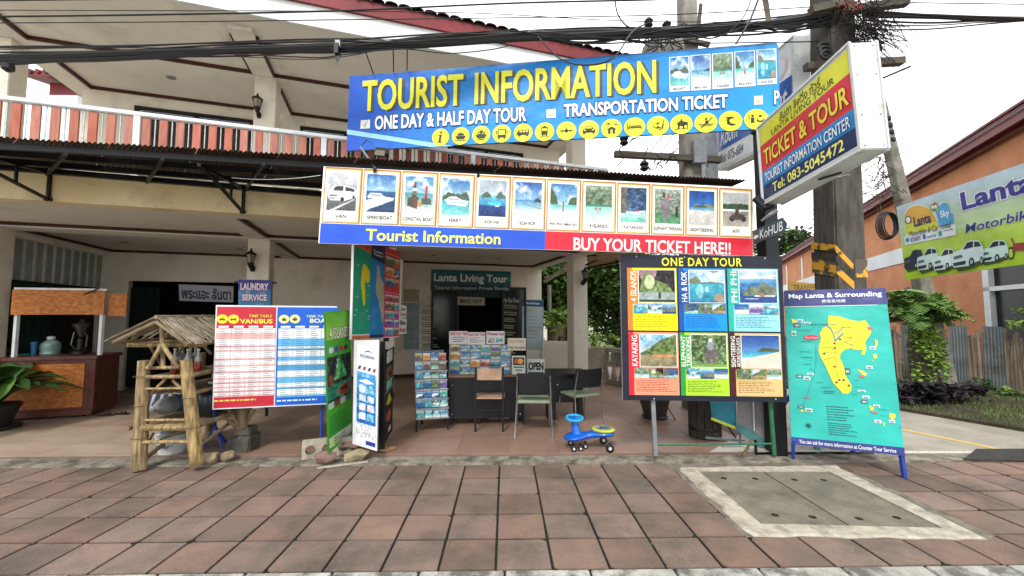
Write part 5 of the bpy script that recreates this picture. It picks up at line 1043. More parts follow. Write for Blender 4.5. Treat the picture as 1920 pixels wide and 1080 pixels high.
m = MB(); m.tube([F0+V(0, 0, .5)-FN*.09, F1+V(0, 0, .5)-FN*.09], .025, 6); m.build('rail', BAM, fen); m = MB(); m.tube([F0+V(0, 0, 1.1)-FN*.09, F1+V(0, 0, 1.1)-FN*.09], .025, 6); m.build('rail', BAM, fen)
# grass
r = random.Random(31); mb = MB(); GRASS = leafmat('short verge grass', '#6a7c3c', '#44582a')
def inpoly(x, y):
    ins = False; n = len(vp)
    for i in range(n):
        (a, b), (c, d) = vp[i], vp[(i+1) % n]
        if (b > y) != (d > y) and x < (c-a)*(y-b)/(d-b)+a: ins = not ins
    return ins
cnt = 0
while cnt < 26000:
    x, y = r.uniform(6, 13), r.uniform(5, 11.5)
    if not inpoly(x, y): continue
    if vnoise is None: pass
    if math.sin(x*3.1+math.sin(y*2.3)*2)*math.sin(y*2.7+x) < -.25 and r.random() < .75: cnt += .3; continue
    h = r.uniform(.02, .065); a = r.uniform(0, 6.28); w = .006; dx, dy = math.cos(a)*w, math.sin(a)*w; lx, ly = r.uniform(-.03, .03), r.uniform(-.03, .03)
    mb.add([(x-dx, y-dy, .018), (x+dx, y+dy, .018), (x+lx, y+ly, .02+h)], [(0, 1, 2)]); cnt += 1
mb.build('grass', GRASS, None, 'short patchy grass on the verge by the fence', 'grass', kind='stuff')
# leaning grey pole, ivy stump, fern tree
b = G(1778, 745); t_ = P(1648, 185, 8.4); lp = thing('leaning_pole', 'old grey concrete pole leaning behind the motorbike billboard', 'pole', tuple(b))
m = MB(); d = (t_-b); m.hexa([b+V(-.16, -.12, 0), b+V(.16, -.12, 0), b+V(.16, .12, 0), b+V(-.16, .12, 0)], [t_+V(-.09, -.07, 0), t_+V(.09, -.07, 0), t_+V(.09, .07, 0), t_+V(-.09, .07, 0)]); m.build('shaft', CONC, lp, bevel=.01)
r = random.Random(8)
for k, (x, y) in enumerate([(1668, 222), (1671, 235), (1674, 248), (1676, 262)]):
    m = MB(); q = P(x-3, y, 8.3); m.lathe([(.02, -.05), (.055, -.03), (.055, .03), (.03, .05)], q, 8); m.build('insulator', BLACKM, lp)
for (x0, y0), (x1, y1) in (((1640, 355), (1700, 390)), ((1650, 330), (1612, 410))):
    m = MB(); r = random.Random(x0)
    for k in range(16):
        a = P(1655+r.uniform(-6, 10), 330+r.uniform(-40, 50), 8.2); pts = [a]
        for i in range(4): pts.append(pts[-1]+V(r.uniform(-.25, .15), r.uniform(-.1, .1), r.uniform(-.22, .15)))
        m.tube(pts, .008, 4)
    m.build('dry_twig', BARK, lp)
for k in range(2):
    c = P(1667, 422, 8.0); m = MB(); n = 22
    for j in range(4): m.tube([c+V(math.cos(6.283*i/n)*(.15+.012*j), .03*j-.05+.05*k, math.sin(6.283*i/n)*(.24+.014*j)) for i in range(n)], .012, 5, closed=True)
    m.build('cable_coil', CABLE, None, ['front black cable coil hanging at the eave of the orange house', 'rear black cable coil hanging at the eave of the orange house'][k], 'cable coil')
stp = G(1742, 742); st = thing('tree', 'leafy tree with an ivy covered trunk beside the leaning pole', 'tree', tuple(stp))
m = MB(); r = random.Random(5); trunk(m, stp-V(0, 0, .05), P(1722, 560, stp.y), .26, .2, r, .04, 6); trunk(m, P(1730, 640, stp.y), P(1700, 540, stp.y-.2), .09, .05, r, .04, 4); m.build('trunk', BARK, st, smooth=True)
mb = MB(); r = random.Random(6)
for _ in range(3200):
    y = r.uniform(590, 742); a = r.uniform(math.pi, 2*math.pi); c = P(1742-(742-y)*.11, y, stp.y); q = c+V(math.cos(a)*.27, math.sin(a)*.27, 0)
    if math.sin(q.z*5+a*2)+r.uniform(-.8, .8) < -.3: continue
    leaves(mb, q, (.03, .03, .03), 1, .09, r, .1)
mb.build('ivy', LEAF3, st)
mb = MB(); r = random.Random(16)
for (x, y, n) in ((1712, 565, 14), (1690, 578, 12), (1740, 560, 8), (1685, 545, 6), (1700, 595, 12), (1755, 580, 6)):
    c = P(x, y, stp.y-.25)
    for k in range(n):
        a = r.uniform(0, 6.28); L = r.uniform(.35, .7); dz = r.uniform(-.05, .35); dr = V(math.cos(a), math.sin(a), dz).normalized(); pr = c
        for i in range(11):
            t = (i+1)/11; p = c+dr*L*t-V(0, 0, .42*t*t*L)
            ax = (p-pr).normalized(); sd = ax.cross(V(0, 0, 1)).normalized(); wl = .15*math.sin(t*2.7+.35)+.03
            for sgn in (1, -1): q = p+sd*sgn*wl+ax*wl*.5-V(0, 0, wl*.3); w_ = ax*.022; mb.add([p-w_, p+w_, q+w_*.6, q-w_*.6], [(0, 1, 2, 3)])
            pr = p
mb.build('fronds', LEAF1, st); crown('crown', LEAF1, st, P(1706, 572, stp.y-.3), (.62, .45, .3), 26, 40, .15, 205); crown('crown', LEAF1, st, P(1755, 590, stp.y-.3), (.3, .3, .22), 10, 34, .13, 206)
m = MB(); m.box(P(1713, 580, stp.y-.3), (.16, .02, .2)); m.build('marker', mat('yellow plastic', '#c9a83a', '#a88a2c', rough=.6), None, 'small yellow plate nailed to the ivy covered trunk', 'plate')
def purple(p, n, s, label):
    mb = MB(); r = random.Random(int(p.x*100)); t = thing('purple_plant', label, 'plant', tuple(p))
    for _ in range(n): q = p+V(r.gauss(0, s*.5), r.gauss(0, s*.3), r.uniform(.02, s*.75)); leaves(mb, q, (.03, .03, .03), 5, .11, r, .3)
    mb.build('foliage', PURPLE, t)
    m = MB()
    for k in range(6): m.tube([p+V(r.uniform(-.1, .1), 0, 0), p+V(r.uniform(-.4, .4)*s, r.uniform(-.2, .2), s*.6)], .01, 4)
    m.build('stem', BARK, t)
purple(G(1712, 756, 0), 300, .5, 'left clump of dark purple leaves at the foot of the ivy trunk'); purple(G(1757, 753, 0), 260, .44, 'middle clump of dark purple leaves under the leaning pole'); purple(G(1822, 742, 0), 90, .32, 'small sparse clump of dark purple leaves along the tin fence')
for k, (x, y, s) in enumerate([(1832, 732, .28), (1790, 748, .2), (1893, 745, .18)]):
    bush(['pale leafy weed at the foot of the tin fence', 'small weed beside the leaning pole base', 'low weed by the right end of the tin fence'][k], G(x, y), (s, s*.8, s*.5), LEAF1, 80+k, 10, 22, .08, 'weed')
bush('leafy green bush overhanging the window of the orange house', (11.1, 8.05, 1.15), (.7, .4, .35), LEAF3, 77, 26, 40, .13)
# billboard
S = Sign('billboard', 'green and white motorbike and car rental billboard with a row of cars', 'billboard', (1699, 525, 7.2), (1990, 486, 5.0), (1681, 388), (1985, 297), thick=.05, edge='#c8ccc8', panel=None)
C = Cv(60, 50); C.grad(.45, 1, '#b4d08a', '#b9cfdf').grad(0, .45, '#a8d028', '#b6d35c').speck(.05, 4); S.paint('panel', (0, 0, 1, 1), C, .003)
cb = crop(1670, 330, 5.144)
def Ub(x, y): return S.uv(*cb(x, y))
def eb(cx, cy, rx, ry, col, d, n=28, a0=0, a1=6.2832, part='emblem'): S.poly(part, [Ub(cx+rx*math.cos(a0+(a1-a0)*k/n), cy-ry*math.sin(a0+(a1-a0)*k/n)) for k in range(n+1)], col, d)
S.poly('emblem', [Ub(x, y) for x, y in ((125, 440), (130, 370), (165, 310), (215, 280), (280, 272), (345, 290), (385, 315), (410, 290), (430, 250), (460, 290), (480, 262), (515, 245), (555, 258), (580, 300), (585, 345), (612, 360), (625, 470), (620, 520), (150, 590))], '#dfe4d6', .005)
S.nx('emblem'); S.poly('emblem', [Ub(x, y) for x, y in ((135, 440), (140, 375), (172, 318), (220, 290), (280, 282), (345, 300), (385, 330), (420, 380), (450, 440), (452, 500), (155, 560))], '#dca83a', .007)
S.poly('emblem', [Ub(x, y) for x, y in ((138, 455), (300, 450), (455, 440), (455, 505), (155, 562))], '#c8d23a', .008)
S.nx('emblem'); S.poly('emblem', [Ub(x, y) for x, y in ((440, 350), (470, 290), (510, 256), (548, 262), (575, 300), (582, 350), (608, 366), (618, 460), (470, 488), (462, 420))], '#4aa0d4', .008)
S.nx('emblem'); eb(425, 305, 42, 42, '#8fae5c', .009); S.poly('emblem', [Ub(x, y) for x, y in ((395, 285), (432, 248), (465, 280))], '#b4623a', .010); eb(412, 300, 12, 16, '#eef0ea', .011, 12); eb(440, 295, 12, 16, '#eef0ea', .011, 12); eb(425, 325, 20, 6, '#3a5a3a', .011, 10)
S.nx('emblem'); eb(176, 424, 30, 38, '#20283c', .010); eb(176, 424, 22, 29, '#eef0e4', .012)
S.text('lettering', 'Lanta', S.Rc(*cb(222, 395), *cb(400, 448)), '#1d2a5c', .012, .025); S.text('lettering', 'Sky', S.Rc(*cb(480, 340), *cb(580, 402)), '#eef6fa', .012, .02)
S.text('lettering', 'Motorbike & Car rental', S.Rc(*cb(180, 540), *cb(595, 490)), '#2a3a2c', .013, .0, shear=.3)
S.poly('emblem', [Ub(x, y) for x, y in ((135, 590), (632, 475), (640, 568), (145, 665))], '#dfe6ea', .009)
S.text('lettering', '0873842971', S.Rc(*cb(195, 598), *cb(298, 618)), '#2c4a7c', .012, .01); S.text('lettering', 'Lanta Sky', S.Rc(*cb(350, 575), *cb(448, 588)), '#2c4a7c', .012, .01); S.text('lettering', 'Lanta Sky', S.Rc(*cb(515, 520), *cb(612, 520)), '#2c4a7c', .012, .01)
S.nx('emblem'); S.rect('emblem', S.Rc(*cb(315, 565), *cb(345, 605)), '#2a58a8', .012); S.rect('emblem', S.Rc(*cb(465, 535), *cb(505, 575)), '#3aa890', .012); eb(168, 618, 18, 24, '#3a8a9c', .012, 14)
S.text('lettering', 'Lanta', S.Rc(*cb(672, 165), *cb(1430, 130)), '#2a2a8c', .010, .03, ('#e8e8f4', .04)); S.text('lettering', 'Motorbike', S.Rc(*cb(715, 470), *cb(1420, 395)), '#26307c', .010, .015, ('#dfe8e0', .03), shear=.2)
def car(x0, y0, x1, y1, body, d, k):
    w_, h_ = x1-x0, y1-y0; S.nx('car_picture')
    def q(a, b): return Ub(x0+w_*a, y0+h_*b-w_*.12*a+w_*.06)
    S.poly('car_picture', [q(a, b) for a, b in ((-.02, .8), (.2, 1.12), (.7, 1.05), (1.04, .85), (.98, .7), (.1, .7))], '#3c4c1c', d-.001)
    S.poly('car_picture', [q(a, b) for a, b in ((0, .45), (.05, .38), (.3, .32), (.45, .05), (.6, .0), (.85, .05), (.95, .25), (1, .5), (.98, .78), (.7, .85), (.6, .95), (.05, .95), (0, .8))], body, d)
    S.poly('car_picture', [q(a, b) for a, b in ((.34, .33), (.48, .08), (.66, .05), (.66, .28))], '#20282c', d+.002); S.poly('car_picture', [q(a, b) for a, b in ((.7, .08), (.84, .1), (.92, .27), (.7, .28))], '#2c363a', d+.002)
    S.poly('car_picture', [q(a, b) for a, b in ((.05, .55), (.3, .5), (.36, .6), (.08, .66))], '#5a686c', d+.002); S.poly('car_picture', [q(a, b) for a, b in ((.04, .78), (.45, .74), (.42, .88), (.06, .9))], '#2c3436', d+.002)
    for cx in (.62, .93): S.poly('car_picture', [q(cx+.085*math.cos(t*.63)*(1 if cx < .8 else .6), .82+.17*math.sin(t*.63)) for t in range(10)], '#1c2022', d+.003); S.poly('car_picture', [q(cx+.045*math.cos(t*.63)*(1 if cx < .8 else .6), .82+.09*math.sin(t*.63)) for t in range(10)], '#a8b4b4', d+.004)
car(135, 710, 320, 900, '#2c3450', .008, 0); car(262, 690, 470, 910, '#c4dcd8', .013, 1); car(860, 620, 1145, 830, '#c4e4dc', .013, 4); car(425, 700, 640, 910, '#cfe4e2', .018, 2); car(605, 620, 915, 880, '#c8dfe0', .023, 3)
S.nx('bike_picture'); eb(1168, 745, 33, 62, '#22262a', .010, 16, part='bike_picture'); eb(1168, 745, 22, 44, '#b6d35c', .012, 16, part='bike_picture'); eb(1330, 720, 33, 60, '#22262a', .010, 16, part='bike_picture'); eb(1330, 720, 22, 42, '#b6d35c', .012, 16, part='bike_picture')
S.poly('bike_picture', [Ub(x, y) for x, y in ((1165, 600), (1180, 595), (1205, 650), (1290, 640), (1350, 650), (1290, 720), (1220, 720), (1180, 740), (1190, 660))], '#9c3a34', .013)
S.done()
m = MB(); a = S.W(.97, .5, -.12); m.bar((a.x, a.y, 0), S.W(.97, 1, -.12), .08); m.build('post', GALV, S.node)
for v in (.25, .8): m = MB(); m.bar(S.W(.01, v, -.08), S.W(.99, v, -.08), .04); m.build('rear_rail', GALV, S.node)
S = Sign('transfer_sign', 'small gold transfer sign peeking above the map board by the thick pole', 'sign', (1478, 560, 7.2), (1546, 560, 7.0), (1478, 527), (1546, 533), thick=.02, edge='#8c7434', panel='#c9a24a')
S.text('lettering', 'TRANSFER', (.15, .45, .85, .8), '#7c5c2c', .004, .02); S.done()
m = MB(); m.bar(S.W(.2, 0, -.04), (S.W(.2, 0, -.04).x, 7.2, -.02), .04); m.build('post', GALV, S.node)
# ---------------------------------------------------------------- poles and cables
pole = thing('utility_pole', 'thick dark concrete utility pole with yellow and black warning paint low down', 'pole', (4.35, 5.2, 0))
a = P(1600, 857, 5.0); a.z = -.05; top = P(1562, -40, 5.1)
def ring(c, w, d): return [c+V(-w, -d, 0), c+V(w, -d, 0), c+V(w, d, 0), c+V(-w, d, 0)]
sh = MB(); sh.hexa(ring(V(a.x, 5.12, -.05), .205, .2), ring(V(top.x-.02, 5.12, top.z), .175, .17)); sh.build('shaft', CONC_D, pole, bevel=.02)
WARN = mat('chipped yellow warning paint', '#c9962c', '#3a352c', rough=.8, scale=5, ramp=(.44, .5), detail=9); CHIP = mat('flaking yellow paint', '#c99a35', '#57524a', rough=.85, scale=7, ramp=(.53, .57), detail=9); BLK = mat('worn black paint', '#2a2824', '#4a453c', rough=.85, scale=6, ramp=(.3, .6))
def polepatch(y0, y1, mm, fx0=0, fx1=1, sl=0):
    z0, z1 = P(1600, y1, 4.92).z, P(1600, y0, 4.92).z; m = MB(); t = lambda z: a.x+(top.x-.02-a.x)*(z/top.z); hw = lambda z: .205-.03*z/top.z
    yf = lambda z: 5.12-.2+.03*z/top.z-.004
    m.quad((t(z0)-hw(z0)+2*hw(z0)*fx0, yf(z0), z0+sl), (t(z0)-hw(z0)+2*hw(z0)*fx1, yf(z0), z0), (t(z1)-hw(z1)+2*hw(z1)*fx1, yf(z1), z1), (t(z1)-hw(z1)+2*hw(z1)*fx0, yf(z1), z1+sl)); m.build('warning_band', mm, pole)
    m = MB(); m.quad((t(z0)-hw(z0)-.004, 5.12-.2, z0+sl), (t(z0)-hw(z0)-.004, 5.12+.2, z0+sl+.1), (t(z1)-hw(z1)-.004, 5.12+.2, z1+sl+.1), (t(z1)-hw(z1)-.004, 5.12-.2, z1+sl)); m.build('warning_band', mm, pole)
polepatch(495, 508, WARN, 0, .55, .24); polepatch(512, 524, BLK, 0, .55, .22); polepatch(528, 543, WARN, 0, .55, .2); polepatch(486, 520, CHIP, .6, 1, 0)
WOOD = mat('weathered grey timber', '#5f574d', '#433d36', rough=.9, scale=6, stretch=(.4, 4, 4), bump=.3)
for (p_, q_) in (((1510, 126, 5.0), (1692, 115, 5.0)), ((1585, 20, 4.8), (1700, 4, 4.8)), ((1520, 20, 4.8), (1592, 4, 4.85))):
    m = MB(); c0, c1 = P(*p_), P(*q_); m.bar(c0, c1, .09, .085); m.build('cross_arm', WOOD, pole)
m = MB(); m.tube([P(1558, 336, 4.75), P(1592, 328, 4.6)], .012, 6); m.build('step_rod', GALV, pole); m = MB(); m.tube([P(1600, 170, 5.0), P(1708, 124, 4.6)], .011, 6); m.build('step_rod', BLACKM, pole)
pole2 = thing('utility_pole', 'slimmer grey concrete utility pole standing behind the blue banner', 'pole', tuple(V((1300-947)/F_PX*7.0, 7.0, 0)))
x = (1299-947)/F_PX*7.0; m = MB(); m.hexa(ring(V(x+.05, 7.1, -.05), .17, .15), ring(V(P(1287, -30, 7.1).x, 7.1, P(1287, -30, 7.1).z), .135, .13)); m.build('shaft', CONC, pole2, bevel=.02)
for (p_, q_, w) in (((1152, 289, 6.9), (1352, 300, 6.9), .1), ((1215, 60, 6.9), (1330, 84, 6.9), .07), ((1308, 70, 6.8), (1314, 8, 6.8), .05)):
    m = MB(); m.bar(P(*p_), P(*q_), w, w); m.build('cross_arm', WOOD, pole2)
m = MB(); m.box(P(1311, 285, 6.85), (.22, .1, .4)); m.build('clamp_plate', GALV, pole2)
m = MB(); m.lathe([(.36, -.5), (.36, .2), (.3, .28)], P(1243, 110, 7.0), 16); m.build('transformer', CONC, pole2)
for k, (x, y) in enumerate(((1216, 42), (1250, 48), (1228, 60), (1170, 262), (1208, 310))):
    m = MB(); c = P(x, y, 6.6); m.lathe([(.03, -.1), (.075, -.06), (.05, -.02), (.08, .02), (.03, .08)], c, 8); m.build('insulator', BLACKM, pole2)
r = random.Random(3); m = MB()
for k in range(14):
    a = P(1240+r.uniform(-30, 30), 90+r.uniform(-30, 20), 6.4); pts = [a]
    for i in range(4): pts.append(pts[-1]+V(r.uniform(-.2, .2), r.uniform(-.05, .05), r.uniform(-.2, .12)))
    m.tube(pts, .012, 4)
for k in range(9):
    a = P(1190+r.uniform(-30, 160), 285+r.uniform(-25, 25), 6.6); pts = [a]
    for i in range(4): pts.append(pts[-1]+V(r.uniform(-.12, .12), 0, r.uniform(-.16, .1)))
    m.tube(pts, .009, 4)
m.build('loose_wire', CABLE, pole2, kind='stuff')
# twig and wire nest at the thick pole
r = random.Random(14); m = MB()
for k in range(210):
    a = P(1618+r.gauss(0, 22), 38+r.gauss(0, 24), 4.75+r.uniform(-.1, .15)); pts = [a]; dr = V(r.uniform(-.06, .12), r.uniform(-.04, .04), r.uniform(-.1, .05))
    for i in range(5): pts.append(pts[-1]+dr+V(r.uniform(-.05, .05), r.uniform(-.03, .03), r.uniform(-.06, .05)))
    m.tube(pts, [.006, .006, .005, .004, .003, .002], 4)
m.build('wire_nest', mat('dark dry twigs', '#2c2420', '#1a1614', rough=.95, scale=20), None, 'tangled nest of dark wires and twigs around the top of the thick pole', 'wire nest', kind='stuff')
m = MB()
for k in range(16):
    c = P(1585+r.uniform(-14, 34), 12+r.uniform(-9, 9), 4.68); q = c+V(r.uniform(-.06, .06), 0, r.uniform(-.04, .04)); m.tube([c, (c+q)/2+V(0, -.02, .02), q], .005, 4)
m.build('red_tape', mat('red tape', '#b0442f', '#8a2f22', rough=.6), None, 'bits of red tape tied in the wire nest on the thick pole', 'tape', kind='stuff')
m = MB()
for k in range(3):
    c = P(1545, 88+k*9, 4.85); n = 14; m.tube([c+V(math.cos(6.283*i/n)*.07, -.02*k, math.sin(6.283*i/n)*.05) for i in range(n)], .02, 5, closed=True)
m.build('cable_loop', CABLE, None, 'thick cable loops clamped to the left face of the thick pole', 'cable')
ORD = ['first', 'second', 'third', 'fourth', 'fifth', 'sixth', 'seventh', 'eighth', 'ninth', 'tenth', 'eleventh', 'twelfth']
def sag(pts, n=10):      # smooth curve through given points
    out = []; k = len(pts)
    for i in range(k-1):
        p0, p1, p2, p3 = pts[max(i-1, 0)], pts[i], pts[i+1], pts[min(i+2, k-1)]
        for j in range(n):
            t = j/n; out.append(.5*((2*p1)+(-p0+p2)*t+(2*p0-5*p1+4*p2-p3)*t*t+(-p0+3*p1-3*p2+p3)*t**3))
    out.append(pts[-1]); return out
def cable(pix, r_, label, cat='cable', group=None, Y=4.9, m_=CABLE):
    pts = [P(*(q if len(q) == 3 else (*q, Y))) for q in pix]; d0 = (pts[0]-pts[1]); pts = sag(pts); m = MB(); m.tube(pts, r_, 6); return m.build('cable', m_, None, label, cat, group, smooth=True)
cable([(-160, 112), (0, 108), (150, 104), (320, 98), (480, 94), (640, 88), (800, 80), (960, 72), (1100, 66), (1240, 58), (1360, 52), (1470, 40), (1560, 25)], .040, 'thickest black cable bundle crossing in front of the upper floor')
cable([(-160, 104), (0, 113), (180, 112), (330, 103), (430, 90), (560, 88), (760, 82), (960, 66), (1150, 58), (1300, 66), (1420, 45), (1560, 20)], .026, 'second black cable twisting around the thick bundle')
cable([(-160, 118), (0, 120), (140, 112), (300, 108), (420, 99), (600, 96), (780, 88), (1000, 74), (1200, 70), (1400, 56), (1560, 34)], .020, 'third black cable hugging the underside of the thick bundle')
cable([(-160, 96), (0, 98), (200, 96), (400, 85), (640, 75), (860, 62), (1060, 62), (1260, 50), (1400, 38), (1550, 22)], .010, 'thin cable running just above the thick cable bundle')
cable([(-100, 30), (0, 31), (320, 27), (640, 20), (960, 6), (1200, 0), (1400, -6)], .010, 'single black wire high across the roof and sky', Y=4.6)
cable([(-100, 17), (0, 19), (320, 20), (640, 21), (900, 25), (1200, 40), (1540, 40)], .005, 'upper thin grey wire crossing the white soffit', Y=5.0)
cable([(-100, 43), (0, 43), (320, 41), (640, 37), (900, 34), (1240, 28), (1540, 12)], .006, 'lower thin grey wire crossing the white soffit', Y=5.0)
cable([(-160, 2), (0, 1), (350, -3)], .007, 'thin wire along the top left corner of the picture', Y=4.6)
r = random.Random(22)
for k in range(11):
    y0 = 84+k*2.2; mid = 70+r.uniform(-12, 26)
    cable([(620+k*18, 92-k*1.2), (800, 76+r.uniform(-8, 10)), (960, 66+r.uniform(-9, 14)), (1100, 62+r.uniform(-16, 20)), (1240, 66+r.uniform(-14, 16)), (1380, 55+r.uniform(-14, 14)), (1480, 45+r.uniform(-8, 16)), (1560, 34+r.uniform(-14, 14))], r.choice([.007, .009, .012]), '%s thin cable strand fanning out towards the thick pole' % ORD[k], group='cable strands fanning out to the thick pole', Y=4.85+.02*k)
for k in range(5):
    cable([(1620, 20+k*9), (1740, 25+k*8+r.uniform(-3, 3)), (1860, 32+k*3), (2060, 40-k*3)], [.012, .03, .012, .007, .009][k], '%s black cable leaving the thick pole to the right, counted from the top' % ORD[k], group='cables right of the thick pole', Y=4.85+.03*k)
cable([(1640, 4), (1780, 6), (2060, 10)], .006, 'highest thin wire right of the thick pole')
for k in range(12):
    yy = 92+r.uniform(-10, 24)
    cable([(-160, yy+8), (0, yy+4), (200, yy+r.uniform(-3, 5)), (420, yy-4+r.uniform(-6, 8)), (620, yy-8+r.uniform(-5, 9)), (820, 78+r.uniform(-8, 10)), (1010, 66+r.uniform(-8, 12)), (1200, 62+r.uniform(-14, 20))], r.choice([.004, .005, .007]), '%s loose thin wire winding along the thick cable bundle' % ORD[k], group='loose wires along the thick bundle', Y=4.84+.015*k)
cable([(1008, 68, 4.75), (1050, 110, 4.5), (1100, 122, 4.2), (1150, 108, 4.1), (1185, 60, 4.4), (1210, 45, 4.7)], .009, 'loop of black wire drooping in front of the banner top')
cable([(1153, 0, 4.8), (1160, 30, 4.8), (1185, 53, 4.8), (1240, 52, 4.8)], .009, 'curled black wire hanging left of the rear pole')
cable([(1380, 82, 4.6), (1405, 40, 4.6), (1425, -10, 4.6)], .012, 'slanting stay cable rising from the right end of the banner')
cable([(1368, 60, 4.7), (1395, 30, 4.7), (1412, -10, 4.7)], .007, 'thin wire beside the slanting stay cable')
m = MB(); m.hexa([P(1436, 38, 4.55), P(1446, 36, 4.55), P(1446, 36, 4.62), P(1436, 38, 4.62)], [P(1425, -20, 4.55), P(1438, -20, 4.55), P(1438, -20, 4.62), P(1425, -20, 4.62)]); m.build('timber', WOOD, None, 'grey timber end hanging above the right end of the banner', 'timber')
cable([(1290, 62, 4.8), (1330, 72, 4.8), (1370, 60, 4.8), (1420, 40, 4.8)], .008, 'slack wire loop just above the small banner pictures')
cable([(1190, 80), (1300, 81), (1400, 80), (1535, 78)], .007, 'straight thin wire along the banner top to the pole', Y=4.95)
cable([(440, 102), (520, 105), (600, 108), (640, 103), (700, 96)], .007, 'slack wire hanging under the cable bundle near the clamp', Y=4.8)
cable([(690, 96), (760, 92), (840, 100), (920, 93), (960, 84)], .006, 'slack wire under the bundle left of the roof end', Y=4.8)
cl = thing('cable_clamp', 'dark hanging clamp on the cable bundle left of the blue banner', 'clamp', tuple(P(632, 95, 4.85)))
m = MB(); m.box(P(633, 94, 4.84), (.05, .1, .13)); m.build('clamp_body', BLACKM, cl); m = MB(); m.hexa([P(626, 104, 4.8), P(640, 103, 4.8), P(640, 103, 4.86), P(626, 104, 4.86)], [P(632, 118, 4.8), P(634, 118, 4.8), P(634, 118, 4.86), P(632, 118, 4.86)]); m.build('hook', BLACKM, cl)
m = MB(); m.box(P(634, 83, 4.84), (.06, .05, .08)); m.build('bolt', GALV, cl)
m = MB(); m.lathe([(.02, -.06), (.06, -.03), (.06, .03), (.02, .06)], P(15, 126, 4.9), 10); m.build('insulator', BLACKM, None, 'dark round insulator under the cable bundle at the far left', 'insulator')
for k in range(5):
    cable([(1480+k*6, 470-k*12, 12), (1560, 405-k*13, 11), (1700, 310-k*14, 9)], .008, '%s thin distant wire rising behind the thick pole, counted from below' % ORD[k], group='distant wires behind the thick pole')
for k in range(4):
    cable([(1175+k*22, 345, 9), (1215+k*22, 290, 8), (1262+k*14, 230, 7)], .008, '%s steep thin wire behind the picture banner, counted from the left' % ORD[k], group='steep wires left of the rear pole')
# ---------------------------------------------------------------- shop front objects
FZ = .041      # top of the shop floor tiles
def floorP(px, py): return G(px, py, FZ)
def rock(label, c, sx, sy, sz, seed, m_, cat='rock', rz=0, name='rock'):
    r = random.Random(seed); bm = bmesh.new(); bmesh.ops.create_icosphere(bm, subdivisions=3, radius=1)
    ax = [Vector((r.gauss(0, 1), r.gauss(0, 1), r.gauss(0, 1))).normalized() for _ in range(12)]; lim = [r.uniform(.55, .9) for _ in ax]
    for v in bm.verts:
        for a, l in zip(ax, lim):
            d = v.co.dot(a)
            if d > l: v.co -= a*(d-l)*.92
        v.co *= 1+.03*math.sin(v.co.x*9+seed)*math.sin(v.co.y*11)
    Q = Matrix.Rotation(rz, 3, 'Z'); mb = MB(); zs = min(v.co.z for v in bm.verts); bm.verts.ensure_lookup_table()
    vs = [Vector(c)+Q@Vector((v.co.x*sx, v.co.y*sy, (v.co.z-zs)*sz)) for v in bm.verts]; mb.add(vs, [tuple(v.index for v in f.verts) for f in bm.faces]); bm.free()
    return mb.build(name, m_, None, label, cat, smooth=True)
BAMB = mat('yellow bamboo', '#ab9468', '#6c583a', rough=.6, scale=9, stretch=(4, 4, .35), rnd=.1, bump=.35, ramp=(.38, .62), dirt=('#4c3a22', 5, .5, .68, .8))
BAMD = mat('grey brown bamboo', '#8c7859', '#67563e', rough=.75, scale=9, rnd=.12, bump=.15)
THATCH = mat('split bamboo strip', '#a89c86', '#655b4c', rough=.8, scale=10, rnd=.28, bump=.2)
def bamboo(mb, a, b, r_, n=8):
    a, b = Vector(a), Vector(b); L = (b-a).length; k = max(1, int(L/.28)); pts = []; rs = []
    for i in range(k+1):
        t = i/k; pts.append(a+(b-a)*t); rs.append(r_)
        if 0 < i < k:
            d = (b-a)/L*.006; pts[-1:] = [pts[-1]-d, pts[-1], pts[-1]+d]; rs[-1:] = [r_, r_*1.1, r_]
    mb.tube(pts, rs, n)
# bamboo hut shelf
hut = thing('bamboo_stall', 'small bamboo stall with split bamboo roof and two thick front legs', 'stall', (-3.6, 4.6, 0))
HY = 4.50
def hp(px, py, y=HY): return P(px, py, y)
def hb(name, a, b, r_, m_=BAMB): m = MB(); bamboo(m, a, b, r_); return m.build(name, m_, hut, smooth=True)
def gnarl(a, b, r0, r1, seed):
    rr_ = random.Random(seed); m = MB(); n = 16; k = 14; vs = []; fs = []; a, b = Vector(a), Vector(b); ph = rr_.uniform(0, 6)
    for i in range(k+1):
        t = i/k; c = a+(b-a)*t
        for j in range(n):
            th = 6.2832*j/n; q = (r0+(r1-r0)*t)*(1+.05*math.sin(3*th+ph)+.04*math.sin(5*th+ph*2+t*2)+rr_.uniform(-.015, .015)); vs.append(c+V(math.cos(th)*q, math.sin(th)*q, 0))
    for i in range(k):
        for j in range(n): fs.append((i*n+j, i*n+(j+1) % n, (i+1)*n+(j+1) % n, (i+1)*n+j))
    fs += [tuple(range(n-1, -1, -1)), tuple(k*n+j for j in range(n))]; m.add(vs, fs); return m.build('leg', BAMB, hut, smooth=True)
gnarl(hp(261, 880), hp(270, 676), .068, .056, 1); gnarl(hp(369, 872), hp(348, 675), .066, .056, 2)
for (px, y) in ((262, 760), (266, 705), (362, 800), (357, 745), (263, 820)):
    c = hp(px, y); m = MB(); m.tube([c+V(math.cos(6.2832*k/16)*.076, math.sin(6.2832*k/16)*.076, 0) for k in range(16)], .003, 4, closed=True); m.build('wire_tie', BARK, hut)
hb('leg', V(-3.97, 5.65, .04), V(-3.85, 5.6, 1.1), .045, BAMD)
lg2 = [P(455, 822, 5.05), P(455, 766, 5.05)]; hb('leg', *lg2, .055, BAMD); lz = lg2[0]
for (px, y_, Y) in ((415, 777, 4.9), (428, 768, 5.0), (478, 768, 5.15), (468, 764, 5.2)): hb('brace', P(452, 808, 5.03), P(px, y_, Y), .02, BAMD)
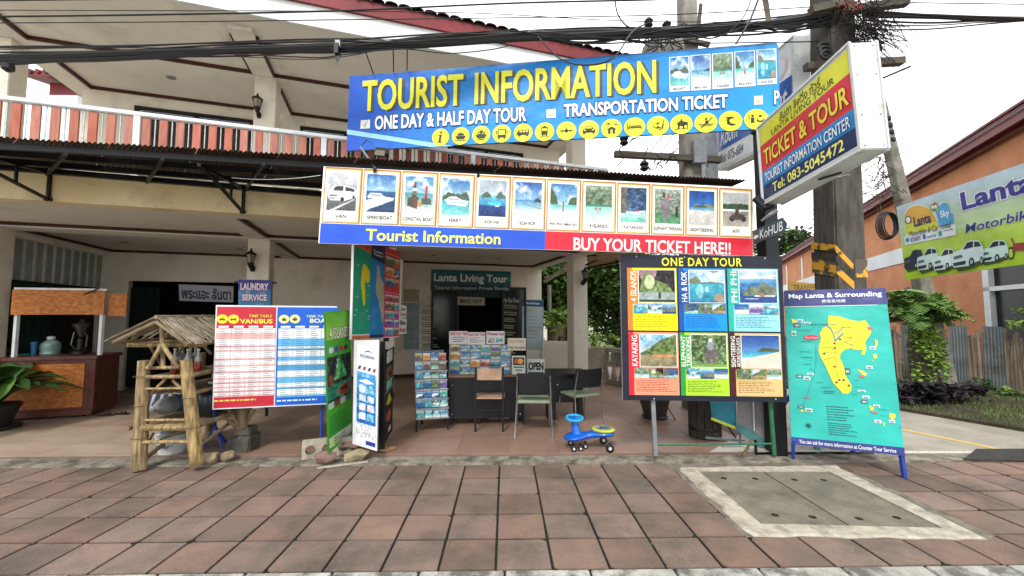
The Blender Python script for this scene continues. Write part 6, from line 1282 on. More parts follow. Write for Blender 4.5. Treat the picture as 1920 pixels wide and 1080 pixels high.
for y_, r_, (x0, x1) in ((690, .018, (270, 342)), (707, .021, (268, 344)), (729, .012, (268, 346)), (788, .014, (264, 352)), (802, .036, (264, 354)), (829, .019, (262, 358))):
    hb('cross_pole', hp(x0, y_, HY-.02), hp(x1, y_-1, HY-.01), r_)
hb('brace', hp(278, 691, HY-.06), hp(304, 645, HY-.06), .022); hb('brace', hp(334, 690, HY-.06), hp(304, 645, HY-.06), .022)
hb('brace', hp(273, 748, HY+.04), hp(310, 711, HY+.04), .016); hb('brace', hp(345, 733, HY+.04), hp(324, 713, HY+.04), .016)
hb('brace', hp(268, 864, HY+.06), hp(308, 831, HY+.3), .022, BAMD); hb('brace', hp(265, 853, HY+.06), hp(288, 812, HY+.1), .012, BAMD); hb('brace', hp(300, 824, HY+.3), hp(350, 805, HY+.3), .014, BAMD)
hb('king_post', hp(306, 688, HY), hp(303, 602, HY), .022)
RL = 1.6; rid = hp(296, 600, HY-.1); el = hp(216, 638, HY-.1); er = hp(356, 643, HY-.1)
hb('tie_beam', hp(238, 647, HY-.02), hp(388, 647, HY+.3), .024); hb('tie_beam', hp(250, 640, HY+.5), hp(392, 640, HY+.5), .018, BAMD)
hb('ridge_pole', rid+V(0, -.03, .03), rid+V(.02, RL, .03), .022, BAMD); hb('eave_pole', el-V(0, 0, .02), el+V(0, RL, -.02), .02, BAMD); hb('eave_pole', er-V(0, 0, .02), er+V(0, RL, -.02), .018, BAMD)
hb('rafter', rid-V(0, .02, .02), el-V(0, .02, .02), .02, BAMD); hb('rafter', rid-V(0, .02, .02), er-V(0, .02, .02), .018, BAMD)
hb('brace', hp(283, 651, HY+.03), hp(304, 687, HY+.3), .016, BAMD); hb('brace', hp(343, 651, HY+.2), hp(326, 672, HY+.4), .016, BAMD); hb('brace', hp(380, 646, HY+.5), hp(396, 664, HY+.5), .018, BAMD)
r = random.Random(40)
for side, e_ in ((0, el), (1, er)):
    for k in range(95):
        y = r.uniform(-.03, RL); ev_ = (e_-rid); f0 = r.uniform(-.02, .2) if k % 3 else r.uniform(-.02, .02); f1 = r.uniform(.85, 1.15)
        sk = r.uniform(-.1, .1); a = rid+ev_*f0+V(0, y, .04+r.uniform(-.004, .012)); b = rid+ev_*f1+V(0, y+sk, .02+r.uniform(-.01, .012))
        m = MB(); m.bar(a, b, r.uniform(.014, .03), .006); m.build('roof_strip', THATCH, hut)
def shelf(z, y0, y1, x0, x1, nm):
    n = 12
    for k in range(n):
        x = x0+(x1-x0)*(k+.5)/n; m = MB(); m.bar((x, y0, z+r.uniform(-.004, .004)), (x, y1, z+r.uniform(-.004, .004)), (x1-x0)/n*.9, .012); m.build(nm, BAMD, hut)
shelf(.97, HY+.06, 5.7, -3.95, -3.42, 'shelf_strip'); shelf(.79, HY+.1, 5.6, -3.98, -3.40, 'shelf_strip'); shelf(.44, HY+.06, 5.5, -4.0, -3.38, 'shelf_strip')
hb('side_rail', V(-3.37, HY, 1.0), V(-3.35, 5.75, 1.02), .026, BAMD); hb('side_rail', V(-3.37, HY, .80), V(-3.35, 5.7, .82), .022, BAMD); hb('side_rail', V(-3.36, HY, .44), P(470, 764, 5.3), .028, BAMD); hb('side_rail', V(-3.36, HY+.1, .2), P(455, 775, 5.3), .02, BAMD); hb('side_rail', V(-4.02, HY, .44), V(-4.0, 5.5, .44), .026, BAMD)
# bottles of red fuel
GLS = mat('clear bottle glass', '#8d8f8c', '#6c706e', rough=.1, scale=5, spec=.8); REDF = mat('red fuel', '#7a2a22', '#5c1c18', rough=.15, scale=4, spec=.7); CAPM = mat('white bottle cap', '#c8c6be', '#aaa8a0', rough=.4)
bt = [(342+k*7+(k % 2)*2, 4.75+(k % 3)*.16) for k in range(7)]
names = ['first', 'second', 'third', 'fourth', 'fifth', 'sixth', 'seventh']
for k, (px, y) in enumerate(bt):
    c = V((px-947)/F_PX*y, y, .98); t = thing('bottle', names[k]+' glass bottle of red fuel from the left on the stall shelf', 'bottle', tuple(c), 'fuel bottles on the bamboo stall')
    m = MB(); m.lathe([(.034, 0), (.036, .01), (.036, .12), (.033, .14)], c, 12); m.build('fuel', REDF, t, smooth=True)
    m = MB(); m.lathe([(.034, .14), (.034, .17), (.014, .22), (.013, .27)], c, 12); m.build('glass_neck', GLS, t, smooth=True); m = MB(); m.lathe([(.016, .265), (.016, .285)], c, 10); m.build('cap', CAPM, t)
c = V((388-947)/F_PX*4.95, 4.95, .98); m = MB(); m.lathe([(.05, 0), (.055, .2), (.05, .22)], c, 12); t = thing('bamboo_cup', 'short bamboo section standing at the end of the bottle row', 'cup', tuple(c)); m.build('cup', BAMD, t)
# big jug lying, striped cloth, bucket
def lie(prof, a, b, n=16):
    a, b = Vector(a), Vector(b); d = (b-a).normalized(); Q = d.to_track_quat('Z', 'Y').to_matrix(); m = MB(); m.lathe(prof, a, n, Q); return m
JUG = mat('cloudy grey bottle plastic', '#8f9290', '#6e716e', rough=.35, scale=4, spec=.6, dirt=('#4c4a44', 6, .55, .75, .5))
a, b = P(280, 772, 4.72), P(346, 752, 5.1); t = thing('water_jug', 'large cloudy plastic water jug lying on the stall shelf', 'jug', tuple(a))
lie([(.025, .0), (.028, .03), (.04, .05), (.09, .13), (.1, .17), (.1, .42), (.09, .45)], a+V(0, 0, .02), b, 20).build('body', JUG, t, smooth=True); lie([(.034, -.02), (.036, .02)], a+V(0, 0, .02), b).build('cap', WHITEP, t); lie([(.102, .26), (.102, .31)], a+V(0, 0, .02), b, 20).build('band', mat('blue tape band', '#3c6c8c', '#2e5670'), t)
CLOTH = mat('pale lilac cloth', '#a8a4bc', '#8c88a4', rough=.9, scale=3)
t = thing('cloth', 'lilac and white striped cloth hanging behind the water jug', 'cloth', tuple(P(320, 760, 5.0)))
for k in range(10):
    x0, x1 = 280+k*7.5, 280+k*7.5+7.5; m = MB(); m.add([P(x0, 738-k*.8, 5.05), P(x1, 737-k*.8, 5.0 if k % 2 else 5.1), P(x1-10, 772, 5.12), P(x0-10, 772, 5.07)], [(0, 1, 2, 3)]); m.build('stripe', CLOTH if k % 2 else mat('white cloth stripe', '#c8c8cc', '#b0b0b6', rough=.9), t)
c = G(327, 858); t = thing('bucket', 'white plastic paint bucket with black print under the stall', 'bucket', tuple(c))
c = V(P(323, 850, 5.0).x, 5.0, FZ); m = MB(); m.lathe([(.13, 0), (.165, .2), (.172, .2), (.172, .215), (.16, .215)], c, 24); m.build('body', WHITEP, t, smooth=True); m = MB(); m.tube([c+V(-.17, 0, .19), c+V(-.1, -.13, .1), c+V(.05, -.17, .08), c+V(.17, -.03, .19)], .005, 5); m.build('handle', GALV, t)
gx = glyphs('WEATHERSHIELD', .03); m = MB(); a_, fs_, bb_ = gx
m.add([c+V(math.sin(-.75+1.2*(x-bb_[0])/(bb_[2]-bb_[0]))*.160, -math.cos(-.75+1.2*(x-bb_[0])/(bb_[2]-bb_[0]))*.160, .08+.035*(y-bb_[1])/(bb_[3]-bb_[1])) for x, y in a_], fs_); m.build('print', CABLE, t)
m = MB(); m.lathe([(.15, .0), (.16, .03), (.02, .05)], c+V(.02, .02, .215), 20); m.build('lid', mat('grey bucket lid', '#9aa0a4', '#7a8084', rough=.4), t)
# second dark jug at the back right of the stall
c = V(-3.5, 5.0, .5); t = thing('water_jug', 'dark blue water jug standing at the back corner of the stall', 'jug', tuple(c)); m = MB(); m.lathe([(.12, 0), (.13, .02), (.13, .2), (.09, .27), (.03, .3), (.03, .33)], c, 16); m.build('body', mat('dark blue jug', '#2c3640', '#1d252c', rough=.3, scale=5), t, smooth=True); m = MB(); m.lathe([(.034, .33), (.034, .36)], c, 10); m.build('cap', WHITEP, t)
# stone footing, rocks
STONE = mat('dark grey stone', '#57554e', '#3b3a34', rough=.95, scale=6, bump=.5); LROCK = mat('pale ochre rock', '#a89a7c', '#7c6f58', rough=.95, scale=7, bump=.7, dirt=('#5c4a3a', 8, .5, .7, .7)); PROCK = mat('pinkish broken concrete', '#8f7068', '#6c5750', rough=.95, scale=8, bump=.6)
m = MB(); c = V(lz.x, 5.07, 0.03); m.hexa([c+V(-.16, -.12, .0), c+V(.13, -.12, .0), c+V(.13, .14, .0), c+V(-.16, .14, .0)], [c+V(-.12, -.1, .17), c+V(.15, -.11, .19), c+V(.13, .13, .19), c+V(-.12, .12, .17)]); 
t = thing('footing_stone', 'two stacked dark square stones under the rear stall leg', 'stone', tuple(c)); m.build('lower_stone', STONE, t, bevel=.015)
m = MB(); c = c+V(.02, 0, .19); m.hexa([c+V(-.1, -.09, 0), c+V(.1, -.09, 0), c+V(.1, .1, 0), c+V(-.1, .1, 0)], [c+V(-.08, -.08, .085), c+V(.09, -.08, .09), c+V(.09, .09, .09), c+V(-.09, .09, .085)]); m.build('upper_stone', STONE, t, bevel=.012)
rock('larger pale ochre rock on the kerb by the stall leg', G(388, 872), .17, .1, .085, 3, LROCK, rz=.1)
rock('smaller grey ochre rock leaning on the larger one by the kerb', G(424, 868)+V(0, .03, 0), .11, .08, .07, 8, LROCK, rz=-.3)
rock('mossy brown rock in front of the cement block', G(612, 870), .13, .09, .075, 12, PROCK, rz=.2)
rock('long pale rock lying before the green poster foot', G(668, 866), .2, .09, .07, 15, LROCK, rz=.5)
rock('pink broken concrete lump wedged at the poster foot', G(660, 856)+V(0, .05, .06), .15, .1, .08, 18, PROCK, rz=.4)
rock('flat tan stone beside the black post foot', G(722, 853)+V(0, .02, .02), .15, .1, .04, 22, mat('tan brick', '#9c7a58', '#7c5e44', rough=.9, bump=.3), rz=.3)
m = MB(); m.bar(G(594, 880)+V(0, 0, .012), G(690, 868)+V(0, 0, .015), .03, .014); m.build('stick', CONC_L, None, 'thin pale batten lying on the kerb under the rocks', 'batten')
# hollow cement block
cbk = thing('cement_block', 'grey hollow cement block with three round holes under the green poster', 'block', tuple(G(604, 868)))
A = G(561, 870)+V(0, .05, .02); Bp = G(652, 858)+V(0, .03, .02); dx = (Bp-A); dx.z = 0; Lb = .52; dx.normalize(); dy = V(-dx.y, dx.x, 0); hgt = .2; nC = 3
mb = MB(); y_ = .0
def face_with_holes(off, flip):
    hs = []; seg_ = 16
    for k in range(nC):
        u0, u1 = Lb*k/nC, Lb*(k+1)/nC; cx = (u0+u1)/2; rr_ = .055; o = len(mb.v); sq = []
        for i in range(seg_):
            a = 2*math.pi*i/seg_+math.pi/4; c_, s_ = math.cos(a), math.sin(a); k_ = 1/max(abs(c_), abs(s_)); sq.append((cx+c_*k_*(u1-u0)/2, hgt/2+s_*k_*hgt/2))
        ci = [(cx+math.cos(2*math.pi*i/seg_+math.pi/4)*rr_, hgt/2+math.sin(2*math.pi*i/seg_+math.pi/4)*rr_) for i in range(seg_)]
        mb.add([A+dx*u+dy*off+V(0, 0, z) for u, z in sq+ci], [(i, (i+1) % seg_, seg_+(i+1) % seg_, seg_+i) for i in range(seg_)]); hs.append(ci)
    return hs
h1 = face_with_holes(0, 0); h2 = face_with_holes(.1, 1)
for ci in h1: mb.add([A+dx*u+V(0, 0, z) for u, z in ci]+[A+dx*u+dy*.1+V(0, 0, z) for u, z in ci], [(i, (i+1) % 16, 16+(i+1) % 16, 16+i) for i in range(16)])
cn_ = [(0, 0), (Lb, 0), (Lb, hgt), (0, hgt)]; mb.add([A+dx*u+V(0, 0, z) for u, z in cn_]+[A+dx*u+dy*.1+V(0, 0, z) for u, z in cn_], [(0, 1, 5, 4), (1, 2, 6, 5), (2, 3, 7, 6), (3, 0, 4, 7)]); mb.build('block', CONC_L, cbk)
# ---------------------------------------------------------------- drinks kiosk
OSB = mat('orange chip board', '#c07a34', '#955620', rough=.6, scale=16, stretch=(1, 1, 2.5), ramp=(.38, .6), detail=8, c3='#a8642a'); RWOOD = mat('dark red wood', '#64342a', '#47241c', rough=.4, scale=4, stretch=(5, 5, 1)); 
kk = thing('drinks_kiosk', 'drinks kiosk of orange chip board panels with white posts and dark red counter', 'kiosk', (-7, 6.8, 0))
KY = 6.75
def K(px, py, y=KY): return P(px, py, y)
ka, kb2 = K(52, 762), K(193, 762); zc = K(100, 668).z; zb = .12
x0, x1 = K(35, 700).x, K(184, 700).x; ux = UB; kd = VB*.75
def kbox(name, mm, p, q, z0, z1, depth, parent=None, off=0, **k):
    m = MB(); a, b = Vector((p.x, p.y, 0))+VB*off, Vector((q.x, q.y, 0))+VB*off; m.hexa([a+V(0, 0, z0), b+V(0, 0, z0), b+VB*depth+V(0, 0, z0), a+VB*depth+V(0, 0, z0)], [a+V(0, 0, z1), b+V(0, 0, z1), b+VB*depth+V(0, 0, z1), a+VB*depth+V(0, 0, z1)]); return m.build(name, mm, parent or kk, **k)
kr = V(x1, KY-.05, 0); kl = kr-UB*1.2
kbox('cabinet', RWOOD, kl, kr, .1, .94, .62, bevel=.006); kbox('counter_top', RWOOD, kl-UB*.5, kr+UB*.03, .945, 1.0, .68, off=-.03, bevel=.006)
kbox('front_panel', OSB, kl+UB*.1, kr-UB*.13, .2, .88, .012, off=-.013); kbox('base_rail', RWOOD, kl, kr, .08, .16, .03, off=-.031)
zt0, zt1 = K(120, 590).z, K(120, 545).z; cl_, cr_ = kr-UB*1.06, kr+UB*.08
kbox('canopy_board', OSB, cl_-UB*.02, cr_-UB*.02, zt0, zt1, .02, off=.0); kbox('canopy_board', OSB, cr_+UB*.0, cr_+UB*.24, zt0-.02, zt1-.04, .02, off=.06); kbox('canopy_top', ALU, cl_, cr_, zt1, zt1+.03, .5)
for p_ in (cl_+UB*.03, cr_-UB*.06):
    m = MB(); m.bar(Vector((p_.x, p_.y, 1.0))+VB*.05, Vector((p_.x, p_.y, zt0))+VB*.05, .045); m.build('post', ALU, kk)
kbox('side_table', OSB, kl-UB*.9, kl-UB*.05, .88, .96, .5)
for p_ in (kr-UB*.15, kl+UB*.1):
    m = MB(); c = Vector((p_.x, p_.y, 0.041))+VB*.08; Q = Matrix.Rotation(R(90), 3, UB); m.lathe([(.03, -.012), (.03, .012)], c+V(0, 0, .03), 12, Matrix.Rotation(R(90), 3, 'Y')); m.build('caster', BLACKM, kk)
for (px_, s_) in ((75, 1), (180, -1)):
    m = MB(); m.tube([K(px_-35 if s_ > 0 else px_-24, 548 if s_ > 0 else 553, KY-.1), K(px_+5, 541, KY-.12)], .012, 6); m.build('hinge_arm', BLACKM, kk)
c = K(85, 662)+VB*.1; c.z = 1.0; t = thing('water_jug', 'clear green tinted water jug on the kiosk counter', 'jug', tuple(c)); m = MB(); m.lathe([(.11, 0), (.125, .02), (.115, .07), (.125, .09), (.12, .18), (.07, .23), (.035, .25)], c, 20); m.build('body', mat('green tinted plastic', '#7c9a94', '#5c7a74', rough=.15, scale=3, spec=.7), t, smooth=True); m = MB(); m.lathe([(.05, .25), (.05, .29), (.03, .3)], c, 14); m.build('cap', WHITEP, t)
c = K(61, 662)+VB*.02; c.z = 1.0; t = thing('tumbler', 'blue plastic tumbler at the left of the kiosk counter', 'cup', tuple(c)); m = MB(); m.lathe([(.03, 0), (.042, .21), (.038, .2)], c, 14); m.build('cup', mat('blue plastic', '#3f86b4', '#2f6c98', rough=.3), t, smooth=True)
c = K(38, 662)+VB*.0; c.z = .98; t = thing('plate', 'turquoise tray at the far left of the kiosk', 'tray', tuple(c)); m = MB(); m.lathe([(.14, .0), (.18, .03), (.17, .035), (.1, .01)], c, 18); m.build('tray', mat('turquoise plastic', '#4aa08c', '#3a8a78', rough=.4), t)
c = K(125, 660)+VB*.3; c.z = 1.0; t = thing('ice_machine', 'steel ice shaving machine with conical hopper inside the kiosk', 'machine', tuple(c)); BS = mat('dull steel', '#7c7468', '#565046', rough=.3, metal=.8)
m = MB(); m.lathe([(.12, 0), (.12, .04), (.05, .07), (.045, .25)], c, 14); m.build('base', BLACKM, t, smooth=True); m = MB(); m.lathe([(.03, .28), (.05, .36), (.13, .5), (.12, .5), (.04, .36)], c, 14); m.build('hopper', BS, t, smooth=True); m = MB(); m.lathe([(.04, .5), (.045, .52), (.02, .57)], c, 10); m.build('knob', BS, t)
m = MB(); m.tube([c+V(.06, 0, .05), c+V(.15, -.05, .12), c+V(.16, -.05, .3), c+V(.08, -.03, .36)], .012, 6); m.tube([c+V(-.06, 0, .05), c+V(-.1, -.05, .15), c+V(-.08, -.03, .36)], .012, 6); m.build('handle', BS, t)
t = thing('shelf_clutter', 'dark kettle standing at the far left of the side table', 'kettle', tuple(K(12, 655))); c = K(10, 655); c.z = .96; m = MB(); m.lathe([(.1, 0), (.13, .08), (.11, .16), (.04, .2), (.02, .22)], c, 14); m.build('body', BLACKM, t, smooth=True); m = MB(); m.tube([c+V(-.09, 0, .16), c+V(0, 0, .28), c+V(.09, 0, .16)], .01, 6); m.build('handle', BLACKM, t)
# potted plant front left
BL = mat('glossy dark green leaf', '#3c5c2c', '#24421c', rough=.3, scale=3, spec=.6, ramp=(.3, .7)); BL2 = mat('glossy bright green leaf', '#5c8438', '#3c6428', rough=.3, scale=3, spec=.6)
pc = V(-7.12, 5.95, FZ); pp_ = thing('potted_plant', 'large broad leaved green plant in a dark pot at the left edge', 'plant', tuple(pc))
c = V(-7.2, 5.95, FZ); m = MB(); m.lathe([(.2, 0), (.3, .03), (.3, .05), (.19, .06), (.25, .25), (.29, .33), (.28, .35), (.24, .32)], c, 24); m.build('pot', mat('dark glazed pot', '#2c2a27', '#1c1a18', rough=.5, bump=.1), pp_, smooth=True)
r = random.Random(17)
def bigleaf(a, L, w, el_, az, mt):
    mb = MB(); n = 9; vs = []; d = V(math.cos(az), math.sin(az), 0); sd = V(-d.y, d.x, 0)
    for i in range(n+1):
        t = i/n; e_ = el_-t*1.5; 
        p = a+d*L*t*math.cos(el_*.8)+V(0, 0, L*(math.sin(el_)*t-.55*t*t)); wd = w*math.sin(math.pi*min(1, t*.93+.07))**.8
        for k in (-1, -.5, 0, .5, 1): vs.append(p+sd*wd*k+V(0, 0, abs(k)*wd*.35+.006*math.sin(i*2.2)*abs(k)))
    fs = [(5*i+j, 5*i+j+1, 5*i+j+6, 5*i+j+5) for i in range(n) for j in range(4)]; mb.add(vs, fs); mb.build('leaf', mt, pp_, smooth=True)
c0 = c+V(0, 0, .36)
for k in range(40):
    az = r.uniform(-2.4, .5) if k < 28 else r.uniform(.8, 2.6); bigleaf(c0+V(r.uniform(-.06, .06), r.uniform(-.06, .06), r.uniform(0, .25)), r.uniform(.65, 1.15), r.uniform(.12, .19), r.uniform(.35, 1.2), az, BL2 if k % 4 == 0 else BL)
m = MB()
for k in range(5): m.tube([c+V(0, 0, .3), c0+V(r.uniform(-.1, .1), r.uniform(-.1, .1), .35)], .02, 6)
m.build('stem', BL, pp_)
# flip flops
for k, (px, py, az) in enumerate(((198, 780, .2), (229, 777, -.1))):
    c = G(px, py, FZ); t = thing('flip_flop', ['left brown flip flop on the pale floor by the stall', 'right brown flip flop on the pale floor by the stall'][k], 'sandal', tuple(c), 'pair of flip flops')
    m = MB(); pts = []; 
    for i in range(18): a = 6.2832*i/18; pts.append(c+Matrix.Rotation(az, 3, 'Z')@V(math.cos(a)*.13, math.sin(a)*(.045+.012*math.cos(a)), 0))
    m.prism(pts, (0, 0, .018)); m.build('sole', mat('brown rubber', '#3c241c', '#2a1812', rough=.7), t); m = MB(); Q = Matrix.Rotation(az, 3, 'Z'); m.tube([c+Q@V(.0, .05, .015), c+Q@V(.03, .03, .05), c+Q@V(.08, 0, .02), c+Q@V(.03, -.03, .05), c+Q@V(0, -.05, .015)], .008, 5); m.build('strap', BLACKM, t)
# ---------------------------------------------------------------- laundry sign and thai sign
S = Sign('laundry_sign', 'blue and teal laundry service sign in front of the column', 'sign', (447, 590, 6.1), (508, 590, 6.2), (447, 524), (510, 526), thick=.02, edge='#1c2a5c', panel=None)
C = Cv(30, 30); C.grad(0, .75, '#3a9cb8', '#2a6cac').grad(.75, 1, '#2a2a8c', '#22308c').clouds(0, .9, .35); S.paint('panel', (0, 0, 1, 1), C, .003)
S.text('lettering', 'LAUNDRY', (.07, .70, .93, .90), '#e8e0ea', .008, .035, ('#a82c50', .05)); S.text('lettering', 'SERVICE', (.12, .40, .88, .58), '#f0e8ee', .008, .035, ('#8c2c6c', .05)); S.text('lettering', '1KG. 40', (.08, .08, .9, .25), '#f4f0f4', .008, .03, ('#a82c50', .04)); S.done()
m = MB(); m.bar(S.W(.05, 0, -.05), S.W(.05, 0, -.05)-V(0, 0, 1.5), .03); m.bar(S.W(.95, 0, -.05), S.W(.95, 0, -.05)-V(0, 0, 1.5), .03); m.bar(S.W(-.15, .93, -.05), S.W(1.15, .93, -.05), .03); m.build('stand', BLACKM, S.node)
S = Sign('name_sign', 'white sign with dark blue thai lettering hung in the dark doorway', 'sign', (336, 564), (437, 567), (335, 533), (438, 537), t=TB-.1, thick=.02, edge='#a8a8ac', panel='#b9bac4')
S.text('lettering', 'พระแอะ ลันตา', (.05, .14, .97, .86), '#24245c', .006, .03); S.done()
# ---------------------------------------------------------------- tour office front
S = Sign('shop_sign', 'teal shop sign reading lanta living tour above the office door', 'sign', (808, 545), (957, 547), (809, 505), (958, 511), t=TB-.04, thick=.03, edge='#1c3c40', panel=None)
C = Cv(50, 16); C.grad(0, .5, '#123436', '#1c6c70').grad(.5, 1, '#1f8a8e', '#175c6c').ridge(.0, .4, '#0f2c2c', 0, 1.).speck(.08, 8); S.paint('panel', (0, 0, 1, 1), C, .003)
S.text('lettering', 'Lanta Living Tour', (.03, .33, .96, .82), '#eef2f0', .008, .035, ('#142424', .05)); S.text('lettering', 'Tourist Information Private Shuttle', (.04, .07, .97, .24), '#c8d4d0', .008, .01); S.done()
# office door with glass leaves and stickers
od = thing('office_door', 'dark glass office door with black frame and white sticker text', 'door', tuple(B(6.2, TB, 0)))
def odb(name, mm, s0, s1, z0, z1, t0=TB-.03, t1=TB+.05, parent=None): m = MB(); bbox(m, s0, s1, t0, t1, z0, z1); return m.build(name, mm, parent or od)
sa, sb = 5.1, 7.75
sl = sB(OB(790, 600, TB)); sr = sB(OB(977, 600, TB)); odb('frame', BLACKM, sa, sb, 2.36, 2.42); odb('frame', BLACKM, sa, sa+.06, .04, 2.36); odb('frame', BLACKM, sb-.06, sb, .04, 2.36)
for s in (sa+.68, sb-.72): odb('frame', BLACKM, s, s+.05, .04, 2.36)
DG2 = mat('dark shop glass', '#16201f', '#0e1514', rough=.12, scale=1, spec=.35)
odb('pane', DG2, sa+.06, sa+.68, .05, 2.36, TB+.0, TB+.012); odb('pane', DG2, sb-.67, sb-.06, .05, 2.36, TB+.0, TB+.012); odb('transom', mat('grey green curtain', '#2f4a42', '#1c302a', rough=.8, scale=2, stretch=(9, 9, .5)), sa+.73, sb-.72, 2.12, 2.36, TB+.04, TB+.06)
S = Sign('notice', 'beige notice with dark text above the office doorway', 'notice', (858, 572), (909, 573), (858, 556), (909, 558), t=TB-.05, thick=.008, edge='#a89c88', panel='#b3a892'); S.text('lettering', 'MAKE WAY', (.1, .25, .9, .75), '#2c2822', .003, .02); S.done()
r = random.Random(9)
for nm, x0, x1, y0, y1, lab in (('left', 789, 828, 566, 700, 'column of pale timetable stickers on the left door glass'), ('right', 943, 974, 556, 690, 'column of yellowish price stickers on the right door glass')):
    S = Sign('window_sticker', lab, 'sticker', (x0, y1), (x1, y1), (x0, y0), (x1, y0), t=TB-.012, thick=.001, edge='#2c3a36', panel=None); S.acc = {}
    S.text('lettering', 'Travel Tours' if nm == 'left' else 'Van Bus Fares', (0, .92, 1, .99), '#a8b0ac', .002, .02)
    for k in range(9): v = .86-.095*k; S.lines('small_print', (.05, v-.03, .95, v+.03), 2, '#8c8c70' if nm == 'right' or k % 3 else '#7c8c84', .002, .5, k+3, .3); S.rect('small_print', (.05, v+.035, .6, v+.04), '#5c685c', .002)
    S.done()
# maps on the wall
def wallmap(px0, px1, y0, y1, t, label, head=None, c='#8fa8ae', seed=2, land='#a8aca4'):
    S = Sign('wall_map', label, 'map', (px0, y1), (px1, y1), (px0, y0), (px1, y0), t=t, thick=.008, edge='#8c9498', panel=None)
    C = Cv(24, 60, c, seed); n = vnoise(24, 60, 5, 9, seed, 4); C.put(n > .58, land, .7); C.rect(0, 0, 1, 1, c, .0)
    S.paint('panel', (0, 0, 1, 1), C, .002)
    if head: S.rect('header', (0, .87, 1, 1), '#1f4f7a', .004); S.text('lettering', head, (.2, .915, .8, .955), '#dfe6ea', .006, .03)
    S.lines('small_print', (.1, .2, .9, .7), 7, '#5c6c70', .004, .12, seed, .1); S.done()
wallmap(979, 1019, 562, 655, TB-.012, 'pale blue coast map with navy header right of the office door', 'Boat Route', '#a9bcc0', 3)
wallmap(757, 786, 568, 655, TB-.012, 'pale blue map left of the office door', None, '#8ba2a8', 5)
wallmap(757, 786, 542, 566, TB-.012, 'small yellowish chart above the left map', None, '#b3a886', 8, '#a09678')
for (x0, y0, x1, y1, t1_, t2_, lab) in ((748, 573, 762, 595, 'Car', 'Taxi', 'white paper notice reading car taxi beside the map poster'), (748, 597, 762, 626, 'Bike', 'Rent', 'white paper notice reading bike rent below the taxi notice')):
    S = Sign('notice', lab, 'notice', (x0, y1, 7.1), (x1, y1, 7.15), (x0, y0), (x1, y0), thick=.004, edge='#c8c8c4', panel='#d4d4ce'); S.text('lettering', t1_, (.1, .58, .9, .88), '#22242c', .003, .04); S.text('lettering', t2_, (.1, .12, .9, .42), '#b03038', .003, .04); S.done()
# ---------------------------------------------------------------- desks
DW = mat('dark laminate', '#1a1c22', '#121419', rough=.35, scale=5); TAN = mat('tan desk edge', '#9c7456', '#84603f', rough=.5, scale=5, stretch=(1, 6, 1)); BOLT = mat('bright bolt head', '#c8cacc', '#aaacae', rough=.2, metal=.8)
d1 = thing('desk', 'dark front counter desk with tan top edge behind the brown chair', 'desk', tuple(P(915, 745, 6.15)))
a, b = P(840, 700, 6.05), P(985, 702, 6.15); m = MB(); zt = .76; m.hexa([V(a.x, a.y, zt-.03), V(b.x, b.y, zt-.03), V(b.x, b.y+.55, zt-.03), V(a.x, a.y+.55, zt-.03)], [V(a.x, a.y, zt), V(b.x, b.y, zt), V(b.x, b.y+.55, zt), V(a.x, a.y+.55, zt)]); m.build('top', TAN, d1, bevel=.004)
m = MB(); m.hexa([V(a.x+.01, a.y+.03, .13), V(b.x-.01, b.y+.03, .13), V(b.x-.01, b.y+.05, .13), V(a.x+.01, a.y+.05, .13)], [V(a.x+.01, a.y+.03, zt-.03), V(b.x-.01, b.y+.03, zt-.03), V(b.x-.01, b.y+.05, zt-.03), V(a.x+.01, a.y+.05, zt-.03)]); m.build('front_panel', DW, d1)
for x in (a.x+.02, b.x-.04): m = MB(); m.hexa([V(x, a.y+.06, FZ), V(x+.03, a.y+.06, FZ), V(x+.03, a.y+.5, FZ), V(x, a.y+.5, FZ)], [V(x, a.y+.06, zt-.03), V(x+.03, a.y+.06, zt-.03), V(x+.03, a.y+.5, zt-.03), V(x, a.y+.5, zt-.03)]); m.build('side_panel', DW, d1)
for x in (a.x+.06, b.x-.08):
    for z in (.2, .62): m = MB(); m.lathe([(.012, 0), (.009, .006)], V(x, a.y+.028, z), 8, Matrix.Rotation(R(90), 3, 'X')); m.build('bolt', BOLT, d1)
d2 = thing('desk', 'black office desk standing behind the two green seated chairs', 'desk', tuple(P(1040, 745, 6.3)))
a, b = P(968, 702, 6.25), P(1100, 702, 6.3); a.x, b.x = a.x, b.x; m = MB(); m.hexa([V(a.x, a.y, .72), V(b.x, b.y, .72), V(b.x+.05, b.y+.65, .72), V(a.x, a.y+.65, .72)], [V(a.x, a.y, .75), V(b.x, b.y, .75), V(b.x+.05, b.y+.65, .75), V(a.x, a.y+.65, .75)]); m.build('top', DW, d2, bevel=.004)
m = MB(); m.hexa([V(a.x+.05, a.y+.1, .3), V(b.x-.05, b.y+.1, .3), V(b.x-.05, b.y+.12, .3), V(a.x+.05, a.y+.12, .3)], [V(a.x+.05, a.y+.1, .72), V(b.x-.05, b.y+.1, .72), V(b.x-.05, b.y+.12, .72), V(a.x+.05, a.y+.12, .72)]); m.build('front_panel', DW, d2)
for x in (a.x+.06, b.x-.13): m = MB(); m.hexa([V(x, a.y+.05, FZ), V(x+.07, a.y+.05, FZ), V(x+.07, a.y+.55, FZ), V(x, a.y+.55, FZ)], [V(x, a.y+.05, .72), V(x+.07, a.y+.05, .72), V(x+.07, a.y+.55, .72), V(x, a.y+.55, .72)]); m.build('leg', DW, d2, bevel=.01)
m = MB(); x = P(1043, 780, 6.3).x; m.hexa([V(x, 6.35, FZ), V(x-.12, 6.35, FZ), V(x-.12, 6.75, FZ), V(x, 6.75, FZ)][::-1], [V(x, 6.35, .3), V(x-.12, 6.35, .3), V(x-.12, 6.75, .3), V(x, 6.75, .3)][::-1]); m.build('leg', DW, d2)
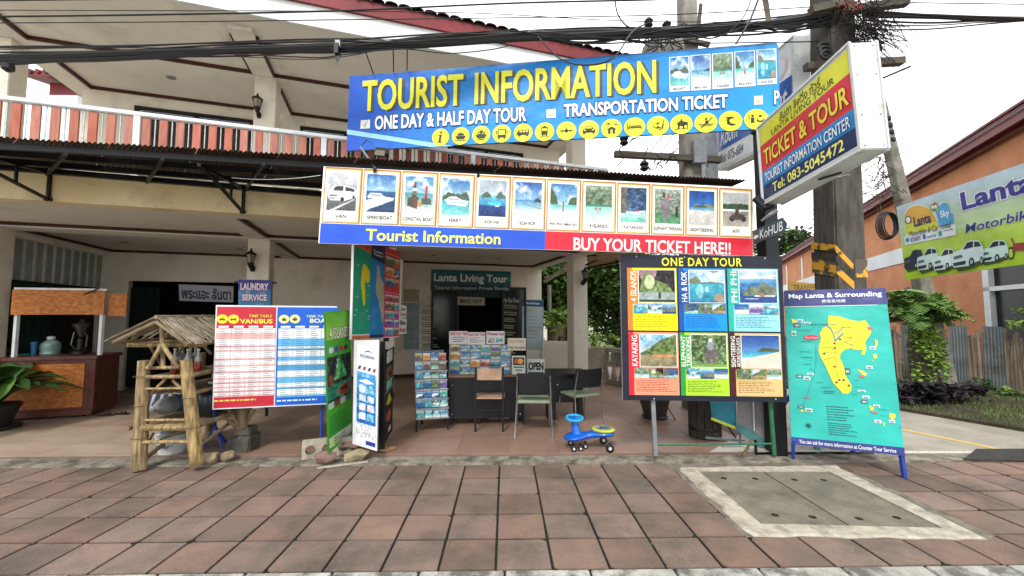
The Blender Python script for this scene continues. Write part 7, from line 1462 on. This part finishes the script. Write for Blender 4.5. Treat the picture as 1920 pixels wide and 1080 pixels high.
m = MB(); c = P(1046, 722, 6.3); m.lathe([(.016, 0), (.012, .006)], V(c.x, a.y+.098, c.z), 8, Matrix.Rotation(R(90), 3, 'X')); m.build('bolt', BOLT, d2)
m = MB(); c = V(P(936, 790, 6.5).x, 6.55, FZ); m.box(c+V(0, 0, .09), (.33, .25, .18)); t = thing('box', 'cream carton on the floor under the counter desk', 'box', tuple(c)); m.build('carton', mat('cream carton', '#b8a890', '#9c8c76', rough=.8), t, bevel=.004); m = MB(); m.box(c+V(0, -.1265, .09), (.04, .002, .18)); m.build('tape', mat('brown tape', '#8c6f4c', '#7c5f3c', rough=.4), t)
# brochure racks
def brochures(S, us, rows, w, h, seed, name='brochure', gap=.12):
    k = seed
    for (v0, v1) in rows:
        n = us; 
        for i in range(n):
            k += 1; u0 = .02+.96*i/n; u1 = .02+.96*(i+1)/n-.015; S.nx(name); jit = random.uniform(-.006, .006)
            S.paint(name, (u0, v0, u1, v1+jit), pic('b' if random.random() < .35 else random.choice(['reef', 'kohrok', 'maya', 'ferry', 'speedboat', 'kohha', 'islands']), w, h, random.randrange(999)), .012+.004*(i % 2)+random.uniform(0, .003))
S = Sign('brochure_rack', 'tall free standing rack full of blue tour brochures', 'rack', (780, 788, 5.72), (842, 784, 5.85), (776, 658), (832, 656), thick=.04, edge='#2c2e34', panel='#5a6a80')
random.seed(4); brochures(S, 4, [(.86, .97), (.73, .84), (.60, .72), (.46, .585), (.32, .45), (.18, .31), (.02, .165)], 8, 9, 31)
S.done()
for k in range(7):
    v = .02+.96*k/7; m = MB(); m.bar(S.W(.0, v, .02), S.W(1, v, .02), .012, .02); m.build('shelf_lip', GALV, S.node)
for u in (.02, .97): m = MB(); a = S.W(u, .0, -.02); m.bar(a, (a.x, a.y, FZ), .022); m.build('leg', BLACKM, S.node); m = MB(); m.bar(S.W(u, .8, -.04), V(a.x, a.y+.4, FZ), .022); m.build('rear_leg', BLACKM, S.node)
S = Sign('brochure_rack', 'wide counter rack of colourful brochures behind the brown chair', 'rack', (841, 703, 6.2), (960, 703, 6.25), (843, 645), (957, 645), thick=.03, edge='#8c8c78', panel='#9ca88c')
brochures(S, 6, [(.76, .98), (.52, .74), (.27, .5), (.03, .25)], 9, 8, 3); S.done()
for k in range(4): m = MB(); m.bar(S.W(0, .02+.25*k, .02), S.W(1, .02+.25*k, .02), .01, .015); m.build('shelf_lip', GALV, S.node)
def card(label, x0, y0, x1, y1, Y, lines_, panel='#e4dcde', cat='card', bx=None, edge='#c8c0c4'):
    S = Sign('card', label, cat, (x0, y1, Y), (x1, y1, Y+.02), (x0, y0), (x1, y0), thick=.006, edge=edge, panel=panel)
    for (tx, r_, col, bo) in lines_: S.text('lettering', tx, r_, col, .004, bo)
    return S
S = card('white card reading one day trip above the brochure rack', 842, 621, 877, 645, 6.18, [('ONE DAY TRIP', (.05, .68, .98, .92), '#b02c48', .03)]); S.lines('small_print', (.2, .12, .9, .6), 3, '#6c6468', .004, .45, 3); S.done()
S = card('white card reading half day trip above the brochure rack', 877, 623, 910, 646, 6.17, [('HALF DAY TRIP', (.04, .7, .97, .92), '#b02c48', .03)]); S.lines('small_print', (.1, .12, .9, .6), 4, '#6c6468', .004, .4, 5); S.done()
S = card('white card reading private van with two small photos', 912, 621, 946, 645, 6.16, [('Private Van', (.06, .68, .96, .9), '#6c2434', .03)]); S.paint('picture', (.1, .12, .45, .5), pic('van', 8, 6, 4), .004); S.paint('picture', (.52, .12, .92, .5), pic('b', 8, 6, 6), .004); S.done()
S = card('pale card about free transfer on the right of the brochure rack', 952, 634, 986, 657, 6.14, [('Bus Ticket', (.1, .65, .9, .88), '#c87c74', .02), ('FREE TRANSFER', (.05, .12, .98, .3), '#3c3c38', .02)], panel='#d8d0c0'); S.done()
S = card('card payment sign with red and yellow circles', 960, 667, 985, 702, 6.1, [('VISA', (.25, .17, .75, .28), '#2a4a9c', .03)], panel='#d2d8c8'); S.rect('logo', (.08, .5, .92, .92), '#2c2c34', .004); S.disc('logo', .36, .71, .2, .15, '#d04a3a', .006); S.disc('logo', .64, .71, .2, .15, '#e0b04a', .0075); S.rect('logo', (.12, .36, .9, .42), '#1c3c6c', .004); S.done()
S = card('black on white open sign standing on the desk', 988, 673, 1021, 703, 6.28, [('OPEN', (.08, .30, .94, .80), '#101214', .05)], panel='#c8ccc8'); S.rect('stripe', (.05, .05, .95, .18), '#20405c', .004); S.done()
# ---------------------------------------------------------------- chairs
GSEAT = mat('grey green seat pad', '#8c9a84', '#78866f', rough=.6, scale=5); MESHB = mat('black mesh fabric', '#1c1e22', '#131418', rough=.7, scale=60); CHR = mat('chrome tube', '#b8babc', '#8f9193', rough=.15, metal=.9); TANP = mat('tan plywood', '#b89880', '#a08068', rough=.5, scale=5, stretch=(1, 5, 1))
def mk_chairA(lab):
    t = thing('chair', lab, 'chair', (0, 0, 0)); 
    m = MB(); m.box((0, 0, .45), (.42, .4, .02)); m.build('seat', TANP, t, bevel=.006)
    m = MB(); m.box((0, -.20, .78), (.34, .014, .16)); m.build('backrest', TANP, t, bevel=.005)
    for sx in (-1, 1):
        m = MB(); m.bar((sx*.19, -.2, 0), (sx*.19, -.2, .88), .028); m.build('leg', BLACKM, t); m = MB(); m.bar((sx*.18, .18, 0), (sx*.18, .18, .44), .025); m.build('leg', BLACKM, t)
        m = MB(); m.bar((sx*.19, -.2, .43), (sx*.18, .18, .43), .022); m.build('side_rail', BLACKM, t)
    m = MB(); m.bar((-.19, -.2, .3), (.19, -.2, .3), .02); m.build('stretcher', BLACKM, t); m = MB(); m.bar((-.19, .18, .42), (.19, .18, .42), .02); m.build('stretcher', BLACKM, t)
    return t
def mk_chairB(lab):
    t = thing('chair', lab, 'chair', (0, 0, 0), 'green seated chairs at the black desk')
    m = MB(); m.box((0, 0, .44), (.45, .42, .035)); m.build('seat', GSEAT, t, bevel=.012, smooth=True)
    m = MB(); vs = []; n = 10
    for i in range(n+1):
        u = -1+2*i/n
        for v in range(6): z = .56+.27*v/5; vs.append((u*.235*(1-.06*(v == 5)-.03*(v == 0)), -.22-.05*(v/5)+.05*u*u-.008, z))
    N = 6; o = [(x, y-.012, z) for x, y, z in vs]; fs = [(i*N+j, (i+1)*N+j, (i+1)*N+j+1, i*N+j+1) for i in range(n) for j in range(5)]; M_ = len(vs)
    fs += [(M_+a, M_+d, M_+c, M_+b) for a, b, c, d in fs]; fs += [(i*N, M_+i*N, M_+(i+1)*N, (i+1)*N) for i in range(n)]+[(i*N+5, (i+1)*N+5, M_+(i+1)*N+5, M_+i*N+5) for i in range(n)]+[(j, j+1, M_+j+1, M_+j) for j in range(5)]+[(n*N+j, M_+n*N+j, M_+n*N+j+1, n*N+j+1) for j in range(5)]
    m.add(vs+o, fs); m.build('backrest', MESHB, t, smooth=True)
    for sx in (-1, 1):
        m = MB(); m.tube([(sx*.25, -.27, 0), (sx*.225, -.2, .44), (sx*.225, -.215, .58), (sx*.215, -.26, .8)], .012, 8); m.build('leg', CHR, t, smooth=True)
        m = MB(); m.tube([(sx*.24, .25, 0), (sx*.225, .2, .40), (sx*.225, .12, .425), (sx*.225, -.18, .425)], .012, 8); m.build('leg', CHR, t, smooth=True)
    m = MB(); m.tube([(-.22, -.12, .42), (.22, -.12, .42)], .011, 6); m.build('stretcher', CHR, t)
    return t
cA = mk_chairA('brown wooden chair with dark steel frame at the counter desk'); p_ = floorP(918, 810); cA.location = (p_.x-.0, p_.y+.22, FZ); cA.rotation_euler.z = R(-2)
cB = mk_chairB('chair with black mesh back directly behind the open sign'); p_ = floorP(1003, 820); cB.location = (p_.x, p_.y+.27, FZ); cB.rotation_euler.z = R(-3)
cC = copy_tree(cB); cC['label'] = 'turned chair with black mesh back right of its twin, behind the blue toy'; p_ = floorP(1090, 800); cC.location = (p_.x+.02, p_.y+.18, FZ); cC.rotation_euler.z = R(24)
# ---------------------------------------------------------------- swing car toy
BLU = mat('bright blue plastic', '#1464c8', '#0f56b4', rough=.25, scale=3, spec=.6); TEA = mat('turquoise plastic rim', '#2a9cc8', '#2290bc', rough=.3); YELR = mat('lime yellow plastic', '#c8d048', '#b0b838', rough=.35)
tc_ = floorP(1104, 843); toy = thing('swing_car', 'blue ride on swing car toy with turquoise steering wheel', 'toy', tuple(tc_+V(0, .05, 0)))
def section_loft(mb, secs):      # secs: (x, y, z, halfwidth, halfheight)
    n = 14; vs = []; fs = []
    for (x, y, z, w, h) in secs:
        for k in range(n): a = 2*math.pi*k/n; vs.append((x, y+math.cos(a)*w, z+math.sin(a)*h))
    for i in range(len(secs)-1):
        for k in range(n): fs.append((i*n+k, i*n+(k+1) % n, (i+1)*n+(k+1) % n, (i+1)*n+k))
    fs += [tuple(range(n-1, -1, -1)), tuple((len(secs)-1)*n+k for k in range(n))]; return mb.add(vs, fs)
o = ORI[toy.name]; m = MB()
L0, L1 = P(1058, 830, o.y).x-o.x, P(1150, 825, o.y).x-o.x; sp = (L1-L0)
sec = [(0, .13, .03, .012), (.03, .13, .08, .028), (.1, .135, .125, .036), (.2, .14, .14, .042), (.3, .145, .115, .044), (.42, .15, .065, .042), (.52, .16, .06, .045), (.62, .175, .09, .05), (.74, .19, .13, .05), (.86, .19, .14, .046), (.95, .185, .11, .038), (1, .18, .05, .02)]
section_loft(m, [(o.x+L0+sp*t, o.y, FZ+z, w, h) for t, z, w, h in sec]); m.build('body', BLU, toy, smooth=True)
m = MB(); cx = o.x+L0+sp*.22; m.tube([(cx+.03, o.y, FZ+.13), (cx+.01, o.y, FZ+.22), (cx-.005, o.y, FZ+.33)], [.075, .05, .04], 14); m.build('column', BLU, toy, smooth=True)
m = MB(); m.tube([V(cx-.005+math.cos(6.2832*k/24)*.095, o.y+math.sin(6.2832*k/24)*.085, FZ+.36+math.sin(6.2832*k/24)*.015) for k in range(24)], .018, 8, closed=True); m.build('steering_wheel', TEA, toy, smooth=True); m = MB(); m.lathe([(.05, -.03), (.08, -.005), (.06, .012), (.02, .02)], V(cx-.005, o.y, FZ+.355), 18); m.build('wheel_hub', BLU, toy, smooth=True)
m = MB(); sc = V(o.x+L0+sp*.80, o.y, FZ+.228); m.lathe([(.135, -.012), (.14, .0), (.125, .012), (.1, .012)], sc, 28); m.build('seat_ring', YELR, toy, smooth=True); m = MB(); m.lathe([(.1, .010), (.1, .016), (.01, .018)], sc, 24); m.build('seat_sticker', mat('mixed sticker', '#8c9c9c', '#3c4c5c', rough=.4, scale=18, ramp=(.45, .55)), toy)
for (t, dy, z, r_) in ((.16, -.12, .045, .034), (.16, .12, .045, .034), (.42, -.02, .04, .03), (.86, -.16, .055, .048), (.86, .16, .055, .048), (.3, -.1, .035, .03)):
    c = V(o.x+L0+sp*t, o.y+dy, FZ+r_); Q = Matrix.Rotation(R(90), 3, 'X'); m = MB(); m.lathe([(r_*.7, -.018), (r_, -.012), (r_, .012), (r_*.7, .018)], c, 16, Q); w_ = m.build('wheel', BLACKM, toy, smooth=True); m = MB(); m.lathe([(r_*.45, 0), (r_*.4, .008), (.004, .009)], c-V(0, .014, 0), 12, Q); m.build('hub', WHITEP, w_)
    m = MB(); m.bar(c+V(0, 0, .0), c+V(0, 0, .06), .025, .02); m.build('caster_fork', BLACKM, toy)
# ---------------------------------------------------------------- things under and behind the tour board
c = floorP(1228, 783); t = thing('flower_pot', 'dark round ribbed pot with a metal plant stand behind the tour board leg', 'pot', tuple(c)); m = MB(); m.lathe([(.17, 0), (.2, .03), (.17, .05), (.22, .25), (.25, .42), (.24, .45), (.2, .42)], c, 22); m.build('pot', mat('dark brown glaze', '#35302a', '#221e1a', rough=.5), t, smooth=True)
for (a, b) in (((1243, 752), (1243, 788)), ((1247, 755), (1266, 787)), ((1222, 790), (1268, 788))): m = MB(); m.bar(P(*a, c.y-.1), P(*b, c.y-.15), .02); m.build('stand', BAMD, t)
c = floorP(1322, 818); t = thing('barrel', 'dark weathered wooden barrel planter right of the pot', 'barrel', tuple(c)); 
for k in range(14):
    a = 6.2832*k/14; m = MB(); m.box(c+V(math.cos(a)*.19, math.sin(a)*.19, .3), (.02, .08, .6), rz=a); m.build('stave', mat('dark stave wood', '#3f3a31', '#2a2620', rough=.9, rnd=.2, bump=.3), t)
m = MB(); m.lathe([(.205, .1), (.207, .12), (.205, .14)], c, 20); m.build('hoop', BLACKM, t); m = MB(); m.lathe([(.19, .58), (.01, .585)], c, 16); m.build('soil', SOIL, t)
for (a, b, w, mm, Y) in (((1328, 760), (1300, 815), .04, BLACKM, 5.7), ((1300, 816), (1345, 814), .03, BLACKM, 5.7), ((1365, 800), (1380, 822), .02, BLACKM, 5.4),):
    m = MB(); m.bar(P(*a, Y), P(*b, Y), w, w*.7); m.build('bar', mm, t)
es = thing('easel', 'folding wooden easel legs lying behind the tour board', 'easel', tuple(floorP(1370, 835)))
for (a, b, Y, mm, w) in (((1322, 820), (1395, 826), 5.3, GALV, .035), ((1354, 836), (1425, 841), 5.05, GALV, .035), ((1411, 825), (1393, 853), 4.85, BAMD, .025), ((1416, 825), (1418, 853), 4.85, BLACKM, .025), ((1388, 810), (1388, 834), 5.2, GALV, .02)):
    m = MB(); m.bar(P(*a, Y), P(*b, Y), w, w*.8); m.build('bar', mm, es)
fb = thing('flag_board', 'curved teal and grey price board sagging behind the tour board', 'board', tuple(P(1390, 790, 5.0)))
m = MB(); m.add([P(1330, 745, 5.15), P(1380, 745, 5.1), P(1381, 803, 5.1), P(1355, 792, 5.12), P(1335, 785, 5.15)], [(0, 1, 2, 3, 4)]); m.build('teal_panel', mat('teal print', '#1c7c94', '#146478', rough=.4, scale=3), fb)
m = MB(); m.add([P(1333, 782, 5.14), P(1381, 800, 5.09), P(1381, 806, 5.09), P(1333, 787, 5.14)], [(0, 1, 2, 3)]); m.build('yellow_edge', YELR, fb)
m = MB(); m.add([P(1381, 745, 5.08), P(1438, 745, 5.0), P(1442, 833, 4.98), P(1415, 808, 5.02), P(1381, 792, 5.08)], [(0, 1, 2, 3, 4)]); m.build('grey_panel', mat('grey price print', '#8c8688', '#6c686a', rough=.6, scale=40, stretch=(1, 1, 4)), fb)
m = MB(); m.add([P(1380, 792, 5.07), P(1415, 808, 5.01), P(1442, 833, 4.97), P(1445, 853, 4.97), P(1436, 853, 4.99), P(1415, 832, 5.02), P(1380, 806, 5.07)], [(0, 1, 2, 3, 4, 5, 6)]); m.build('teal_border', mat('dull teal border', '#4c7c7c', '#3c6868', rough=.5), fb)
m = MB(); m.bar(P(1412, 745, 5.0), P(1414, 808, 5.0), .012); m.bar(P(1439, 745, 4.98), P(1443, 850, 4.96), .012); m.build('seam', ALU, fb)
# pale gravel apron between floor and lane
m = MB(); m.prism([(2.4, 4.87, .036), (4.2, 4.87, .036), (4.4, 5.7, .036), (3.3, 5.7, .036)], (0, 0, .006)); m.build('apron', mat('pale washed gravel', '#c2bdb2', '#a29c90', rough=.95, scale=30, bump=.3), None, kind='structure', label='pale gravel apron beside the shop floor')
# plant pot stump and things between posts
rock('dark flat stone at the foot of the thick pole', G(1600, 853)+V(.0, .12, .0), .3, .12, .06, 33, STONE)
m = MB(); c = P(1532, 838, 4.95); m.lathe([(.035, -.2), (.04, .2)], c, 10); t = thing('teal_pipe', 'short teal pipe standing behind the map board', 'pipe', tuple(c)); m.build('pipe', mat('pale teal pipe', '#5c9490', '#4c807c', rough=.5), t)
# motorcycle / scooters at the far side of the desk
sc = thing('scooter', 'dark parked scooter behind the desk by the low wall', 'scooter', tuple(floorP(1042, 705)+V(0, .4, 0))); o = ORI[sc.name]
for dx in (-.0, .62):
    Q = Matrix.Rotation(R(90), 3, 'X'); m = MB(); m.tube([o+V(dx+.22*math.cos(6.2832*k/20), 0, .25+.22*math.sin(6.2832*k/20)) for k in range(20)], .045, 8, closed=True); m.build('wheel', BLACKM, sc, smooth=True)
m = MB(); m.tube([o+V(.0, 0, .25), o+V(.1, 0, .6), o+V(.16, 0, .95)], [.05, .06, .04], 8); m.build('fork', BLACKM, sc, smooth=True)
m = MB(); m.tube([o+V(.12, 0, .55), o+V(.2, 0, .35), o+V(.4, 0, .33), o+V(.6, 0, .5), o+V(.75, 0, .6)], [.09, .12, .12, .14, .08], 10); m.build('body', mat('dark scooter plastic', '#2a2420', '#1c1816', rough=.3), sc, smooth=True)
m = MB(); m.tube([o+V(.42, 0, .68), o+V(.6, 0, .72), o+V(.82, 0, .74)], [.08, .12, .07], 10); m.build('seat', BLACKM, sc, smooth=True)
m = MB(); m.tube([o+V(.2, -.28, 1.0), o+V(.14, 0, .97), o+V(.2, .28, 1.0)], .02, 6); m.build('handlebar', BLACKM, sc); m = MB(); m.tube([o+V(.18, -.2, 1.0), o+V(.12, -.24, 1.15)], .008, 5); m.lathe([(.05, -.005), (.05, .005)], o+V(.12, -.24, 1.18), 10, Matrix.Rotation(R(90), 3, 'Y')); m.build('mirror', BLACKM, sc)

# grit and dry leaf scraps on the pavement
r = random.Random(99); mb = MB()
for k in range(1100):
    x, y = r.uniform(-6, 6), (r.uniform(2.76, 4.85) if r.random() < .5 else 4.85-abs(r.gauss(0, .18)))
    if 1.8 < x < 3.7 and 3.1 < y < 4.6 and r.random() < .7: continue
    s_ = r.uniform(.002, .007); z = .003+(.012 if y > 4.63 else 0); a = r.uniform(0, 6.28); q = [V(x+math.cos(a+t)*s_, y+math.sin(a+t)*s_*r.uniform(.5, 1), z) for t in (0, 2.1, 4.2)]; mb.add(q+[V(x, y, z+s_*.8)], [(0, 1, 3), (1, 2, 3), (2, 0, 3)])
mb.build('grit', mat('pale grit', '#b5ab98', '#6c6254', rough=.95, scale=300), None, 'pale grit and small chips scattered on the paving and kerb', 'grit', kind='stuff')
